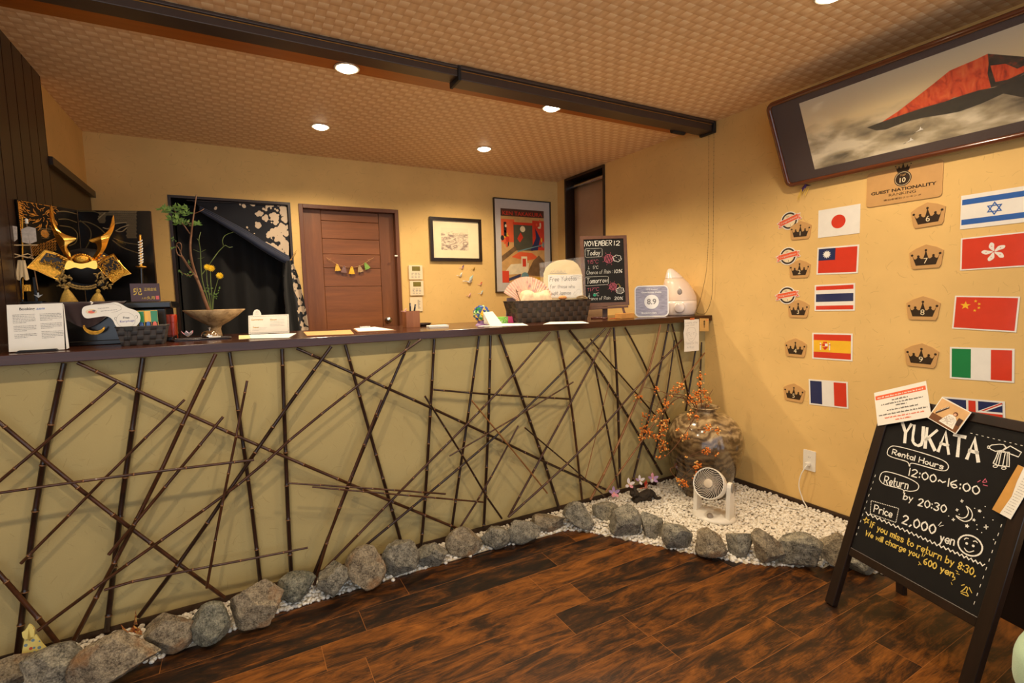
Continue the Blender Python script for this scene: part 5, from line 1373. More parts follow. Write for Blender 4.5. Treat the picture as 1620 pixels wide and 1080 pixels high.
    mb.build('dragon_print', [m_gold4, m_silv, plain('dull_gold_print', L(104, 86, 50), .4, .3)], po)

# arrow stand
yA = yP+.1; MA0 = FM((0, yA, 0)); ka = K(0, 290, 5.4); pa_ = on(MA0, *ka(240, 1000))
t = thing('arrow_stand', 'small black stand holding two white feathered arrows and a bow, left of the helmet', 'arrow stand', FM((pa_.x, yA, ZPT)))
G = t.matrix_world.copy(); a2 = lambda a, b: on(G, *ka(a, b))
m_feather = plain('white_feather', L(196, 184, 172), .8, var=.18, scale=90)
for cap, fea, s0, s1, tip in (((88, 320), [(30, 348), (60, 365), (92, 360), (155, 372), (158, 480), (105, 520), (40, 490), (55, 450), (28, 440), (45, 400)], (88, 345), (142, 925), (146, 992)), ((235, 330), [(190, 395), (250, 372), (312, 385), (322, 498), (262, 520), (200, 505)], (235, 350), (333, 915), (338, 978))):
    ar = MB(); a, b = a2(*s0), a2(*s1); ar.tube([(a.x, a.y, .01), (b.x, b.y, .012)], .0022, 8); sh_ = ar.build('arrow', plain('arrow_shaft', L(120, 84, 44), .4), t)
    mb = MB(); mb.prism([tuple(a2(*p)) for p in fea], .011, .0125); mb.build('fletching', m_feather, sh_)
    mb = MB(); c = a2(*cap); mb.lathe([(.004, 0), (.006, .004), (.004, .009), (.006, .016), (.003, .02), (0, .021)], 14, 0, Matrix.Translation((c.x, c.y-.008, .01)) @ Matrix.Rotation(-PI/2, 4, 'X')); mb.build('nock', m_wht, sh_)
    mb = MB(); c = a2(*tip); s = .0145; mb.prism([(c.x, c.y), (c.x+s, c.y+s*.95), (c.x+s*.2, c.y+s*.72), (c.x+s*.2, c.y+s*1.5), (c.x-s*.2, c.y+s*1.5), (c.x-s*.2, c.y+s*.72), (c.x-s, c.y+s*.95)], .01, .013); mb.build('arrowhead', plain('pewter', L(186, 178, 166), .35, .8), sh_)
mb = MB(); a, b = a2(40, 532), a2(330, 530); mb.tube([(a.x, a.y, .016), (b.x, b.y, .016)], .0024, 8)
for s in (-1, 1): mb.tube([(*a2(195, 622), .022), (*a2(195+s*60, 605), .024), (*a2(195+s*95, 618), .022), (*a2(195+s*60, 640), .022), (*a2(195, 625), .024)], .0022, 8)
mb.tube([(*a2(200, 625), .022), (*a2(305, 645), .02)], .002, 6); mb.build('white_cord', plain('cream_cord', L(206, 176, 132), .8), t)
mb = MB(); a, b = a2(192, 290), a2(200, 990); mb.tube([(a.x, a.y, .004), (b.x, max(b.y, .004), .004)], .003, 8); mb.build('bow', m_gold2, t)
mb = MB()
for i in range(16):
    f = i/15; a, b = a2(175+50*f, 660), a2(158+100*f, 815+15*math.sin(f*9)); mb.tube([(a.x, a.y, .022), (b.x, b.y, .022+.004*math.cos(i))], .0028, 5)
mb.build('tassel', plain('cream_tassel', L(214, 190, 150), .8, var=.1), t)
mb = MB(); a, b = a2(215, 925), a2(270, 865); mb.box((a.x, a.y, -.004), (b.x, b.y, .014)); mb.build('gold_clasp', m_gold2, t, bevel=.002)
mb = MB(); a, b = a2(110, 1000), a2(370, 965); mb.box((a.x, 0.002, -.03), (b.x, .012, .02)); mb.box((a.x+.02, .011, -.012), (a.x+.03, a2(0, 800).y, -.004)); mb.box((b.x-.03, .011, -.012), (b.x-.02, a2(0, 800).y, -.004)); mb.build('stand', m_black, t, bevel=.002)
# sword
yS = yP+.12; kp = K(0, 280, 3.6); MS = FM((0, yS, 0)); a, b = on(MS, *kp(797, 328)), on(MS, *kp(806, 640))
t = thing('display_sword', 'small gold hilted sword standing upright right of the helmet', 'sword', UP((b.x, yS, ZPT)))
d = Vector((a.x-b.x, 0, a.y-ZPT)); z1 = d.z
def along(f): return (d.x*f, 0, d.z*f)
mb = MB(); mb.tube([along(.0), along(.52)], .006, 12); mb.build('scabbard', m_black, t)
mb = MB(); mb.tube([along(.5), along(.52), along(.53), along(.54)], [.003, .02, .02, .003], 18)
mb.build('guard', m_gold2, t)
mb = MB(); mb.tube([along(.54), along(.97), along(1.0)], [.0055, .0055, .003], 12); mb.build('hilt', m_gold1, t)
mb = MB()
for i in range(9): c = along(.58+.04*i); mb.tube([(c[0]-.007, -.005, c[2]-.005), (c[0]+.004+.003*(i % 2), -.009, c[2]), (c[0]+.008, -.004, c[2]+.006)], .0026, 6)
mb.build('cord_wrap', m_wht, t)
mb = MB(); mb.box((-.03, -.015, .001), (.03, .02, .012)); mb.box((-.012, -.004, .012), (-.007, .012, .08)); mb.box((.007, -.004, .012), (.012, .012, .08)); mb.build('stand', m_black, t, bevel=.002)
# name plaque
yN = yP+.02; kn = K(120, 430, 8.306); MN = FM((0, yN, 0)); a, b = on(MN, *kn(706, 150)), on(MN, *kn(1112, 378))
W, H = b.x-a.x, a.y-ZPT-.002
t = thing('name_plaque', 'small brown plaque with gold characters on the right end of the display stand', 'plaque', FM(((a.x+b.x)/2, yN, ZPT+.001)))
mb = MB(); mb.prism([(-W/2, 0), (W/2, 0), (W/2, H), (-W/2, H)], -.01, 0); mb.build('plate', plain('maroon_plaque', L(70, 36, 34), .35), t, bevel=.001)
mb = MB(); mb.text('兜', -W*.26, H*.4, H*.42, 0, .0006, bold=.01); mb.text('正絹金城', W*.18, H*.6, H*.19, 0, .0006, width=W*.42); mb.text('人形', -W*.06, H*.13, H*.12, 0, .0006); mb.text('久月', W*.17, H*.12, H*.2, 0, .0006, bold=.01)
mb.rect(W*.35, H*.1, W*.46, H*.3, .0006, 1); mb.build('gold_lettering', [m_goldp, m_red], t)
# ------------------------------------------------------------------ things along the counter
def ctop(px, py): return at(px, py, 'z', HC)
# hotel notice card in its stand
b0 = ctop(14.5, 558.5); yK = b0.y
kc = K(0, 280, 3.6); MK = FM((0, yK, 0)); q4 = [on(MK, *kc(*p)) for p in ((38, 738), (357, 727), (375, 990), (52, 1006))]
org = Vector((q4[3].x, yK, HC)); t = thing('notice_card', 'white printed letter card propped on the counter at the left end', 'card', FM(org, 0, 0))
G = t.matrix_world.copy(); Q = [on(G, *kc(*p)) for p in ((38, 738), (357, 727), (370, 990), (52, 1006))]
dy = -min(Q[2].y, Q[3].y)+.003
Q = [Vector((p.x, p.y+dy)) for p in Q]; W = Q[1].x-Q[0].x; H = Q[0].y
mb = MB(); mb.prism([tuple(p) for p in Q], -.002, 0, 0)
ex = (Q[1]-Q[0]).normalized(); rot = math.atan2(ex.y, ex.x)
c = Q[0]+ex*W*.5-Vector((0, H*.12)); mb.text('Booking', c.x-.002, c.y, H*.075, 1, .0006, 'r', .015, rot); mb.text('.com', c.x+.001, c.y, H*.075, 2, .0006, 'l', .01, rot)
q = random.Random(5)
for col in (0, 1):
    y = Q[0].y-H*.22
    for blk in ((6, 4, 3) if col == 0 else (5, 4, 5))[0:3]:
        for i in range(blk):
            words(mb, Q[0].x+.008+W*(.03+.48*col), Q[0].x+.004+W*(.03+.48*col)+W*.43*(1 if i < blk-1 else .6), y+(ex.y/ex.x)*W*(.03+.48*col), H*.016, 3, q, ex.y/ex.x); y -= H*.033
        y -= H*.04
mb.build('card', [m_paper, m_ink, m_blue, m_grey], t)
mb = MB(); mb.prism([(Q[1].x+.001, Q[1].y-.004), (Q[1].x+.002, Q[1].y-.006), (Q[2].x+.012, Q[2].y+.004), (Q[2].x+.004, Q[2].y)], -.006, -.0035); mb.build('second_sheet', m_paper, t)
mb = MB(); mb.prism([(Q[3].x+.02, .0005), (Q[2].x-.014, .0005), (Q[2].x-.022, .008), (Q[3].x+.03, .008)], .0005, .02); mb.prism([(Q[3].x+.03, .0005), (Q[2].x-.03, .0005), (Q[2].x-.03, H*.4), (Q[3].x+.03, H*.4)], -.012, -.007); mb.build('easel', m_blackm, t)

# woven basket helper
def weave_mat(name, c0, c1, cw, ch):
    m, n = base_mat(name)
    sp = n.new('ShaderNodeSeparateXYZ'); n.link(n.coord(), sp.inputs[0])
    u = n.math('DIVIDE', n.math('ADD', sp.outputs[0], sp.outputs[1]), cw); v = n.math('DIVIDE', sp.outputs[2], ch)
    ck = n.math('GREATER_THAN', n.math('MODULO', n.math('ADD', n.math('ADD', n.math('FLOOR', u), n.math('FLOOR', v)), 1000.0), 2.0), .5)
    fu, fv = n.math('FRACT', u), n.math('FRACT', v)
    hb = lambda f: n.math('SUBTRACT', 1.0, n.math('POWER', n.math('ABSOLUTE', n.math('SUBTRACT', n.math('MULTIPLY', f, 2.0), 1.0)), 3.0))
    h = n.math('ADD', n.math('MULTIPLY', ck, hb(fu)), n.math('MULTIPLY', n.math('SUBTRACT', 1.0, ck), hb(fv)))
    f = n.noise(n.coord(scale=(1, 1, 5)), 60, 4)
    c = n.mix(ck, c0, c1); c = n.mix(n.math('MULTIPLY', f, .4), c, (.01, .008, .006, 1))
    n.link(c, n.b.inputs['Base Color']); n.b.inputs['Roughness'].default_value = .55; n.bump(h, .6, .004)
    return m
def basket(name, label, tl, tr, bl, br, depth, mat):
    a = ctop(*bl); y0 = a.y; M = FM((0, y0, 0))
    A, B = on(M, *bl), on(M, *br); M2 = FM((0, y0-.012, 0)); C_, D_ = on(M2, *tl), on(M2, *tr)
    cx = (A.x+B.x)/2; wb = (B.x-A.x)/2; wt = (D_.x-C_.x)/2; ct = (C_.x+D_.x)/2-cx; H = (C_.y+D_.y)/2-HC
    t = thing(name, label, 'basket', UP((cx, y0, HC+.0005)))
    mb = MB(); th = .004
    lo = [(-wb, 0), (wb, 0), (wb, depth), (-wb, depth)]; hi = [(ct-wt, -.012), (ct+wt, -.012), (ct+wt, depth+.012), (ct-wt, depth+.012)]
    inn = lambda P: [(x+(th if x < ct else -th), y+(th if y < depth/2 else -th)) for x, y in P]
    v = [(*p, 0) for p in lo]+[(*p, H) for p in hi]+[(*p, th) for p in inn(lo)]+[(*p, H) for p in inn(hi)]
    f = [(3, 2, 1, 0)]+[(i, (i+1) % 4, 4+(i+1) % 4, 4+i) for i in range(4)]+[(4+i, 4+(i+1) % 4, 12+(i+1) % 4, 12+i) for i in range(4)]+[(8+(i+1) % 4, 8+i, 12+i, 12+(i+1) % 4) for i in range(4)]+[(8, 9, 10, 11)]
    mb.add(v, f); mb.build('body', mat, t)
    mb = MB(); mb.tube([(*p, H) for p in hi], .003, 6, closed=True); mb.build('rim', mat, t)
    return t, H, wt, ct, depth
kb = K(120, 430, 8.306)
bsk, BH, bw, bct, bd = basket('woven_basket', 'small dark woven basket of earplug packets in front of the helmet stand', kb(515, 730), kb(1185, 708), kb(600, 975), kb(1150, 945), .095, weave_mat('dark_woven_band', L(40, 34, 32), L(66, 58, 54), .021, .02))
mb = MB(); 
for s in (-1, 1): mb.tube([(bct-.04+s*.004, -.014, BH*.9), (bct-.04+s*.007, -.017, BH*.6), (bct-.04+s*.005, -.016, BH*.35), (bct-.04-s*.002, -.016, BH*.3)], .0009, 6)
mb.box((bct-.052, -.016, BH*.82), (bct-.028, -.008, BH*1.03)); mb.build('binder_clip', m_blackm, bsk)
# ear shaped sign
bp = bsk.matrix_world.translation; MS = FM((0, bp.y-.004, 0)); 
ear = [(80, 520), (105, 460), (200, 435), (330, 420), (430, 410), (520, 398), (590, 420), (680, 470), (790, 508), (840, 560), (845, 640), (805, 700), (760, 735), (600, 745), (530, 712), (490, 640), (450, 600), (380, 582), (250, 598), (150, 610), (100, 582)]
o0 = on(MS, *kb(600, 745)); t = thing('earplug_sign', 'white ear shaped card offering free earplugs, clipped to the dark woven basket', 'sign', FM((o0.x, bp.y-.003, o0.y)))
G = t.matrix_world.copy(); e2 = lambda a, b: on(G, *kb(a, b))
mb = MB(); mb.prism([(p.x, p.y) for p in cr([(*e2(*p), 0) for p in ear], 5, True)], 0, .0015, 0)
c = e2(665, 612); s = (e2(720, 600)-e2(610, 600)).length
mb.text('Free', c.x, c.y, s*.42, 1, .0021, bold=.02); c = e2(680, 655); mb.text('Earplugs', c.x, c.y, s*.4, 2, .0021, bold=.01, rot=.06, width=s*1.75)
c = e2(660, 630); R = s*1.12
mb.ring(c.x, c.y, R, R*1.02, .0019, 3, 40); 
for sg, (a, b) in ((1, (525, 615)), (-1, (800, 590))):
    p = e2(a, b); mb.ribbon([(p.x+sg*R*.12*math.cos(u)*(1 if u < 3 else .8), p.y+R*.2*math.sin(u)) for u in [x*.5 for x in range(1, 11)]], .0012, .0021, 3)
c = e2(205, 522); mb.disc(c.x, c.y, s*.64, .0019, 4, 24, s*.36); mb.disc(c.x, c.y-s*.05, s*.4, .0022, 5, 16, s*.2); mb.disc(c.x+s*.3, c.y+s*.12, s*.2, .0023, 3, 12, s*.12)
q = random.Random(1); a = e2(290, 485); words(mb, a.x, a.x+s*1.3, a.y, s*.11, 3, q, .08, .002); a = e2(330, 520); words(mb, a.x, a.x+s*2.0, a.y, s*.11, 3, q, .1, .002)
mb.ribbon([tuple(e2(*p)) for p in ((290, 430), (500, 420), (590, 450), (600, 490), (540, 520), (470, 530))], .0008, .0019, 3)
mb.build('card', [m_paper, m_ink, plain('lilac_print', L(120, 116, 176), .5), m_grey, m_cream, m_or], t)
mb = MB(); a = e2(205, 400)
mb.tube([(a.x-.003, a.y+.003, .001), (a.x+.004, a.y-.002, .003), (a.x-.001, a.y-.007, .003)], .0025, 6); mb.build('ribbon_knot', m_wht, t)
# packets
for i, (a, b, cols, lab) in enumerate(((800, 905, (m_yel, m_green, m_blue), 'yellow and green earplug packet beside the ear shaped sign'), (890, 1000, (m_green, m_yel, m_blue), 'green and blue earplug packet in the middle of the basket'), (975, 1085, (m_yel, m_green, m_or), 'yellow and green earplug packet at the right end of the basket'))):
    M = FM((0, bp.y+.03+.012*(i % 2), 0)); A, B = on(M, *kb(a, 505+8*(i == 0))), on(M, *kb(b, 720)); W = B.x-A.x; H = A.y-HC-.012
    mb = MB(); mb.prism([(-W/2, 0), (W/2, 0), (W/2, H), (-W/2, H)], -.004, .0, 0); mb.rect(-W/2, H*.62, W/2, H*.98, .0005, 1); mb.rect(-W*.45, H*.5, W*.45, H*.62, .0007, 3); mb.disc(0, H*.52, W*.3, .0009, 2, 16, H*.12)
    for k_ in range(4): mb.rect(-W*.4, H*(.2+.07*k_), W*.3, H*(.225+.07*k_), .0009, 3)
    mb.rect(-W*.2, H*.12, W*.2, H*.28, .0008, 2)
    tag(mb.build('earplug_packet', [*cols, m_ink], M=FM(((A.x+B.x)/2, bp.y+.03+.012*(i % 2), HC+.0125), 0, .06)), lab, 'packet', 'earplug packets in the dark basket')
# red container
kf = K(120, 430, 8.306); g = ctop(*kf(1262, 872)); g.y = 2.86; M = FM((0, g.y, 0)); a, b, c = on(M, *kf(1197, 560)), on(M, *kf(1325, 560)), on(M, *kf(1262, 640)); R = (b.x-a.x)/2; H = a.y-HC
t = thing('red_container', 'red round lidded container behind the dark woven basket', 'container', UP(((a.x+b.x)/2, g.y, HC)))
m_rp = plain('red_orange_plastic', L(196, 56, 22), .35, coat=.3)
mb = MB(); mb.lathe([(0, .0005), (R*.93, .0005), (R*.95, H*.02), (R*.96, H*.7), (0, H*.7)], 32, smooth=False); mb.build('cup', m_rp, t)
mb = MB(); mb.lathe([(R, H*.68), (R*1.02, H*.7), (R*1.02, H*.95), (R*.94, H), (0, H)], 32, smooth=False); mb.build('lid', m_rp, t)

# tray, bell, flower
k2 = K(240, 290, 4.154)
a, b = ctop(*k2(140, 1036)), ctop(*k2(520, 1018)); cx, cy = (a.x+b.x)/2, (a.y+b.y)/2; W = (b.x-a.x)
t = thing('dark_tray', 'dark lacquer tray under the call bell', 'tray', UP((cx, cy, HC)))
mb = MB(); A = rrect(-W/2, -.05, W/2, .05, .012); mb.prism(A, .0005, .004); mb.tube([(x, y, .006) for x, y in A], .004, 8, closed=True); mb.build('tray', plain('dark_red_lacquer', L(34, 20, 18), .25, coat=.5), t)
MB_ = FM((0, cy, 0)); a, b = on(MB_, *k2(322, 990)), on(MB_, *k2(440, 990)); R = (b.x-a.x)/2
t = thing('call_bell', 'shiny silver call bell on the dark tray', 'bell', UP(((a.x+b.x)/2, cy, HC+.0045)))
mb = MB(); mb.lathe([(0, 0), (R*1.02, 0), (R*1.02, R*.12), (R*.8, R*.16)], 36); mb.build('base', m_blackm, t)
mb = MB(); mb.lathe([(R*.98, R*.2), (R, R*.26), (R*.97, R*.48), (R*.84, R*.74), (R*.6, R*.94), (R*.3, R*1.04), (0, R*1.06)], 40); mb.build('dome', plain('chrome', L(226, 220, 210), .06, 1.0, var=.01), t)
mb = MB(); mb.lathe([(R*.08, R*1.04), (R*.08, R*1.25), (R*.18, R*1.28), (R*.18, R*1.38), (0, R*1.4)], 20); mb.build('plunger', m_steel, t)
mb = MB(); mb.box((-R*.1, -R*1.12, R*.02), (R*1.25, -R*1.04, R*.32)); mb.build('white_label', m_paper, t)
def bloom(name, M, s, petals, mats, label, cat='flower', group=None, tiltp=.5):
    mb = MB()
    for i, (a, mt) in enumerate(petals):
        R_ = Matrix.Rotation(a, 4, 'Z') @ Matrix.Rotation(-tiltp, 4, 'Y')
        pts = [(0, 0, 0), (.4*s, -.24*s, .02*s), (.75*s, -.22*s, .06*s), (1.05*s, 0, .16*s), (.75*s, .22*s, .06*s), (.4*s, .24*s, .02*s)]
        up = [(x, y, z+.03*s) for x, y, z in pts]
        mb.add(pts+up, [(5, 4, 3, 2, 1, 0), (6, 7, 8, 9, 10, 11)]+[(j, (j+1) % 6, 6+(j+1) % 6, 6+j) for j in range(6)], mt, False, R_)
    mb.ball((0, 0, .1*s), .1*s, len(mats)-1, 2)
    return tag(mb.build(name, mats, M=M), label, cat, group)
m_lil = plain('lilac_petal', L(184, 150, 196), .6, var=.15); m_wp = plain('white_petal', L(232, 222, 226), .6); m_pk = plain('pink_petal', L(222, 152, 168), .6, var=.15)
p = ctop(*k2(240, 1026)); bloom('paper_flower', UP((p.x, p.y+.0, HC+.012), .3), .036, [(PI/2, 0), (PI/2+1.25, 2), (PI/2-1.25, 2), (-PI/2+.5, 1), (-PI/2-.5, 1)], [m_lil, m_wp, m_pk, m_yel], 'white and purple folded paper flower on the left end of the tray', tiltp=.7)

# flower bowl with branches
g = ctop(*k2(455, 1006)); yB = g.y+.04; MBo = FM((0, yB, 0)); a, b = on(MBo, *k2(200, 838)), on(MBo, *k2(615, 826)); R = (b.x-a.x)/2; H = (a.y+b.y)/2-HC; fr = (on(MBo, *k2(490, 1000)).x-on(MBo, *k2(412, 1000)).x)/2*1.0
bowlM = UP(((a.x+b.x)/2, yB, HC))
def clay(name, c0, c1, sc=20, rough=.7, c2=None):
    m, n = base_mat(name); f = n.noise(n.coord(), sc, 7, .7, .3)
    st = [(.32, c0), (.5, c1)]+([(.66, c2)] if c2 else [])
    n.link(n.ramp(f, st), n.b.inputs['Base Color']); n.b.inputs['Roughness'].default_value = rough; n.bump(f, .3, .004); return m
mb = MB(); mb.lathe([(0, .0005), (fr*1.05, .0005), (fr*1.0, H*.1), (fr*.85, H*.28), (fr*1.05, H*.4), (R*.45, H*.55), (R*.74, H*.76), (R, H), (R*.985, H*1.015), (R*.7, H*.82), (R*.4, H*.62), (0, H*.55)], 48)
tag(mb.build('flower_bowl', clay('sandy_clay', L(96, 74, 48), L(166, 136, 96), 26, .65, L(186, 158, 116)), M=bowlM), 'wide sandy clay footed flower bowl on the counter', 'bowl')
MBr = FM((bowlM.translation.x, yB, HC)); br = lambda a, b: on(MBr, *k2(a, b))
m_twig = plain('brown_twig', L(112, 76, 50), .7, var=.25, scale=60, bump=.4); m_stem = plain('green_stem', L(86, 102, 48), .6, var=.2); m_leaf = plain('green_leaf', L(86, 116, 38), .55, var=.3, scale=50); m_ylw = plain('yellow_flower', L(246, 204, 30), .55, var=.1)
def branch(mb, pts, r0, r1, zz=0.0, dz=.04):
    P = [br(*p) for p in pts]; q = random.Random(len(pts)*7+int(pts[0][0]))
    Pz = [(p.x, p.y, zz+dz*(i/len(P))*q.uniform(-1, 1)) for i, p in enumerate(P)]; C_ = cr(Pz, 5)
    mb.tube(C_, [r0+(r1-r0)*i/(len(C_)-1) for i in range(len(C_))], 7); return C_
def leaf(mb, p, ang, s, mat=0, tz=0.0):
    d = Vector((math.cos(ang), math.sin(ang), tz)); nn = Vector((-d.y, d.x, .25)); p = Vector(p)
    mb.add([p, p+d*s*.4+nn*s*.2, p+d*s, p+d*s*.4-nn*s*.2], [(0, 1, 2), (0, 2, 3)], mat)
    mb.add([p-Vector((0, 0, .0005)), p+d*s*.4+nn*s*.2-Vector((0, 0, .0005)), p+d*s-Vector((0, 0, .0005)), p+d*s*.4-nn*s*.2-Vector((0, 0, .0005))], [(2, 1, 0), (3, 2, 0)], mat)
H0 = H*.7
t = thing('maple_branch', 'tall brown maple branch with green leaves standing in the clay flower bowl', 'branch', MBr)
mb = MB(); branch(mb, [(380, 850), (345, 755), (318, 680), (285, 590), (262, 500), (255, 420), (258, 345), (270, 270), (278, 200), (292, 70)], .008, .0025)
branch(mb, [(250, 330), (215, 280), (165, 215), (145, 160)], .003, .0012); branch(mb, [(275, 200), (320, 185), (345, 165)], .002, .001); branch(mb, [(262, 350), (262, 290), (230, 250)], .002, .001); mb.build('twigs', m_twig, t)
mb = MB(); q = random.Random(3)
for cx_, cy_, n_, sp_ in ((110, 180, 26, 55), (215, 165, 16, 30), (215, 200, 16, 30), (190, 260, 26, 45), (275, 268, 20, 45), (150, 235, 16, 40), (90, 170, 14, 40), (160, 155, 10, 30)):
    for i in range(n_):
        p = br(cx_+q.uniform(-1, 1)*sp_, cy_+q.uniform(-.4, .4)*sp_*.5); leaf(mb, (p.x, p.y, q.uniform(-.03, .03)), q.uniform(-.6, 3.7), q.uniform(.016, .028), 0, q.uniform(-.3, .3))
mb.build('leaves', m_leaf, t)
t = thing('bare_branch', 'forked bare brown branch leaning left in the clay flower bowl', 'branch', MBr)
mb = MB(); branch(mb, [(385, 850), (350, 770), (315, 670), (280, 600), (240, 545), (200, 482)], .008, .005, .012); branch(mb, [(200, 482), (175, 470), (160, 430), (170, 395), (190, 395), (198, 420), (190, 460)], .003, .002, .01); branch(mb, [(200, 482), (185, 440), (160, 400)], .003, .0015, .01); branch(mb, [(280, 600), (235, 605), (190, 580)], .0016, .0008, .015); mb.build('twigs', m_twig, t)
mb = MB()
for cx_, cy_ in ((195, 580), (235, 600), (260, 590), (250, 520), (150, 370), (135, 425)):
    for i in range(5): p = br(cx_+q.uniform(-12, 12), cy_+q.uniform(-12, 12)); leaf(mb, (p.x, p.y, .012), q.uniform(0, 6), .012)
mb.build('leaves', m_leaf, t)
t = thing('green_twig', 'thin green twig spreading right in the clay flower bowl', 'branch', MBr)
mb = MB(); branch(mb, [(392, 850), (360, 740), (332, 640), (322, 540), (318, 440), (310, 370), (320, 316)], .003, .0014, -.02); branch(mb, [(325, 600), (360, 555), (400, 500), (440, 440), (480, 402)], .0028, .0016, -.02); branch(mb, [(470, 405), (465, 370), (485, 335), (540, 314)], .0016, .001, -.02); branch(mb, [(480, 402), (510, 418), (532, 412)], .0012, .0008, -.02)
for a_, b_ in (((318, 450), (272, 432)), ((318, 450), (354, 432)), ((320, 490), (300, 492)), ((322, 492), (345, 484)), ((312, 380), (295, 358))): branch(mb, [a_, b_], .001, .0007, -.02)
mb.build('twigs', m_stem, t)
for pts, fl, lab in (([(395, 850), (380, 740), (365, 650), (362, 570)], [(368, 553, .017)], 'left yellow flower of the pair in the clay bowl'), ([(398, 850), (398, 760), (390, 660), (386, 580)], [(393, 560, .018)], 'right yellow flower of the pair in the clay bowl'), ([(402, 850), (408, 740), (428, 660), (440, 620)], [(448, 608, .018)], 'single lower yellow flower in the clay bowl')):
    t = thing('yellow_flower', lab, 'flower', MBr, 'yellow flowers in the clay bowl'); mb = MB(); branch(mb, pts, .002, .0016, .02, .01); mb.build('stem', m_stem, t)
    mb = MB(); px_, py_, s_ = fl[0]; p = br(px_, py_)
    for ring_, n_, k_ in ((0, 14, 1.0), (1, 11, .75), (2, 7, .45)):
        for i in range(n_): leaf(mb, (p.x, p.y, .025+.003*ring_), 2*PI*i/n_+ring_*.3, s_*k_, 0, .15+.25*ring_)
    mb.ball((p.x, p.y, .027), s_*.35, 0, 2); mb.build('petals', m_ylw, t)
    mb = MB()
    for cx_, cy_ in ((pts[2][0]+12, pts[2][1]+30), (pts[2][0]-8, pts[2][1]+70), (pts[1][0]+14, pts[1][1]-10)):
        for i in range(3): pp = br(cx_+q.uniform(-8, 8), cy_+q.uniform(-8, 8)); leaf(mb, (pp.x, pp.y, .02), q.uniform(0, 6), .012)
    mb.build('leaves', m_leaf, t)

# white handwritten card
k4 = K(380, 470, 9); g = ctop(*k4(400, 522)); M = FM((0, g.y, 0)); o0 = on(M, *k4(122, 524)); t = thing('handwritten_card', 'white handwritten card with a dashed border and a round tab, standing by the curtain', 'sign', FM((o0.x, g.y, HC+.001), 0, .05, 0))
G = t.matrix_world.copy(); w2 = lambda a, b: on(G, *k4(a, b))
mb = MB(); P = [w2(*p) for p in ((120, 524), (702, 506), (690, 242), (300, 254), (295, 222), (272, 186), (240, 172), (205, 182), (185, 215), (180, 258), (116, 262))]; mn = min(p.y for p in P)
mb.prism([(p.x, max(p.y, 0.0)) for p in P], -.0015, 0)
for a_, b_ in (((132, 278), (672, 258)), ((672, 258), (688, 488)), ((688, 488), (138, 508)), ((138, 508), (132, 278))):
    A, B = w2(*a_), w2(*b_); n_ = int((B-A).length/.0075)
    for i in range(n_): mb.ribbon([A.lerp(B, (i+.2)/n_), A.lerp(B, (i+.65)/n_)], .0013, .0004, 1)
for tx, p0, p1, pt_, mt in (('Currency', (158, 332), (325, 328), (158, 305), 1), ('Room', (428, 330), (520, 328), (428, 306), 1), ('Travel', (180, 440), (262, 438), (180, 415), 1)):
    A, B = w2(*p0), w2(*p1); mb.rect(A.x, A.y+.001, B.x, A.y+.004, .0003, 3); chalk(mb, G, tx, p0, p1, pt_, .0007, mt, .0006, k=k4)
q = random.Random(21)
for a_, b_, L_ in ((425, 350, 200), (425, 372, 210), (425, 395, 190), (425, 410, 210), (270, 436, 110), (175, 460, 190), (175, 478, 90), (530, 322, 100)): p = w2(a_, b_); e = w2(a_+L_, b_-4); words(mb, p.x, e.x, p.y, .0018, 2, q)
c = w2(240, 225); mb.ring(c.x, c.y, .0085, .0092, .0004, 2); mb.ribbon([(c.x-.004, c.y+.003), (c.x, c.y-.003), (c.x+.004, c.y+.004)], .0008, .0005, 2); mb.disc(c.x-.003, c.y+.004, .001, .0005, 1, 8)
mb.build('card', [m_paper, m_ink, m_grey, m_yel], t)
mb = MB(); mb.prism([(.01, .0005), (.09, .0005), (.05, .05)], -.02, -.003); mb.build('prop', m_paper, t)

# flat papers
def sheet(name, label, cat, pts, mat, z, th=.0008, marks=0):
    P = [at(*p, 'z', HC+z) for p in pts]; c = sum(P, Vector((0, 0, 0)))/len(P)
    mb = MB(); mb.prism([(p.x-c.x, p.y-c.y) for p in P], 0, th)
    if marks:
        a, b, d = P[0]-c, P[1]-c, P[3]-c
        for i in range(marks):
            f = .15+.7*i/marks; s_ = a.lerp(d, f); e_ = b.lerp(P[2]-c, f); mb.ribbon([s_.lerp(e_, .12), s_.lerp(e_, .8)], .0018, th+.0003, 1)
    return tag(mb.build(name, [mat, m_grey], M=UP((c.x, c.y, HC+z))), label, cat)
sheet('paper_sheet', 'yellowish paper sheet lying left of the handwritten card', 'paper', [k4(-20, 600), k4(150, 588), k4(130, 540), k4(-20, 545)], plain('yellowish_paper', L(222, 206, 150), .7), .0006)
sheet('paper_sheet', 'loose white paper sheet lying under the handwritten card', 'paper', [k4(150, 588), k4(690, 578), k4(800, 515), k4(125, 535)], m_paper, .0016, marks=4)
sheet('desk_mat', 'tan paper mat lying on the counter in front of the door', 'mat', [k4(950, 548), k4(1620, 524), k4(1570, 466), k4(900, 494)], plain('tan_mat', L(214, 162, 96), .5), .0006)
k3 = K(460, 300, 4.5)
P = [at(*k3(*p), 'z', HC+.003) for p in ((478, 1012), (740, 1000), (600, 978), (446, 990))]; c = sum(P, Vector((0, 0, 0)))/4
t = thing('clipboard', 'clipboard with white forms lying on the counter in front of the door', 'clipboard', UP((c.x, c.y, HC)))
mb = MB(); mb.prism([((p.x-c.x)*1.05, (p.y-c.y)*1.05) for p in P], .0006, .0036); mb.build('board', plain('tan_board', L(160, 110, 66), .5), t)
mb = MB(); mb.prism([((p.x-c.x)*.96, (p.y-c.y)*.96) for p in P], .0038, .006); mb.build('paper', m_paper, t)
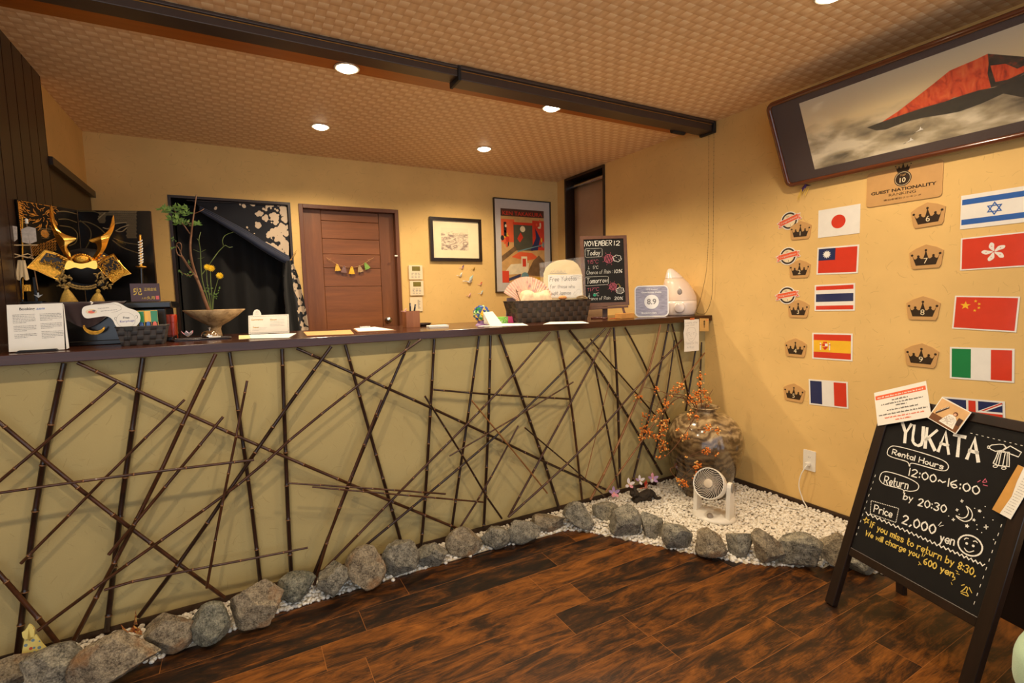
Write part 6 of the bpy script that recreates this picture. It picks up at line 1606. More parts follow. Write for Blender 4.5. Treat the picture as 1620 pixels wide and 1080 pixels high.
e = (P[3]+P[2])/2-c; mb = MB(); mb.box((e.x-.03, e.y-.02, .006), (e.x+.03, e.y-.002, .014)); mb.build('clip', m_steel, t, bevel=.002)

# pen cup, tray, pad
k5 = K(600, 380, 7.2); g = ctop(*k5(365, 992)); g.y += .03; M = FM((0, g.y, 0)); a, b = on(M, *k5(278, 808)), on(M, *k5(437, 806)); W = b.x-a.x; H = a.y-HC
t = thing('pen_cup', 'square brown wooden pen cup right of the door', 'pen cup', UP(((a.x+b.x)/2, g.y, HC)))
mb = MB(); h = W/2*.96
for x0, y0_, x1, y1_ in ((-h, -h, h, -h+.006), (-h, h-.006, h, h), (-h, -h+.006, -h+.006, h-.006), (h-.006, -h+.006, h, h-.006)): mb.box((x0, y0_, .0005), (x1, y1_, H))
mb.box((-h+.006, -h+.006, .0005), (h-.006, h-.006, .008)); mb.build('cup', wood('cup_wood', L(126, 74, 44), L(164, 104, 64), 'Z', .4), t)
cup = t.matrix_world.translation
for dx, dy_, lab in ((-.012, -.008, 'black pen standing left in the wooden cup'), (.014, .0, 'black pen with a clip leaning right in the wooden cup')):
    t = thing('pen', lab, 'pen', UP((cup.x+dx*.3, cup.y+dy_, HC+.009)), 'pens in the wooden cup'); top = on(FM((0, cup.y, 0)), *k5(*((345, 715) if dx < 0 else (412, 728)))); d = Vector((top.x-cup.x-dx*.3, 0, top.y-HC-.009))
    mb = MB(); mb.tube([(0, 0, 0), tuple(d*.75), tuple(d)], [.005, .005, .0045], 12); mb.build('barrel', m_black, t); mb = MB(); mb.tube([tuple(d*.86+Vector((0, -.006, 0))), tuple(d*.98+Vector((0, -.006, 0)))], .0016, 6); mb.build('clip', m_steel, t)
p = on(FM((0, cup.y-.02, 0)), *k5(272, 795)); crane('paper_crane', FM((p.x, cup.y-h-.008, p.y-.006)), .02, [m_pink], 'pale pink paper crane perched on the pen cup')
a, b = ctop(*k5(302, 985)), ctop(*k5(612, 975)); cx, cy, R = (a.x+b.x)/2, (a.y+b.y)/2, (b.x-a.x)/2
mb = MB(); mb.lathe([(0, .0005), (R*.72, .0005), (R*.9, .008), (R, .018), (R*.97, .019), (R*.85, .011), (R*.6, .006), (0, .005)], 40)
tag(mb.build('coin_tray', plain('dark_tray_wood', L(46, 28, 20), .3, coat=.4), M=UP((cx, cy, HC)) @ Matrix.Diagonal((1, .75, 1, 1))), 'dark shallow round tray in front of the pen cup', 'tray')
P = [ctop(*k5(*p)) for p in ((588, 1018), (742, 1012), (742, 975), (640, 968))]; c = sum(P, Vector((0, 0, 0)))/4
mb = MB(); mb.box((-.055, -.035, .0005), (.055, .035, .012)); tag(mb.build('paper_pad', m_paper, M=UP((c.x, c.y+.02, HC), -.1), bevel=.001), 'small white paper pad right of the dark round tray', 'paper pad')

# paper ball, tent card, box
k6 = K(740, 280, 3.8575); g = ctop(*k6(92, 905)); M = FM((0, g.y, 0)); a, b = on(M, *k6(45, 850)), on(M, *k6(132, 850)); R = (b.x-a.x)/2
t = thing('paper_ball', 'colourful folded paper ball on a purple paper stand', 'ornament', UP(((a.x+b.x)/2, g.y+.01, HC)))
V, Fc = ico(2); mats = [m_blue, m_green, m_yel, plain('pale_green_paper', L(180, 206, 130), .5), plain('deep_blue_paper', L(50, 76, 150), .5)]; q = random.Random(12); mb = MB()
for f in Fc: 
    ps_ = [V[i] for i in f]; cc = sum(ps_, Vector((0, 0, 0)))/3; 
    if cc.z < -.75: continue
    mb.add([p*R for p in ps_]+[cc.normalized()*R*1.12], [(0, 1, 3), (1, 2, 3), (2, 0, 3)], q.randrange(5), False, Matrix.Translation((0, 0, R*1.5)))
mb.build('ball', mats, t)
mb = MB(); mb.lathe([(R*.9, .0005), (R*.6, R*.3), (R*.55, R*.62), (R*.5, R*.62), (R*.5, R*.3), (R*.8, .0005)], 8, smooth=False); mb.build('stand', plain('lilac_paper', L(150, 110, 160), .5), t)
g = ctop(*k6(165, 905)); M = FM((0, g.y-.01, 0)); o0 = on(M, *k6(165, 905)); t = thing('tent_card', 'folded white tent card beside the colourful paper ball', 'card', FM((o0.x, g.y-.01, HC+.0015), 0, 0)); G = t.matrix_world.copy()
Q = [on(G, *k6(*p)) for p in ((128, 906), (206, 904), (157, 820), (100, 826))]; mb = MB(); mb.add([(Q[0].x, 0, .02), (Q[1].x, 0, .02), (Q[2].x, Q[2].y, -.012), (Q[3].x, Q[3].y, -.012)], [(0, 1, 2, 3), (3, 2, 1, 0)])
mb.add([(Q[0].x, 0, -.06), (Q[1].x, 0, -.06), (Q[2].x, Q[2].y, -.013), (Q[3].x, Q[3].y, -.013)], [(0, 1, 2, 3), (3, 2, 1, 0)]); o = mb.build('card', m_paper, t); s_ = o.modifiers.new('thick', 'SOLIDIFY'); s_.thickness = .0008
mb = MB(); c = (Q[2]+Q[3])/2; 
g = ctop(*k6(232, 893)); M = FM((0, g.y, 0)); a, b = on(M, *k6(172, 890)), on(M, *k6(286, 886)); top = on(M, *k6(232, 852)); W = b.x-a.x; H = top.y-HC; f_ = on(M, *k6(246, 870)).x-a.x
mb = MB(); mb.box((-W/2, 0, .0005), (-W/2+f_, .05, H), 0); mb.box((-W/2+f_, 0, .0005), (W/2, .05, H), 1); q = random.Random(4)
M90 = Matrix.Rotation(PI/2, 4, 'X')
for i in range(30): 
    x, z, r_ = q.uniform(-W/2+.004, -W/2+f_-.004), q.uniform(.004, H-.004), .0022
    mb.disc(x, z, r_, .0005+i*1e-5, 2+i % 2, 8, None, M90)
tag(mb.build('patterned_box', [plain('spring_green', L(126, 186, 72), .5), plain('hot_pink', L(214, 72, 122), .5), m_wht, m_green], M=UP(((a.x+b.x)/2, g.y, HC)), bevel=.001), 'small green patterned box with a pink end on the counter', 'box')
sheet('paper_sheet', 'white paper lying between the tent card and the fan basket', 'paper', [k6(60, 912), k6(370, 905), k6(330, 890), k6(130, 896)], m_paper, .0005)
sheet('paper_sheet', 'white paper slip sticking out under the fan basket', 'paper', [k6(460, 898), k6(742, 892), k6(700, 880), k6(500, 884)], m_paper, .0005)

# big basket with fan and bag
k7 = K(780, 400, 7.364)
bsk2, BH, bw, bct, bd = basket('woven_basket', 'long dark woven basket holding a pink folding fan', k7(252, 560), k7(1140, 545), k7(305, 820), k7(1096, 797), .12, weave_mat('brown_woven_strip', L(46, 34, 26), L(70, 52, 38), .034, .03))
bp = bsk2.matrix_world.translation.copy()
Mf = FM((0, bp.y+.06, 0)); pv = on(Mf, *k7(415, 640)); t = thing('folding_fan', 'open pale pink folding fan with small flower rings, standing in the long basket', 'fan', FM((pv.x, bp.y+.055, pv.y), 0, .12)); G = t.matrix_world.copy()
tipL, tipR, top = on(G, *k7(108, 452)), on(G, *k7(700, 478)), on(G, *k7(372, 298)); R1 = (tipL.length+top.length)/2; a0, a1 = math.atan2(tipL.y, tipL.x), math.atan2(tipR.y, tipR.x); R0 = R1*.45; n_ = 44
mb = MB(); v = []
for i in range(n_+1):
    a = a0+(a1-a0)*i/n_; z = .003*(i % 2); v += [(R0*math.cos(a), R0*math.sin(a), z), (R1*math.cos(a), R1*math.sin(a), z)]
mb.add(v, [(2*i, 2*i+2, 2*i+3, 2*i+1) for i in range(n_)]); o = mb.build('leaf', plain('pink_fan_paper', L(236, 190, 166), .6, var=.06, scale=40), t); s_ = o.modifiers.new('paper', 'SOLIDIFY'); s_.thickness = .0006
mb = MB(); q = random.Random(3)
for i in range(24):
    a, r_ = a0+(a1-a0)*q.uniform(.03, .97), R0+(R1-R0)*q.uniform(.15, .88); mb.ring(r_*math.cos(a), r_*math.sin(a), .006, .0075, .0042+i*1e-5, q.choice([0, 1]), 12); mb.ring(r_*math.cos(a), r_*math.sin(a), .0025, .0038, .0042+i*1e-5, 0, 8)
mb.build('leaf_pattern', [plain('slate_print', L(140, 136, 156), .6), plain('rose_print', L(214, 140, 130), .6)], t)
mb = MB()
for i in range(0, n_+1, 4): a = a0+(a1-a0)*i/n_; mb.tube([(0, 0, -.001), (R0*1.02*math.cos(a), R0*1.02*math.sin(a), -.001)], .0018, 5)
mb.build('ribs', m_twig, t)
z0 = HC+.008
mb = MB(); x0, x1 = on(Mf, *k7(285, 520)).x-bp.x, on(Mf, *k7(660, 520)).x-bp.x; ztop_ = on(Mf, *k7(480, 470)).y-HC+.012
mb.grid(lambda a, b: (x0+(x1-x0)*a, .012+.075*b, max(.01, (ztop_+.008*math.sin(a*9)+.004*math.sin(b*7+a*20))*(math.sin(min(1, a*6)*PI/2)*math.sin(min(1, (1-a)*6)*PI/2)*.35+.65)*math.sin(min(1, b*5+.12)*PI/2)-.012*b)), 30, 10)
tag(mb.build('cloth_bundle', plain('patterned_cream_cloth', L(236, 206, 168), .8, var=.2, scale=40), M=UP((bp.x, bp.y, HC+.001))), 'folded cream patterned cloth lying in the long basket below the fan', 'cloth')
a, b = on(Mf, *k7(238, 430)), on(Mf, *k7(288, 560)); mb = MB(); mb.tube([(a.x-bp.x, .03, a.y-HC), (b.x-bp.x, .03, b.y-HC), (b.x-bp.x+.004, .03, .012)], .003, 8); mb.tube([(a.x-bp.x+.003, .03, a.y-HC-.008), (a.x-bp.x+.016, .03, a.y-HC-.012)], .0028, 8)
tag(mb.build('wooden_stick', m_twig, M=UP((bp.x, bp.y, HC+.001))), 'dark wooden stick leaning at the left end of the long basket', 'stick')
c = on(Mf, *k7(1005, 522)); mb = MB(); mb.tube([(.036*math.cos(i*.262), .03*math.sin(i*.262), .004*math.sin(i*.5)) for i in range(24)], .005, 8, closed=True); tag(mb.build('bead_bracelet', plain('olive_cord', L(120, 96, 58), .5, var=.3, scale=200), M=UP((c.x, bp.y+.03, c.y)) @ Matrix.Rotation(.25, 4, 'X')), 'round cord ring lying at the right end of the long basket', 'ring')
c = on(Mf, *k7(780, 515)); mb = MB(); mb.ball((0, 0, 0), (.03, .02, .014), 0, 3); tag(mb.build('orange_pouch', plain('orange_cloth', L(212, 140, 82), .7, var=.2, scale=90), M=UP((c.x, bp.y+.03, c.y-.004))), 'small orange pouch in the middle of the long basket', 'pouch')
# round paper fan with note in a clear bag
Mg = FM((0, bp.y+.085, 0)); o0 = on(Mg, *k7(840, 560)); t = thing('paper_fan_sign', 'cream round top paper fan with a note offering free yukata, in a clear bag', 'sign', FM((o0.x, bp.y+.085, HC+.012), 0, .08)); G = t.matrix_world.copy(); f2 = lambda a, b: on(G, *k7(a, b))
P = [f2(*p) for p in ((590, 320), (592, 240), (620, 170), (680, 115), (760, 85), (850, 78), (930, 90), (985, 130), (1020, 190), (1040, 260), (1040, 330))]; lo_ = [(P[-1].x, .0), (P[0].x, .0)]
mb = MB(); mb.prism([tuple(p) for p in P]+lo_, -.003, 0); mb.build('fan_board', plain('cream_fan_paper', L(232, 210, 160), .6, var=.04), t)
mb = MB(); q = random.Random(7)
for x0_, y0_, sc_ in ((750, 235, 1.0), (800, 240, .7)):
    for i in range(9): mb.ribbon([f2(x0_-80*sc_+i*18*sc_, y0_), f2(x0_-60*sc_+i*14*sc_, y0_-q.uniform(20, 60)*sc_)], .0014, .0005+i*1e-5, 0)
mb.ribbon([f2(660, 238), f2(860, 240)], .002, .0007, 0); mb.build('landscape_print', m_grey, t)
mb = MB(); P = [f2(*p) for p in ((640, 258), (1030, 250), (1038, 520), (640, 520))]; mb.prism([tuple(p) for p in P], .001, .002, 0)
chalk(mb, G, 'Free Yukatas', (660, 332), (970, 318), (664, 282), .0024, 1, .0026, k=k7); chalk(mb, G, 'for those who', (665, 412), (950, 408), (668, 372), .0021, 1, .0026, k=k7); chalk(mb, G, 'taught Japanese', (660, 488), (905, 482), (662, 448), .002, 1, .0026, k=k7)
line(mb, G, [(900, 275), (960, 262), (1030, 268), (1035, 290), (980, 300), (905, 295)], .0009, 1, .0026, True, True, k=k7); chalk(mb, G, 'Premium', (910, 288), (1015, 282), (912, 272), .0007, 1, .0027, k=k7)
line(mb, G, [(985, 470), (975, 440), (1000, 420), (1022, 440), (1012, 470)], .0009, 1, .0026, True, k=k7); line(mb, G, [(950, 450), (940, 480), (960, 492), (966, 470), (950, 450)], .0009, 1, .0026, True, k=k7)
mb.build('note', [m_paper, m_ink], t)
mbag, n = base_mat('clear_plastic_bag'); n.b.inputs['Base Color'].default_value = (1, 1, 1, 1); n.b.inputs['Alpha'].default_value = .13; n.b.inputs['Roughness'].default_value = .12; n.bump(n.noise(n.coord(), 22, 4, .6, .6), .9, .02)
A, B, C_, D_ = f2(530, 120), f2(1062, 45), f2(1075, 560), f2(560, 560)
def bag(a, b):
    lo = D_.lerp(C_, a); hi = A.lerp(B, a); p = lo.lerp(hi, b); return (p.x, max(p.y, .0), .008+.012*math.sin(a*PI)+.004*mnoise.noise(Vector((a*6, b*6, 0))))
mb = MB(); mb.grid(bag, 24, 24); mb.build('clear_bag', mbag, t)
# grey board behind the basket
M = FM((0, bp.y+.11, 0)); P = [on(M, *k7(*p)) for p in ((180, 815), (300, 815), (290, 520), (192, 525))]; mb = MB(); c = P[0]
mb.prism([(p.x-c.x, max(p.y-HC, 0.0005)) for p in P], -.006, 0); tag(mb.build('grey_panel', plain('grey_lilac_board', L(120, 108, 116), .5), M=FM((c.x, bp.y+.14, HC+.001))), 'grey lilac board standing behind the left end of the long basket', 'board')

# date chalkboard
g = ctop(*k6(962, 861)); yD = g.y; M = FM((0, yD, 0)); o0 = on(M, *k6(840, 861)); g = ctop(*k6(840, 864)); yD = g.y
t = thing('date_chalkboard', 'small framed chalkboard with the date November 12 and the weather', 'chalkboard', FM((g.x, yD, HC+.001), -.75, .13)); G = t.matrix_world.copy(); d2_ = lambda a, b: on(G, *k6(a, b))
O = [d2_(*p) for p in ((685, 362), (970, 356), (986, 780), (700, 796))]; I_ = [d2_(*p) for p in ((707, 382), (950, 375), (964, 762), (722, 770))]
m_bfr = wood('chalkboard_frame_wood', L(74, 44, 30), L(104, 66, 44), 'Z', .4); mb = MB()
for i in range(4): j = (i+1) % 4; mb.prism([tuple(O[i]), tuple(O[j]), tuple(I_[j]), tuple(I_[i])], -.006, .006)
mb.build('frame', m_bfr, t, bevel=.0015)
m_board = plain('chalkboard_black', L(21, 19, 18), .8, var=.2, scale=14, spec=.25)
mb = MB(); mb.prism([tuple(p) for p in I_], -.004, .0015); mb.build('slate', m_board, t)
m_chw = plain('white_chalk', L(236, 234, 226), .9, var=.12, scale=300); m_chp = plain('pink_chalk', L(214, 104, 128), .9, var=.12, scale=300); m_chy = plain('yellow_chalk', L(226, 196, 92), .9, var=.12, scale=300); m_chg = plain('green_marker', L(20, 128, 96), .8)
mb = MB(); z = .0022; ch = lambda s, a, b, c, w_, m=0: chalk(mb, G, s, a, b, c, w_, m, z, k=k6); line6 = lambda mb_, G_, *a_: line(mb_, G_, *a_, k=k6)
ch('NOVEMBER', (712, 422), (878, 416), (714, 392), .00260); ch('12', (893, 416), (926, 415), (894, 390), .003)
line6(mb, G, [(716, 444), (720, 438), (812, 434), (820, 440), (821, 478), (815, 485), (724, 490), (717, 484)], .00112, 0, z, False, True)
ch('Today', (726, 478), (806, 474), (728, 450), .002); ch('15°C', (748, 528), (796, 525), (749, 507), .00105, 1); ch('↑', (730, 528), (742, 528), (730, 509), .00105, 1)
ch('↓', (732, 562), (744, 562), (732, 543), .00099); ch('5°C', (764, 560), (796, 558), (765, 543), .00099); ch('Chance of Rain :', (726, 594), (882, 586), (727, 572), .00099); ch('10%', (896, 586), (941, 583), (897, 565), .002)
line6(mb, G, [(716, 616), (722, 610), (848, 605), (858, 610), (859, 648), (852, 655), (726, 664), (717, 660)], .00112, 0, z, False, True); ch('Tomorrow', (726, 650), (852, 642), (728, 620), .002)
ch('↑', (730, 696), (742, 696), (730, 678), .00105, 1); ch('17°C', (750, 696), (800, 692), (751, 676), .00105, 1); ch('↓', (735, 728), (747, 728), (735, 710), .00099); ch('8°C', (768, 727), (800, 724), (769, 708), .00099); ch('Chance of Rain', (728, 752), (868, 746), (729, 732), .00099); ch('20%', (896, 748), (945, 748), (897, 730), .002)
for cx_, cy_, R_ in ((860, 498, 26), (886, 668, 22)):
    line6(mb, G, [(cx_+R_*math.cos(a*.35), cy_+R_*math.sin(a*.35)) for a in range(18)], .00161, 1, z, True, True)
    for i in range(-2, 3): h_ = math.sqrt(max(1, R_*R_-(i*R_*.36)**2)); line6(mb, G, [(cx_+i*R_*.36-h_*.25, cy_+h_*.85), (cx_+i*R_*.36+h_*.25, cy_-h_*.85)], .002, 1, z)
    for i in range(8): a = i*PI/4+.3; line6(mb, G, [(cx_+R_*1.25*math.cos(a), cy_+R_*1.25*math.sin(a)), (cx_+R_*1.6*math.cos(a), cy_+R_*1.6*math.sin(a))], .00093, 1, z)
for cx_, cy_, R_ in ((912, 496, 25), (930, 692, 24)):
    P = []
    for i in range(6):
        a = i*PI/3; P += [(cx_+R_*math.cos(a+d_)*k_, cy_+R_*.8*math.sin(a+d_)*k_) for d_, k_ in ((0, 1.0), (.35, 1.06), (.7, .92), (.9, .8))]
    line6(mb, G, P, .002, 0, z, True, True)
    if cy_ > 600:
        for i in range(-2, 3): line6(mb, G, [(cx_+i*8-3, cy_+13), (cx_+i*8+3, cy_-13)], .00093, 0, z)
    else: line6(mb, G, [(cx_-8, cy_-4), (cx_-3, cy_-5)], .002, 0, z); line6(mb, G, [(cx_+8, cy_+6), (cx_+13, cy_+5)], .002, 0, z)
line6(mb, G, [(908, 655), (922, 652), (930, 668)], .00112, 2, z); line6(mb, G, [(925, 664), (930, 670), (934, 663)], .00099, 2, z)
c = d2_(775, 720); mb.disc(c.x, c.y, .0115, z+.00037, 3, 16, .009)
mb.build('chalk_writing', [m_chw, m_chp, m_chy, m_chg], t)
for pts in (((950, 786), (975, 862), (958, 862), (936, 786)), ((716, 800), (700, 862), (718, 862), (732, 800))):
    mb = MB(); P = [d2_(*p) for p in pts]; mb.prism([(p.x, max(p.y, .0)) for p in P], -.006, .006); mb.build('leg', m_bfr, t)
mb = MB(); P = [d2_(*p) for p in ((818, 780), (850, 780), (850, 850), (818, 850))]; mb.box((P[0].x, .0, -.07), (P[1].x, P[0].y+.02, -.058)); mb.build('back_leg', m_bfr, t)
mb = MB(); P = [d2_(*p) for p in ((700, 798), (980, 784), (980, 795), (700, 812))]; mb.prism([tuple(p) for p in P], -.006, .012); mb.build('ledge', m_bfr, t)
# beads, cord
P = [ctop(*k7(a, b)) for a, b in ((1150, 770), (1200, 772), (1250, 768), (1290, 772), (1330, 765), (1280, 758), (1210, 760), (1160, 764))]; mb = MB(); c = P[0]
for p in cr(P, 3, True): mb.ball((p.x-c.x, p.y-c.y, .006), .006, 0, 2)
tag(mb.build('bead_string', plain('dark_red_beads', L(84, 28, 18), .25, coat=.5), M=UP((c.x, c.y, HC))), 'dark red string of beads lying below the date chalkboard', 'beads')
P = [ctop(*k7(a, b)) for a, b in ((1360, 772), (1420, 766), (1480, 758), (1530, 760))]; c = P[0]; mb = MB(); mb.tube([(p.x-c.x, p.y-c.y, .003) for p in cr(P, 5)], .0022, 6); tag(mb.build('orange_string', m_or, M=UP((c.x, c.y, HC))), 'short orange string lying beside the dark red beads', 'string')

# tan box, award sign, humidifier
k8 = K(1000, 410, 6)
g = ctop(*k8(0, 562)); M = FM((0, g.y, 0)); a, b = on(M, *k8(-75, 515)), on(M, *k8(50, 520)); mb = MB(); W = b.x-a.x; mb.box((0, 0, .0005), (W, .06, a.y-HC))
tag(mb.build('cardboard_box', plain('tan_cardboard', L(206, 148, 78), .6), M=UP((a.x, g.y+.03, HC)), bevel=.002), 'low tan box lying left of the award sign', 'box')
g = ctop(*k8(180, 548)); yW = g.y; M = FM((0, yW, 0)); o0 = on(M, *k8(185, 548)); t = thing('award_sign', 'rounded square grey blue award sign showing the score 8.9', 'sign', FM((o0.x, yW, HC+.001), -.62, .06)); G = t.matrix_world.copy(); a, b, c = on(G, *k8(24, 400)), on(G, *k8(347, 400)), on(G, *k8(185, 248)); W, H = b.x-a.x, c.y; cx = (a.x+b.x)/2
def gradm():
    m, n = base_mat('award_blue'); f = n.noise(n.coord(scale=(1, 5, 1)), 22, 4); n.link(n.ramp(f, [(.3, L(132, 124, 136)), (.7, L(176, 170, 184))]), n.b.inputs['Base Color']); n.b.inputs['Roughness'].default_value = .25; n.b.inputs['Coat Weight'].default_value = .5; return m
mb = MB(); mb.prism(rrect(cx-W/2, 0, cx+W/2, H, W*.14), -.008, 0, 0); mb.poly(rrect(cx-W/2+W*.035, W*.035, cx+W/2-W*.035, H-W*.035, W*.11), .0004, 1)
mb.disc(cx, H*.48, W*.215, .0008, 0, 40); mb.text('8.9', cx, H*.405, W*.225, 2, .0012, bold=.02); mb.text('2015 Award', cx, H*.85, W*.07, 0, .0008); mb.text('Guesthouse Osaka', cx, H*.76, W*.068, 0, .0008, bold=.015, width=W*.58); mb.text('Booking.com', cx-W*.08, H*.1, W*.085, 0, .0008, bold=.015)
mb.build('plate', [m_lam, gradm(), m_grey], t)
mb = MB(); mb.prism([(cx-.02, 0.001), (cx+.02, 0.001), (cx+.015, H*.5), (cx-.015, H*.5)], -.02, -.009); mb.build('stand', m_lam, t)
g = ctop(*k8(450, 538)); yU = g.y+.09; M = FM((0, yU, 0)); a, b, c = on(M, *k8(335, 440)), on(M, *k8(558, 440)), on(M, *k8(375, 82)); R = (b.x-a.x)/2; H = c.y-HC; cx = (a.x+b.x)/2; tx = c.x-cx
m_hum = plain('white_glossy_plastic', L(234, 218, 206), .25, var=.02, coat=.4)
t = thing('humidifier', 'white teardrop shaped humidifier at the right end of the counter', 'humidifier', UP((cx, yU, HC)))
def drop(prof, mat, name, n_=40):
    mb = MB(); mb.lathe(prof, n_); mb.v = [Vector((v.x+tx*.60*max(0, v.z/H-.35)**1.5/(.65**1.5), v.y-tx*.56*max(0, v.z/H-.35)**1.5/(.65**1.5), v.z)) for v in mb.v]; return mb.build(name, mat, t)
drop([(0, .0005), (R*.84, .0005), (R*.9, H*.03), (R*.98, H*.14), (R, H*.24), (R*.995, H*.31), (0, H*.31)], m_hum, 'base')
drop([(R*.99, H*.315), (R*.97, H*.4), (R*.88, H*.54), (R*.72, H*.68), (R*.54, H*.785), (0, H*.785)], plain('frosted_tank', L(230, 206, 186), .3, var=.02), 'tank')
drop([(R*.54, H*.79), (R*.38, H*.88), (R*.24, H*.95), (R*.14, H*.985), (0, H*1.0)], m_hum, 'cap')
mb = MB(); p = on(M, *k8(420, 455)); mb.lathe([(0, 0), (R*.32, 0), (R*.3, R*.16), (R*.24, R*.2), (0, R*.2)], 28, 0, Matrix.Rotation(-.82, 4, 'Z') @ Matrix.Translation((0, -R*.93, p.y-HC)) @ Matrix.Rotation(PI/2, 4, 'X')); mb.build('dial', m_hum, t)
mb = MB(); p = on(M, *k8(420, 310)); mb.ball((0, -R*.92, p.y-HC), (R*.14, R*.06, R*.2), 0, 2, Matrix.Rotation(-.82, 4, 'Z')); mb.build('indicator', plain('grey_plastic', L(150, 140, 134), .3), t)
# pinned drawing and kraft tag on the counter edge
M = FM((0, YF-.002, 0)); P = [on(M, *k8(*p)) for p in ((493, 878), (634, 866), (634, 568), (495, 572))]; c = P[3]
t = thing('face_drawing', 'long white paper with a pencil face drawing hanging from the counter edge', 'drawing', FM((c.x, YF-.0025, c.y))); G = t.matrix_world.copy(); P = [on(G, *k8(*p)) for p in ((493, 878), (560, 872), (634, 866), (634, 568), (495, 572), (496, 640), (488, 700), (495, 800))]
mb = MB(); mb.prism([tuple(p) for p in P], 0, .0008, 0); z = .0013; f8 = lambda pts, w_=.0009, cl=False: line(mb, G, pts, w_, 1, z, True, cl, k=k8)
f8([(522, 690), (530, 660), (560, 645), (595, 655), (606, 695), (598, 745), (562, 782), (530, 750)], .001, True); f8([(530, 700), (545, 694)], .0016); f8([(578, 698), (594, 694)], .0016); f8([(540, 708), (548, 716)], .0014); f8([(582, 706), (588, 714)], .0014); f8([(562, 700), (556, 728), (566, 732)]); f8([(545, 752), (562, 756), (580, 748)], .0012); f8([(520, 700), (512, 710), (520, 725)]); f8([(607, 700), (614, 712), (606, 726)])
for s_, a_, b_, c_ in (('Looking after', (508, 612), (622, 604), (510, 594)), ('your room', (508, 634), (590, 628), (510, 620)), ('Namaste the', (508, 810), (622, 800), (510, 784)), ('Artist', (520, 848), (588, 842), (522, 824))): chalk(mb, G, s_, a_, b_, c_, .0008, 1, z, k=k8)
mb.build('paper', [m_paper, m_grey], t)
mb = MB(); a = on(G, *k8(560, 568)); mb.prism([(a.x-.012, a.y-.005), (a.x+.03, a.y-.005), (a.x+.03, a.y+.008), (a.x-.012, a.y+.008)], .001, .0016); mb.build('tape', plain('orange_tape', L(196, 104, 56), .4), t)
M = FM((0, YF-.002, 0)); P = [on(M, *k8(*p)) for p in ((638, 682), (726, 682), (726, 562), (640, 560))]; c = P[3]
mb = MB(); mb.prism([(p.x-c.x, p.y-c.y) for p in P], 0, .001, 0); W = P[2].x-c.x; H = c.y-P[0].y
mb.disc(W*.5, -H*.28, W*.09, .0014, 1, 12); mb.poly([(W*.42, -H*.38), (W*.58, -H*.38), (W*.54, -H*.62), (W*.46, -H*.62)], .0014, 1); mb.rect(W*.46, -H*.75, W*.54, -H*.64, .0014, 1); mb.disc(W*.8, -H*.16, W*.07, .0014, 2, 10)
tag(mb.build('kraft_tag', [plain('kraft_tag_paper', L(208, 164, 96), .6), m_crown, m_or], M=FM((c.x, YF-.0025, c.y))), 'small kraft paper tag hanging at the right end of the counter edge', 'tag')
# ------------------------------------------------------------------ big jar with berry branches
k9 = K(1000, 590, 5.4); JX, JY = 2.545, 2.125
def jpt(px, py, off=0.0):
    """point on the upright plane through the jar's axis that faces the room"""
    n_ = Vector((-.62, -.78, 0)); o = Vector((JX, JY, 0))+n_*off; d = Vector(ray(px, py)); t_ = (o-Vector(EYEV)).dot(n_)/d.dot(n_); return Vector(EYEV)+d*t_
lo = jpt(*k9(640, 1050)); rim = jpt(*k9(640, 288)); hr = (jpt(*k9(765, 285))-jpt(*k9(510, 285))).length/2; bel = (jpt(*k9(980, 620))-jpt(*k9(318, 620))).length/2
JH = rim.z-.02
def jarmat():
    m, n = base_mat('marbled_stoneware')
    v = n.coord(); d = n.noise(v, 5.0, 6, .6, 2.2); wv = n.new('ShaderNodeTexWave', wave_type='BANDS', bands_direction='Z'); n.link(v, wv.inputs['Vector']); wv.inputs['Scale'].default_value = 7; wv.inputs['Distortion'].default_value = 14; wv.inputs['Detail'].default_value = 4; wv.inputs['Detail Scale'].default_value = 1.2
    k = n.math('ADD', n.math('MULTIPLY', d, .82), n.math('MULTIPLY', wv.outputs['Fac'], .18))
    c = n.ramp(k, [(.34, L(84, 66, 46)), (.46, L(132, 108, 76)), (.56, L(170, 144, 104)), (.7, L(204, 182, 138))])
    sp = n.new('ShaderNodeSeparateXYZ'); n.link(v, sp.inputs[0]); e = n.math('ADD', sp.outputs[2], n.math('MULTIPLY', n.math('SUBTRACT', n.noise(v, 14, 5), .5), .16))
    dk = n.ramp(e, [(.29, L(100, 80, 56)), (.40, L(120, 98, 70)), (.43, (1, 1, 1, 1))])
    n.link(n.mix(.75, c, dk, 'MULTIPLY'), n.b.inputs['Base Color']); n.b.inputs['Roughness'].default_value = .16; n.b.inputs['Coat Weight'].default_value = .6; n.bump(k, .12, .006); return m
prof = [(0, 0), (bel*.5, 0), (bel*.56, JH*.03), (bel*.66, JH*.14), (bel*.82, JH*.3), (bel*.95, JH*.46), (bel, JH*.6), (bel*.97, JH*.7), (bel*.84, JH*.82), (bel*.62, JH*.905), (hr*.84, JH*.94), (hr*.78, JH*.965), (hr*.86, JH*.985), (hr, JH*.997), (hr, JH*1.008), (hr*.88, JH*1.006), (hr*.7, JH*.97), (hr*.7, JH*.9), (bel*.6, JH*.8), (0, JH*.75)]
pr = [(p.x, p.y) for p in cr([(a, b, 0) for a, b in prof[:16]], 4)]+prof[16:]
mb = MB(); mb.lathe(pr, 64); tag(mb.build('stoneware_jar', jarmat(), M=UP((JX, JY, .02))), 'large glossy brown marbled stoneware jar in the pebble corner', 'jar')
m_bt = plain('berry_twig', L(110, 66, 36), .7, var=.25, scale=60); m_berry = plain('orange_berry', L(222, 122, 36), .35, var=.35, scale=70); m_husk = plain('pale_husk', L(240, 184, 104), .5, var=.2)
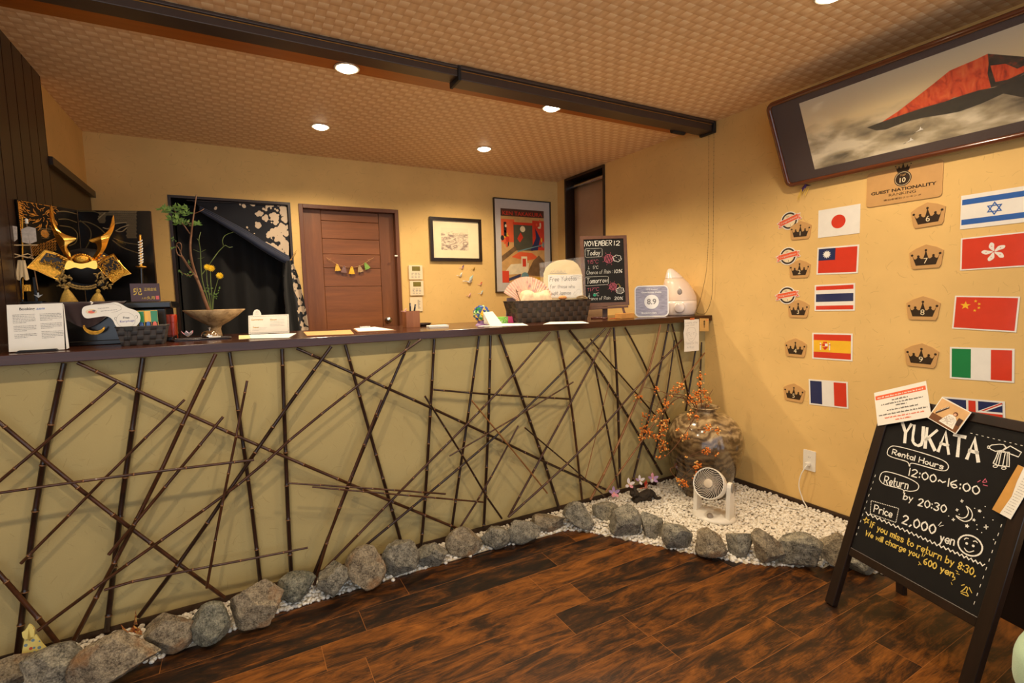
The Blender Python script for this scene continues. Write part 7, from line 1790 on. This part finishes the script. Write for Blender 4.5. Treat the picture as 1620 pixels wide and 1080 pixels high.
BR = [  # crop points of each branch, depth in front of the jar axis, berry spots (centre, spread, count)
 ([(600, 320), (585, 200), (585, 100), (590, 10), (570, -60)], .0, [(585, 20, 30, 14), (585, 90, 30, 18), (560, 170, 40, 22), (570, 220, 50, 20)], 'upright orange berry branch standing highest in the jar'),
 ([(620, 320), (635, 250), (660, 190), (690, 140)], -.02, [(620, 170, 34, 12), (640, 215, 40, 16), (650, 260, 40, 10)], 'short orange berry sprig at the right of the jar mouth'),
 ([(560, 320), (520, 225), (420, 185), (320, 180), (230, 150), (100, 120)], .08, [(410, 110, 40, 22), (350, 155, 40, 14), (200, 140, 34, 10), (500, 220, 40, 18), (290, 260, 40, 24)], 'orange berry branch arching left over the counter poles from the jar'),
 ([(550, 320), (500, 240), (390, 205), (300, 195), (240, 240), (200, 330), (215, 380)], .10, [(240, 330, 30, 10), (190, 400, 45, 18), (120, 380, 40, 12), (100, 470, 40, 20), (50, 220, 36, 12)], 'orange berry branch curling down far left of the jar'),
 ([(545, 320), (470, 260), (420, 200), (300, 290), (250, 400), (230, 520), (250, 640), (290, 660)], .12, [(260, 460, 50, 34), (240, 545, 50, 30), (150, 530, 70, 30), (85, 545, 30, 12), (265, 640, 50, 30), (280, 420, 40, 14)], 'heavy orange berry branch hanging down on the left side of the jar'),
 ([(560, 300), (530, 380), (480, 470), (420, 560), (320, 680), (235, 740), (190, 690)], .24, [(490, 365, 40, 16), (550, 375, 30, 8), (380, 490, 20, 4), (455, 550, 45, 16), (235, 725, 14, 4)], 'thin looping branch with few berries across the front of the jar'),
 ([(490, 470), (560, 482), (630, 480), (700, 470)], .27, [(655, 470, 40, 16), (740, 495, 26, 10)], 'pale berry twig sticking out level across the jar shoulder'),
 ([(420, 620), (440, 680), (470, 715)], .25, [(465, 710, 12, 3), (640, 660, 40, 20), (735, 700, 20, 5)], 'small berry sprig on the belly of the jar'),
 ([(400, 740), (360, 800), (325, 820), (355, 870), (400, 920)], .22, [(555, 790, 36, 30), (555, 870, 36, 24), (580, 930, 20, 8), (430, 930, 40, 18), (400, 905, 20, 8), (460, 955, 26, 8)], 'low berry branch hanging near the foot of the jar behind the fan'),
]
q = random.Random(31)
for pts, off, spots, lab in BR:
    t = thing('berry_branch', lab, 'branch', UP((JX, JY, JH)), 'orange berry branches in the stoneware jar'); I = t.matrix_world.inverted()
    jm = lambda a, b, o: I @ jpt(*k9(a, b), o)
    mb = MB(); n_ = len(pts)
    C_ = cr([tuple(jm(a, b, off*min(1, .35+i*.3) if off > .2 else off*i/(n_-1))) for i, (a, b) in enumerate(pts)], 6)
    mb.tube(C_, [.0035-.0022*i/(len(C_)-1) for i in range(len(C_))], 6)
    bb = MB(); k_ = 0
    for cx_, cy_, sp_, cnt in spots:
        c = jm(cx_, cy_, off+.012); near_ = min(C_, key=lambda p: (p-c).length)
        mb.tube([tuple(near_), tuple(near_.lerp(c, .6)+Vector((0, 0, .008))), tuple(c)], .0012, 5)
        for i in range(cnt):
            p = jm(cx_+q.gauss(0, .5)*sp_, cy_+q.gauss(0, .5)*sp_, off+q.uniform(-.01, .03)); mb.tube([tuple(c), tuple(p)], .0006, 4); bb.ball(tuple(p), q.uniform(.0042, .0062), 0 if q.random() < .72 else 1, 2); k_ += 1
    mb.build('twigs', m_bt, t); o = bb.build('berries', [m_berry, m_husk], t); o['kind'] = 'stuff'

# ------------------------------------------------------------------ air circulator fan
kv = K(1090, 710, 7.714); g = at(*kv(430, 905), 'z', .045); FY = .35
fcx, fcy = g.x+.035, g.y+.10
yawf = -1.3
t = thing('circulator_fan', 'white air circulator fan on the pebbles in front of the big jar', 'fan', UP((fcx, fcy, .036), yawf)); G = t.matrix_world.copy()
Mv = FM((fcx, fcy, .036), -.85); v2 = lambda a, b: on(Mv, *kv(a, b))
cxh = v2(345, 370); s_ = (v2(515, 370)-v2(155, 370)).length/2
R = s_*1.12; hc3 = Vector((0, 0, v2(395, 420).y))
bw_ = (v2(720, 830)-v2(150, 800)).length/2
mb = MB(); mb.lathe([(0, .0), (bw_*.98, 0), (bw_, .006), (bw_*.97, .016), (bw_*.8, .024), (bw_*.6, .028), (0, .03)], 48, 0, Matrix.Diagonal((1, .82, 1, 1))); mb.build('base', m_white, t)
bc = v2(440, 840).x
for sx in (-1, 1):
    mb = MB(); x = sx*R*.95; top = hc3.z
    prof = [(-.036, .01), (.036, .01), (.03, top*.5), (.024, top), (.015, top+.022), (-.015, top+.022), (-.024, top), (-.03, top*.5)]
    mb.prism(prof, 0, .022, 0, Matrix.Translation((x+hc3.x*.6-(.0 if sx > 0 else .022), 0, 0)) @ Matrix.Rotation(PI/2, 4, 'Z') @ Matrix.Rotation(PI/2, 4, 'X')); mb.build('arm', m_white, t, bevel=.006)
    if sx > 0:
        mb = MB(); mb.lathe([(0, 0), (.019, 0), (.019, .003), (0, .004)], 24, 0, Matrix.Translation((x+hc3.x*.6+.0225, 0, top-.004)) @ Matrix.Rotation(PI/2, 4, 'Y') @ Matrix.Diagonal((1.5, 1, 1, 1))); mb.build('pivot_cover', plain('grey_pivot', L(150, 142, 132), .4), t)
hp_ = .40
HM = Matrix.Translation((0, -R*.38, hc3.z)) @ Matrix.Rotation(PI/2-hp_, 4, 'X') @ Matrix.Rotation(0, 4, 'Y')
hm = MB(); hm.lathe([(R*.93, R*.42), (R*.97, R*.5), (R*1.0, R*.46), (R*1.0, R*.3), (R*.99, R*.1), (R*.93, -R*.25), (R*.8, -R*.55), (R*.62, -R*.8), (R*.5, -R*.9), (0, -R*.9)], 56); ho = hm.build('housing', m_white, t, M=HM)
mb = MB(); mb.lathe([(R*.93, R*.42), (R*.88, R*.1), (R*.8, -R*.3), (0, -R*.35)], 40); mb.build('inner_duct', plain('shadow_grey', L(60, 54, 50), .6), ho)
mb = MB(); nb = 30
for i in range(nb):
    a = 2*PI*i/nb; P = []
    for j in range(8): f = j/7; rr_ = R*(.27+.66*f); ang = a+1.05*(1-f)**1.1; P.append((rr_*math.cos(ang), rr_*math.sin(ang), R*(.4+.06*math.sin(f*PI))))
    mb.tube(P, R*.017, 5)
mb.build('grille', plain('grille_white', L(214, 200, 182), .4), ho)
mb = MB(); mb.lathe([(0, R*.43), (R*.29, R*.43), (R*.29, R*.47), (R*.25, R*.49), (0, R*.49)], 32); mb.build('hub', plain('grille_hub', L(206, 190, 168), .4), ho)
mb = MB()
for i in range(5):
    a0_ = 2*PI*i/5; mb.grid(lambda u, v, a0_=a0_: (R*(.15+.68*u)*math.cos(a0_+.8*v+.4*u), R*(.15+.68*u)*math.sin(a0_+.8*v+.4*u), R*(.0+.22*(v-.5))), 8, 6)
mb.build('blades', plain('smoke_blade', L(96, 86, 78), .4), ho)
mb = MB(); p = v2(322, 752); mb.lathe([(0, 0), (R*.2, 0), (R*.18, R*.14), (0, R*.16)], 24, 0, Matrix.Translation((p.x, -bw_*.55, .026)) @ Matrix.Rotation(.5, 4, 'X')); mb.build('dial', plain('grey_dial', L(150, 138, 126), .4), t)
mb = MB(); mb.box((bw_*.5, -bw_*.56, .008), (bw_*.7, -bw_*.5, .014)); mb.build('yellow_sticker', m_yel, t, M=Matrix.Rotation(.0, 4, 'Z'))
# cable
F0 = G @ Vector((bw_*.8, bw_*.5, .012))
gp = at(1272, 797, 'x', XR-.05); pts = [CABLE0, CABLE0+Vector((-.03, .0, -.012)), CABLE0+Vector((-.045, .02, -.07)), Vector((XR-.05, CABLE0.y+.03, .16)), Vector((XR-.045, CABLE0.y+.01, .09)), Vector((XR-.07, CABLE0.y-.02, .046)), Vector((XR-.16, CABLE0.y+.1, .048)), Vector((XR-.25, CABLE0.y+.3, .05)), F0.lerp(Vector((XR-.25, CABLE0.y+.3, .05)), .4), F0]
t = thing('fan_cable', 'white power cable running from the wall socket over the pebbles to the fan', 'cable', UP(CABLE0)); mb = MB(); mb.tube([tuple(p-CABLE0) for p in cr(pts, 8)], .003, 8); mb.build('cord', m_white, t)
mb = MB(); mb.box((-.022, -.011, -.009), (.0, .011, .009)); mb.build('plug', m_white, t, bevel=.003)

# ------------------------------------------------------------------ little things on the pebbles
def pz(px, py):
    p = at(px, py, 'z', .04)
    return p if p.y < 2.35 else at(px, py, 'y', 2.35)
kd = K(960, 740, 13.5)
p = pz(*kd(760, 690)); t = thing('driftwood_figurine', 'small black knobbly animal figurine lying on the pebbles', 'figurine', UP((p.x, p.y, .036), -.2))
sc = (at(*kd(1160, 690), 'z', .04)-at(*kd(500, 690), 'z', .04)).length
mb = MB(); q = random.Random(8)
def blob(c, r, n_):
    V, Fc = ico(4); off = Vector((q.uniform(0, 9), 0, 0)); mb.add([(c[0]+v.x*r[0]*(1+.22*mnoise.noise(v*2.6+off)), c[1]+v.y*r[1]*(1+.22*mnoise.noise(v*2.6+off)), c[2]+v.z*r[2]*(1+.22*mnoise.noise(v*3+off))) for v in V], Fc, 0, True)
blob((sc*.05, 0, sc*.15), (sc*.32, sc*.15, sc*.16), 0); blob((-sc*.3, 0, sc*.3), (sc*.15, sc*.13, sc*.13), 0); blob((-sc*.4, -.01, sc*.34), (sc*.08, sc*.07, sc*.06), 0); blob((sc*.2, 0, sc*.2), (sc*.2, sc*.14, sc*.16), 0)
mb.tube([tuple(v) for v in cr([(sc*.28, 0, sc*.27), (sc*.4, 0, sc*.2), (sc*.46, -.01, sc*.08), (sc*.54, -.015, sc*.03), (sc*.64, -.015, sc*.06)], 5)], [.018, .017, .016, .016, .015, .014, .014, .013, .013, .012, .012, .012, .012, .012, .011, .011, .011, .01, .01, .009, .008], 8)
for a, b in ((-.32, -.08), (-.28, .08), (.22, -.09), (.2, .09)): mb.tube([(sc*a*.7, sc*b, sc*.14), (sc*a*.9, sc*b*1.2, sc*.05), (sc*a*1.15, sc*b*1.3, .008)], [.02, .016, .012], 8)
mb.tube([(-sc*.3, -.01, sc*.38), (-sc*.33, -.01, sc*.5), (-sc*.3, 0, sc*.58)], [.012, .008, .004], 6); mb.tube([(-sc*.24, .01, sc*.36), (-sc*.2, .01, sc*.46)], [.01, .004], 6)
mb.build('body', clay('black_driftwood', L(20, 16, 12), L(52, 42, 30), 40, .8), t)
for (a, b), s, pet, lab in (((150, 560), .034, [(PI/2, 0), (PI/2+1.3, 0), (PI/2-1.3, 0), (-PI/2+.55, 2), (-PI/2-.55, 2)], 'lilac and pink paper flower nearest the rock corner on the pebbles'), ((470, 380), .034, [(PI/2, 1), (.2, 1), (-1, 2), (PI+.6, 1)], 'pale pink paper flower just left of the black figurine'), ((705, 300), .03, [(PI/2, 1), (.3, 1), (PI-.3, 0), (-PI/2, 1)], 'white lilac paper flower behind the black figurine'), ((980, 260), .034, [(PI/2, 2), (.25, 0), (PI-.25, 0), (-.9, 0), (PI+.9, 1)], 'pink and lilac paper flower nearest the big jar')):
    p = pz(*kd(a, b)); bloom('paper_flower', UP((p.x, p.y, p.z+.008), -.4) @ Matrix.Rotation(.9, 4, 'X'), s*1.2, pet, [m_lil, m_wp, m_pk, m_yel], lab, 'flower', 'paper flowers on the pebbles', .35)
p = pz(*kd(810, 420)); crane('paper_crane', UP((p.x, p.y, p.z), 0) @ Matrix.Rotation(1.0, 4, 'X'), .045, [plain('red_white_paper', L(214, 130, 100), .6, var=.5, scale=60), m_red], 'red and white folded paper crane behind the black figurine')
p = pz(386, 944); bloom('paper_flower', UP((p.x, p.y, p.z)) @ Matrix.Rotation(.9, 4, 'X'), .03, [(.2, 0), (PI-.2, 0), (PI/2, 1)], [m_pk, m_wp, m_yel], 'tiny pink paper flower by the skirting above the orange stained rock')
# yellow folded paper dress
p = at(52, 1043, 'y', 2.315); t = thing('folded_paper_dress', 'yellow folded paper kimono with a blue pattern leaning by the lower left poles', 'paper ornament', FM((p.x, p.y, p.z), -.1, .16)); G = t.matrix_world.copy(); ky = K(0, 980, 6.23); y2 = lambda a, b: on(G, *ky(a, b))
def fold_mat():
    m, n = base_mat('yellow_pattern_paper'); v = n.coord(); vo = n.new('ShaderNodeTexVoronoi'); vo.inputs['Scale'].default_value = 55; n.link(v, vo.inputs['Vector']); f = n.math('LESS_THAN', vo.outputs['Distance'], .3); sc_ = n.new('ShaderNodeSeparateColor'); n.link(vo.outputs['Color'], sc_.inputs[0])
    n.link(n.mix(f, L(226, 208, 120), n.mix(n.math('GREATER_THAN', sc_.outputs[0], .72), L(112, 138, 150), L(190, 74, 50))), n.b.inputs['Base Color']); n.b.inputs['Roughness'].default_value = .6; return m
m_fold = fold_mat()
body = [(240, 180), (255, 170), (230, 290), (215, 390), (330, 380), (440, 320), (480, 290), (420, 230), (360, 140), (345, 130)]
mb = MB(); P = [y2(*p_) for p_ in ((250, 180), (225, 310), (216, 400), (330, 385), (430, 330), (484, 292), (420, 225), (362, 140))]; mn = min(p_.y for p_ in P)
mb.prism([(p_.x, p_.y) for p_ in P], 0, .006); P = [y2(*p_) for p_ in ((232, 110), (240, 160), (262, 182), (350, 150), (355, 80), (330, 45), (300, 30), (285, 60), (262, 90))]; mb.prism([tuple(p_) for p_ in P], .005, .012)
mb.add([(*y2(300, 60), .012), (*y2(330, 190), .018), (*y2(250, 180), .007)], [(0, 1, 2), (2, 1, 0)]); mb.build('paper', m_fold, t, bevel=.001)
# gold crane
p = at(208, 1000, 'y', 2.32); t = thing('gold_paper_crane', 'gold and green folded paper crane behind the largest broad rock', 'paper crane', FM((p.x, p.y, p.z), 0, .1)); G = t.matrix_world.copy(); c2_ = K(0, 780, 3.6); z2 = lambda a, b: on(G, *c2_(a, b))
mb = MB()
tri = lambda a, b, c, z0=0, z1=.012: mb.add([(*z2(*a), z0), (*z2(*b), z1), (*z2(*c), z0), (*(z2(*a)*.33+z2(*b)*.33+z2(*c)*.34), z1+.014)], [(0, 1, 3), (1, 2, 3), (2, 0, 3), (0, 2, 1)])
tri((730, 790), (765, 742), (815, 790)); tri((765, 790), (800, 745), (815, 800), .01, .02); tri((735, 795), (690, 735), (712, 790)); tri((762, 745), (775, 660), (784, 745), .004, .008)
mg_, n = base_mat('gold_chiyogami'); f = n.noise(n.coord(), 120, 3, .7); n.link(n.ramp(f, [(.38, L(40, 60, 40)), (.48, L(180, 70, 44)), (.56, L(206, 166, 80)), (.66, L(232, 214, 160))]), n.b.inputs['Base Color']); n.b.inputs['Roughness'].default_value = .35; mb.build('paper', mg_, t)

# ------------------------------------------------------------------ rental chalkboard on the floor
BL0 = Vector((2.090, 1.120, 0)); aB, lB = math.radians(17), math.radians(17.5)
yawB = -(PI/2+aB)
RB = FM(BL0, yawB, lB)
t = thing('rental_chalkboard', 'large dark framed standing chalkboard headed Yukata with rental prices', 'chalkboard', RB); G = RB
SW, SH = .548, .905
m_bf = wood('black_brown_frame', L(24, 15, 11), L(46, 29, 21), 'Y', .3)
for x0_, x1_ in ((0, .040), (SW-.040, SW)):
    mb = MB(); mb.box((x0_, 0.004, -.02), (x1_, SH, .008)); mb.build('stile', m_bf, t, bevel=.003)
for y0_, y1_ in ((.228, .262), (SH-.036, SH)):
    mb = MB(); mb.box((.040, y0_, -.016), (SW-.040, y1_, .006)); mb.build('rail', m_bf, t, bevel=.003)
mb = MB(); mb.box((.038, .26, -.01), (SW-.038, SH-.034, 0)); mb.build('slate', m_board, t)
# rear leg frame
mb_ = lB+.07
for x0_ in (.01, SW-.045):
    mb = MB(); mb.box((x0_, -.0, -.012), (x0_+.035, SH-.03, .010)); mb.build('rear_leg', m_bf, t, M=Matrix.Translation((0, SH-.02, -.034)) @ Matrix.Rotation(mb_, 4, 'X') @ Matrix.Translation((0, -SH+.022, 0)), bevel=.003)
mb = MB(); mb.box((.045, .18, -.008), (SW-.045, SH-.06, .004)); mb.build('rear_panel', m_bf, t, M=Matrix.Translation((0, SH-.02, -.034)) @ Matrix.Rotation(mb_, 4, 'X') @ Matrix.Translation((0, -SH+.022, 0)))
mb = MB()
for x0_ in (.06, SW-.1): mb.box((x0_, SH-.03, -.045), (x0_+.04, SH-.012, -.018))
mb.build('hinge', m_steel, t)
kA, kB = K(1370, 590, 6.352), K(1340, 740, 4.5); z = .0008
mb = MB()
def c1(k, s, a, b, c, w_, m=0): chalk(mb, G, s, k(*a), k(*b), k(*c), w_, m, z, .2)
def l1(k, pts, w_=.0028, m=0, sm=False, cl=False): line(mb, G, [k(*p) for p in pts], w_, m, z, sm, cl, .15)
c1(kA, 'YUKATA', (345, 682), (1130, 888), (365, 500), .0105); mb.build('chalk_title', [m_chw], t)
mb = MB()
c1(kA, 'Rental Hours', (262, 812), (770, 965), (272, 765), .0036); l1(kA, [(215, 790), (240, 745), (310, 735), (560, 800), (760, 870), (826, 925), (808, 975), (720, 972), (470, 905), (438, 935), (412, 890), (280, 850), (222, 822)], .003, 0, True, True)
c1(kB, '12:00~16:00', (440, 52), (935, 190), (449, 2), .0042)
c1(kB, 'Return', (262, 112), (430, 150), (272, 58), .0036); l1(kB, [(232, 70), (252, 32), (305, 30), (430, 70), (505, 115), (500, 155), (450, 166), (412, 160), (402, 178), (392, 152), (270, 118), (238, 92)], .003, 0, True, True)
c1(kB, 'by', (400, 222), (462, 240), (410, 178), .0036); c1(kB, '20:30', (505, 265), (700, 318), (514, 216), .004)
c1(kB, 'Price', (190, 310), (315, 352), (199, 262), .0038)
P = [(172, 232), (368, 288), (348, 388), (165, 325)]
for i in range(4):
    a, b = P[i], P[(i+1) % 4]; n_ = 16 if i % 2 == 0 else 8
    for j in range(n_): f = (j+.3)/n_; g_ = (j+.62)/n_; l1(kB, [(a[0]+(b[0]-a[0])*f, a[1]+(b[1]-a[1])*f), (a[0]+(b[0]-a[0])*g_, a[1]+(b[1]-a[1])*g_)], .0026)
c1(kB, '2,000', (392, 392), (620, 470), (405, 334), .005); c1(kB, 'yen', (660, 522), (758, 550), (672, 462), .004)
l1(kB, [(135+845*i/52, 322+372*i/52+(9 if i % 2 else -9)) for i in range(53)], .0034)
l1(kB, [(650, 410), (672, 385)], .0018); l1(kB, [(660, 415), (686, 408)], .0018)
mb.build('chalk_rates', [m_chw], t)
mb = MB(); l1(kB, [(138+22*(1 if i % 2 == 0 else .42)*math.cos(-PI/2+i*PI/5), 374+22*(1 if i % 2 == 0 else .42)*math.sin(-PI/2+i*PI/5)) for i in range(10)], .003, 0, False, True)
c1(kB, 'If you miss to return by 8:30,', (163, 420), (912, 772), (174, 380), .0034); c1(kB, 'We will charge you', (130, 478), (508, 640), (139, 444), .0032); c1(kB, '600 yen.', (545, 682), (765, 782), (555, 640), .0036)
for a, b in (((540, 605), (534, 628)), ((558, 612), (546, 630)), ((512, 668), (528, 690)), ((520, 680), (508, 690)), ((776, 730), (790, 740)), ((780, 750), (800, 758)), ((750, 800), (770, 790)), ((742, 815), (748, 830))): l1(kB, [a, b], .002)
l1(kB, [(810, 880), (835, 862), (850, 845), (858, 862), (850, 880), (862, 912), (812, 890)], .0024, 0, True); l1(kB, [(815, 835), (835, 830)], .0024); l1(kB, [(870, 852), (888, 888)], .0028); l1(kB, [(820, 882), (855, 888)], .002)
mb.build('yellow_note', [m_chy], t)
mb = MB(); l1(kB, [(850, 272), (880, 298), (892, 335), (878, 368), (838, 380), (798, 362), (778, 340), (815, 356), (848, 348), (864, 318), (858, 290)], .0032, 0, True, True)
for a, b, r_ in ((818, 235, 9), (783, 298, 8), (757, 367, 9), (990, 420, 14)): l1(kB, [(a-r_, b+1), (a+r_, b-1)], .003); l1(kB, [(a-1, b-r_), (a+1, b+r_)], .003)
for a, b, r_ in ((855, 413, 16), (945, 306, 15), (905, 370, 13)):
    c = on(G, *kB(a, b)); rr_ = (on(G, *kB(a+r_, b))-c).length; mb.poly(star(c.x, c.y, rr_*1.1, 5, .5), z, 0)
for a, b in ((910, 287), (975, 352), (985, 275), (1040, 370), (925, 405), (928, 437), (960, 460), (1045, 510), (725, 342), (800, 330)): c = on(G, *kB(a, b)); mb.disc(c.x, c.y, .0018, z, 0, 8)
mb.build('moon_drawing', [m_chw], t); mb = MB(); l1(kB, [(877+86*math.cos(i*.4), 552+74*math.sin(i*.4+.25)) for i in range(16)], .0048, 0, True, True)
for a, b in ((853, 537), (900, 555)): c = on(G, *kB(a, b)); mb.disc(c.x, c.y, .0042, z, 0, 10)
l1(kB, [(836, 570), (850, 590), (872, 598), (902, 590)], .003, 0, True); l1(kB, [(836, 508), (848, 499), (864, 502)], .003, 0, True); l1(kB, [(900, 522), (915, 520), (928, 532)], .003, 0, True)
mb.build('smiley_drawing', [m_chw], t); mb = MB(); l1(kA, [(1235, 742), (1262, 722), (1340, 714), (1382, 718), (1405, 748), (1372, 775), (1300, 785), (1255, 765)], .0028, 0, False, True); l1(kA, [(1376, 775), (1450, 732), (1562, 796), (1532, 842), (1400, 792)], .0028, 0, False, True); l1(kA, [(1382, 716), (1412, 748)], .0026)
l1(kA, [(1330, 785), (1305, 850), (1278, 905), (1330, 928), (1440, 940), (1440, 870), (1438, 800)], .0032); l1(kA, [(1360, 790), (1332, 925)], .0024); l1(kA, [(1400, 800), (1374, 930)], .0024); l1(kA, [(1345, 790), (1305, 912)], .0022); l1(kA, [(1420, 800), (1415, 935)], .0022); l1(kA, [(1325, 785), (1440, 798)], .004)
for a, b in ((1300, 935), (1385, 955)): l1(kA, [(a+22*math.cos(i), b+12*math.sin(i)) for i in range(7)], .0024, 0, True, True)
c = kA(1232, 742); l1(kA, [(1232+12*math.cos(i), 744+14*math.sin(i)) for i in range(7)], .002, 0, True, True)
mb.build('kimono_drawing', [m_chw], t); mb = MB()
for i in range(10):
    for a, b, k in (((205, 40), (58, 500), kB), ((1105, 390), (892, 1000), kB), ((1040, 600), (1600, 735), kA)): f, g_ = (i+.2)/10, (i+.5)/10; l1(k, [(a[0]+(b[0]-a[0])*f, a[1]+(b[1]-a[1])*f), (a[0]+(b[0]-a[0])*g_, a[1]+(b[1]-a[1])*g_)], .0018)
mb.build('dashed_border', [m_chw], t)
mb = MB(); l1(kB, [(-5, 574), (440, 810), (890, 1062)], .002); mb.build('chalk_line', [m_grey], t)
mb = MB(); l1(kB, [(930, 100), (950, 88)], .002); l1(kB, [(965, 100), (985, 76), (995, 100), (968, 104)], .002); l1(kB, [(970, 120), (1000, 128)], .002); mb.build('pink_chalk_marks', [m_chp], t)
# cards clipped to the top of the board
def clipped(name, label, cat, k, quad, zoff, draw, mats):
    P = [on(G, *k(*p), zoff) for p in quad]; c = P[0]; W = (P[1]-P[0]).length; ang = math.atan2((P[1]-P[0]).y, (P[1]-P[0]).x); H = (P[3]-P[0]).length
    M = G @ Matrix.Translation((c.x, c.y, zoff)) @ Matrix.Rotation(ang, 4, 'Z'); t_ = thing(name, label, cat, M); mb = MB(); mb.prism([(0, 0), (W, 0), (W, H), (0, H)], 0, .0012, 0); draw(mb, W, H); mb.build('card', mats, t_); return t_, W, H
def d_notice(mb, W, H):
    q = random.Random(17); mb.rect(W*.02, H*.76, W*.98, H*.88, .0016, 1); words(mb, W*.06, W*.94, H*.79, H*.045, 0, q, 0, .002)
    for y, x0_, x1_, m_ in ((.66, .34, .66, 2), (.57, .12, .92, 2), (.49, .4, .62, 2), (.38, .22, .82, 2), (.27, .05, .97, 2), (.17, .16, .9, 1), (.08, .36, .66, 1)): words(mb, W*x0_, W*x1_, H*y, H*.042, m_, q, 0, .0018)
clipped('rule_notice', 'laminated white notice with a red heading band on top of the rental chalkboard', 'notice', kA, ((120, 530), (660, 440), (632, 72), (80, 200)), .0125, d_notice, [m_lam, m_or, m_ink])
def d_photo(mb, W, H):
    q = random.Random(5); mb.rect(W*.03, H*.03, W*.97, H*.97, .0015, 1); mb.rect(W*.03, H*.03, W*.97, H*.3, .0017, 2)
    mb.poly([(W*.35, H*.12), (W*.85, H*.1), (W*.8, H*.45), (W*.66, H*.62), (W*.5, H*.55), (W*.42, H*.35)], .0019, 0); mb.disc(W*.66, H*.66, W*.07, .0021, 3, 16); mb.disc(W*.655, H*.64, W*.045, .0023, 4, 14)
    mb.poly([(W*.1, H*.4), (W*.14, H*.3), (W*.4, H*.75), (W*.36, H*.82)], .0018, 5)
    for i in range(10): mb.disc(W*(.12+.026*i), H*(.4+.042*i), W*.014, .002, 0, 8)
    for i in range(14): mb.ribbon([(W*q.uniform(.4, .78), H*q.uniform(.12, .5)), (W*q.uniform(.45, .8), H*q.uniform(.12, .5))], W*.008, .0021, 6)
    mb.rect(W*.8, H*.3, W*.95, H*.6, .0018, 5)
clipped('guest_photo', 'tilted colour photo of a person in a white robe on the rental chalkboard', 'photo', kA, ((620, 450), (905, 615), (1050, 400), (750, 235)), .0155, d_photo, [m_paper, plain('photo_peach', L(220, 176, 122), .3, coat=.4), plain('photo_brown', L(120, 76, 44), .3, coat=.4), plain('photo_hair', L(104, 52, 32), .3), plain('photo_skin', L(226, 176, 140), .3), plain('photo_dark', L(70, 46, 36), .3), plain('photo_grey', L(170, 150, 140), .3)])
def d_leaf(mb, W, H):
    q = random.Random(9); mb.poly([(0, 0), (W*.42, 0), (W*.5, H*.4), (W*.36, H*.7), (W*.3, H), (0, H)], .0015, 1)
    for i in range(16): words(mb, W*.55, W*.92, H*(.08+.055*i), H*.012, 2, q, 0, .0018)
kC = K(1540, 700, 2.842)
t_, W, H = clipped('brochure', 'folded white and ochre brochure sticking out from the right side of the rental chalkboard', 'brochure', kC, ((85, 300), (168, 345), (262, 130), (178, 90)), .012, d_leaf, [m_paper, plain('ochre_print', L(206, 150, 70), .5), m_grey])
# pale green cushion at the lower right
p = at(1660, 1066, 'z', .38); 
t = thing('green_cushion', 'pale green cushion edge at the lower right corner', 'cushion', UP((p.x+.15, p.y-.12, .0)))
mb = MB(); V, Fc = ico(4)
mb.add([(math.copysign(abs(v.x)**.5, v.x)*.2, math.copysign(abs(v.y)**.5, v.y)*.2, .36+math.copysign(abs(v.z)**.6, v.z)*.09) for v in V], Fc, 0, True); mb.build('pad', plain('pale_green_cloth', L(176, 206, 178), .85, var=.06, sheen=.3, bump=.3, bscale=300), t)
mb = MB(); mb.box((-.17, -.17, .22), (.17, .17, .27)); mb.build('seat_base', m_darkx, t, bevel=.01)
for sx in (-1, 1):
    for sy in (-1, 1): mb = MB(); mb.box((sx*.15-.016, sy*.15-.016, .001), (sx*.15+.016, sy*.15+.016, .22)); mb.build('leg', m_dark, t, bevel=.003)
t['label'] = 'pale green cushioned stool just entering the picture beside the rental chalkboard'; t['category'] = 'stool'; t.name = 'cushioned_stool'
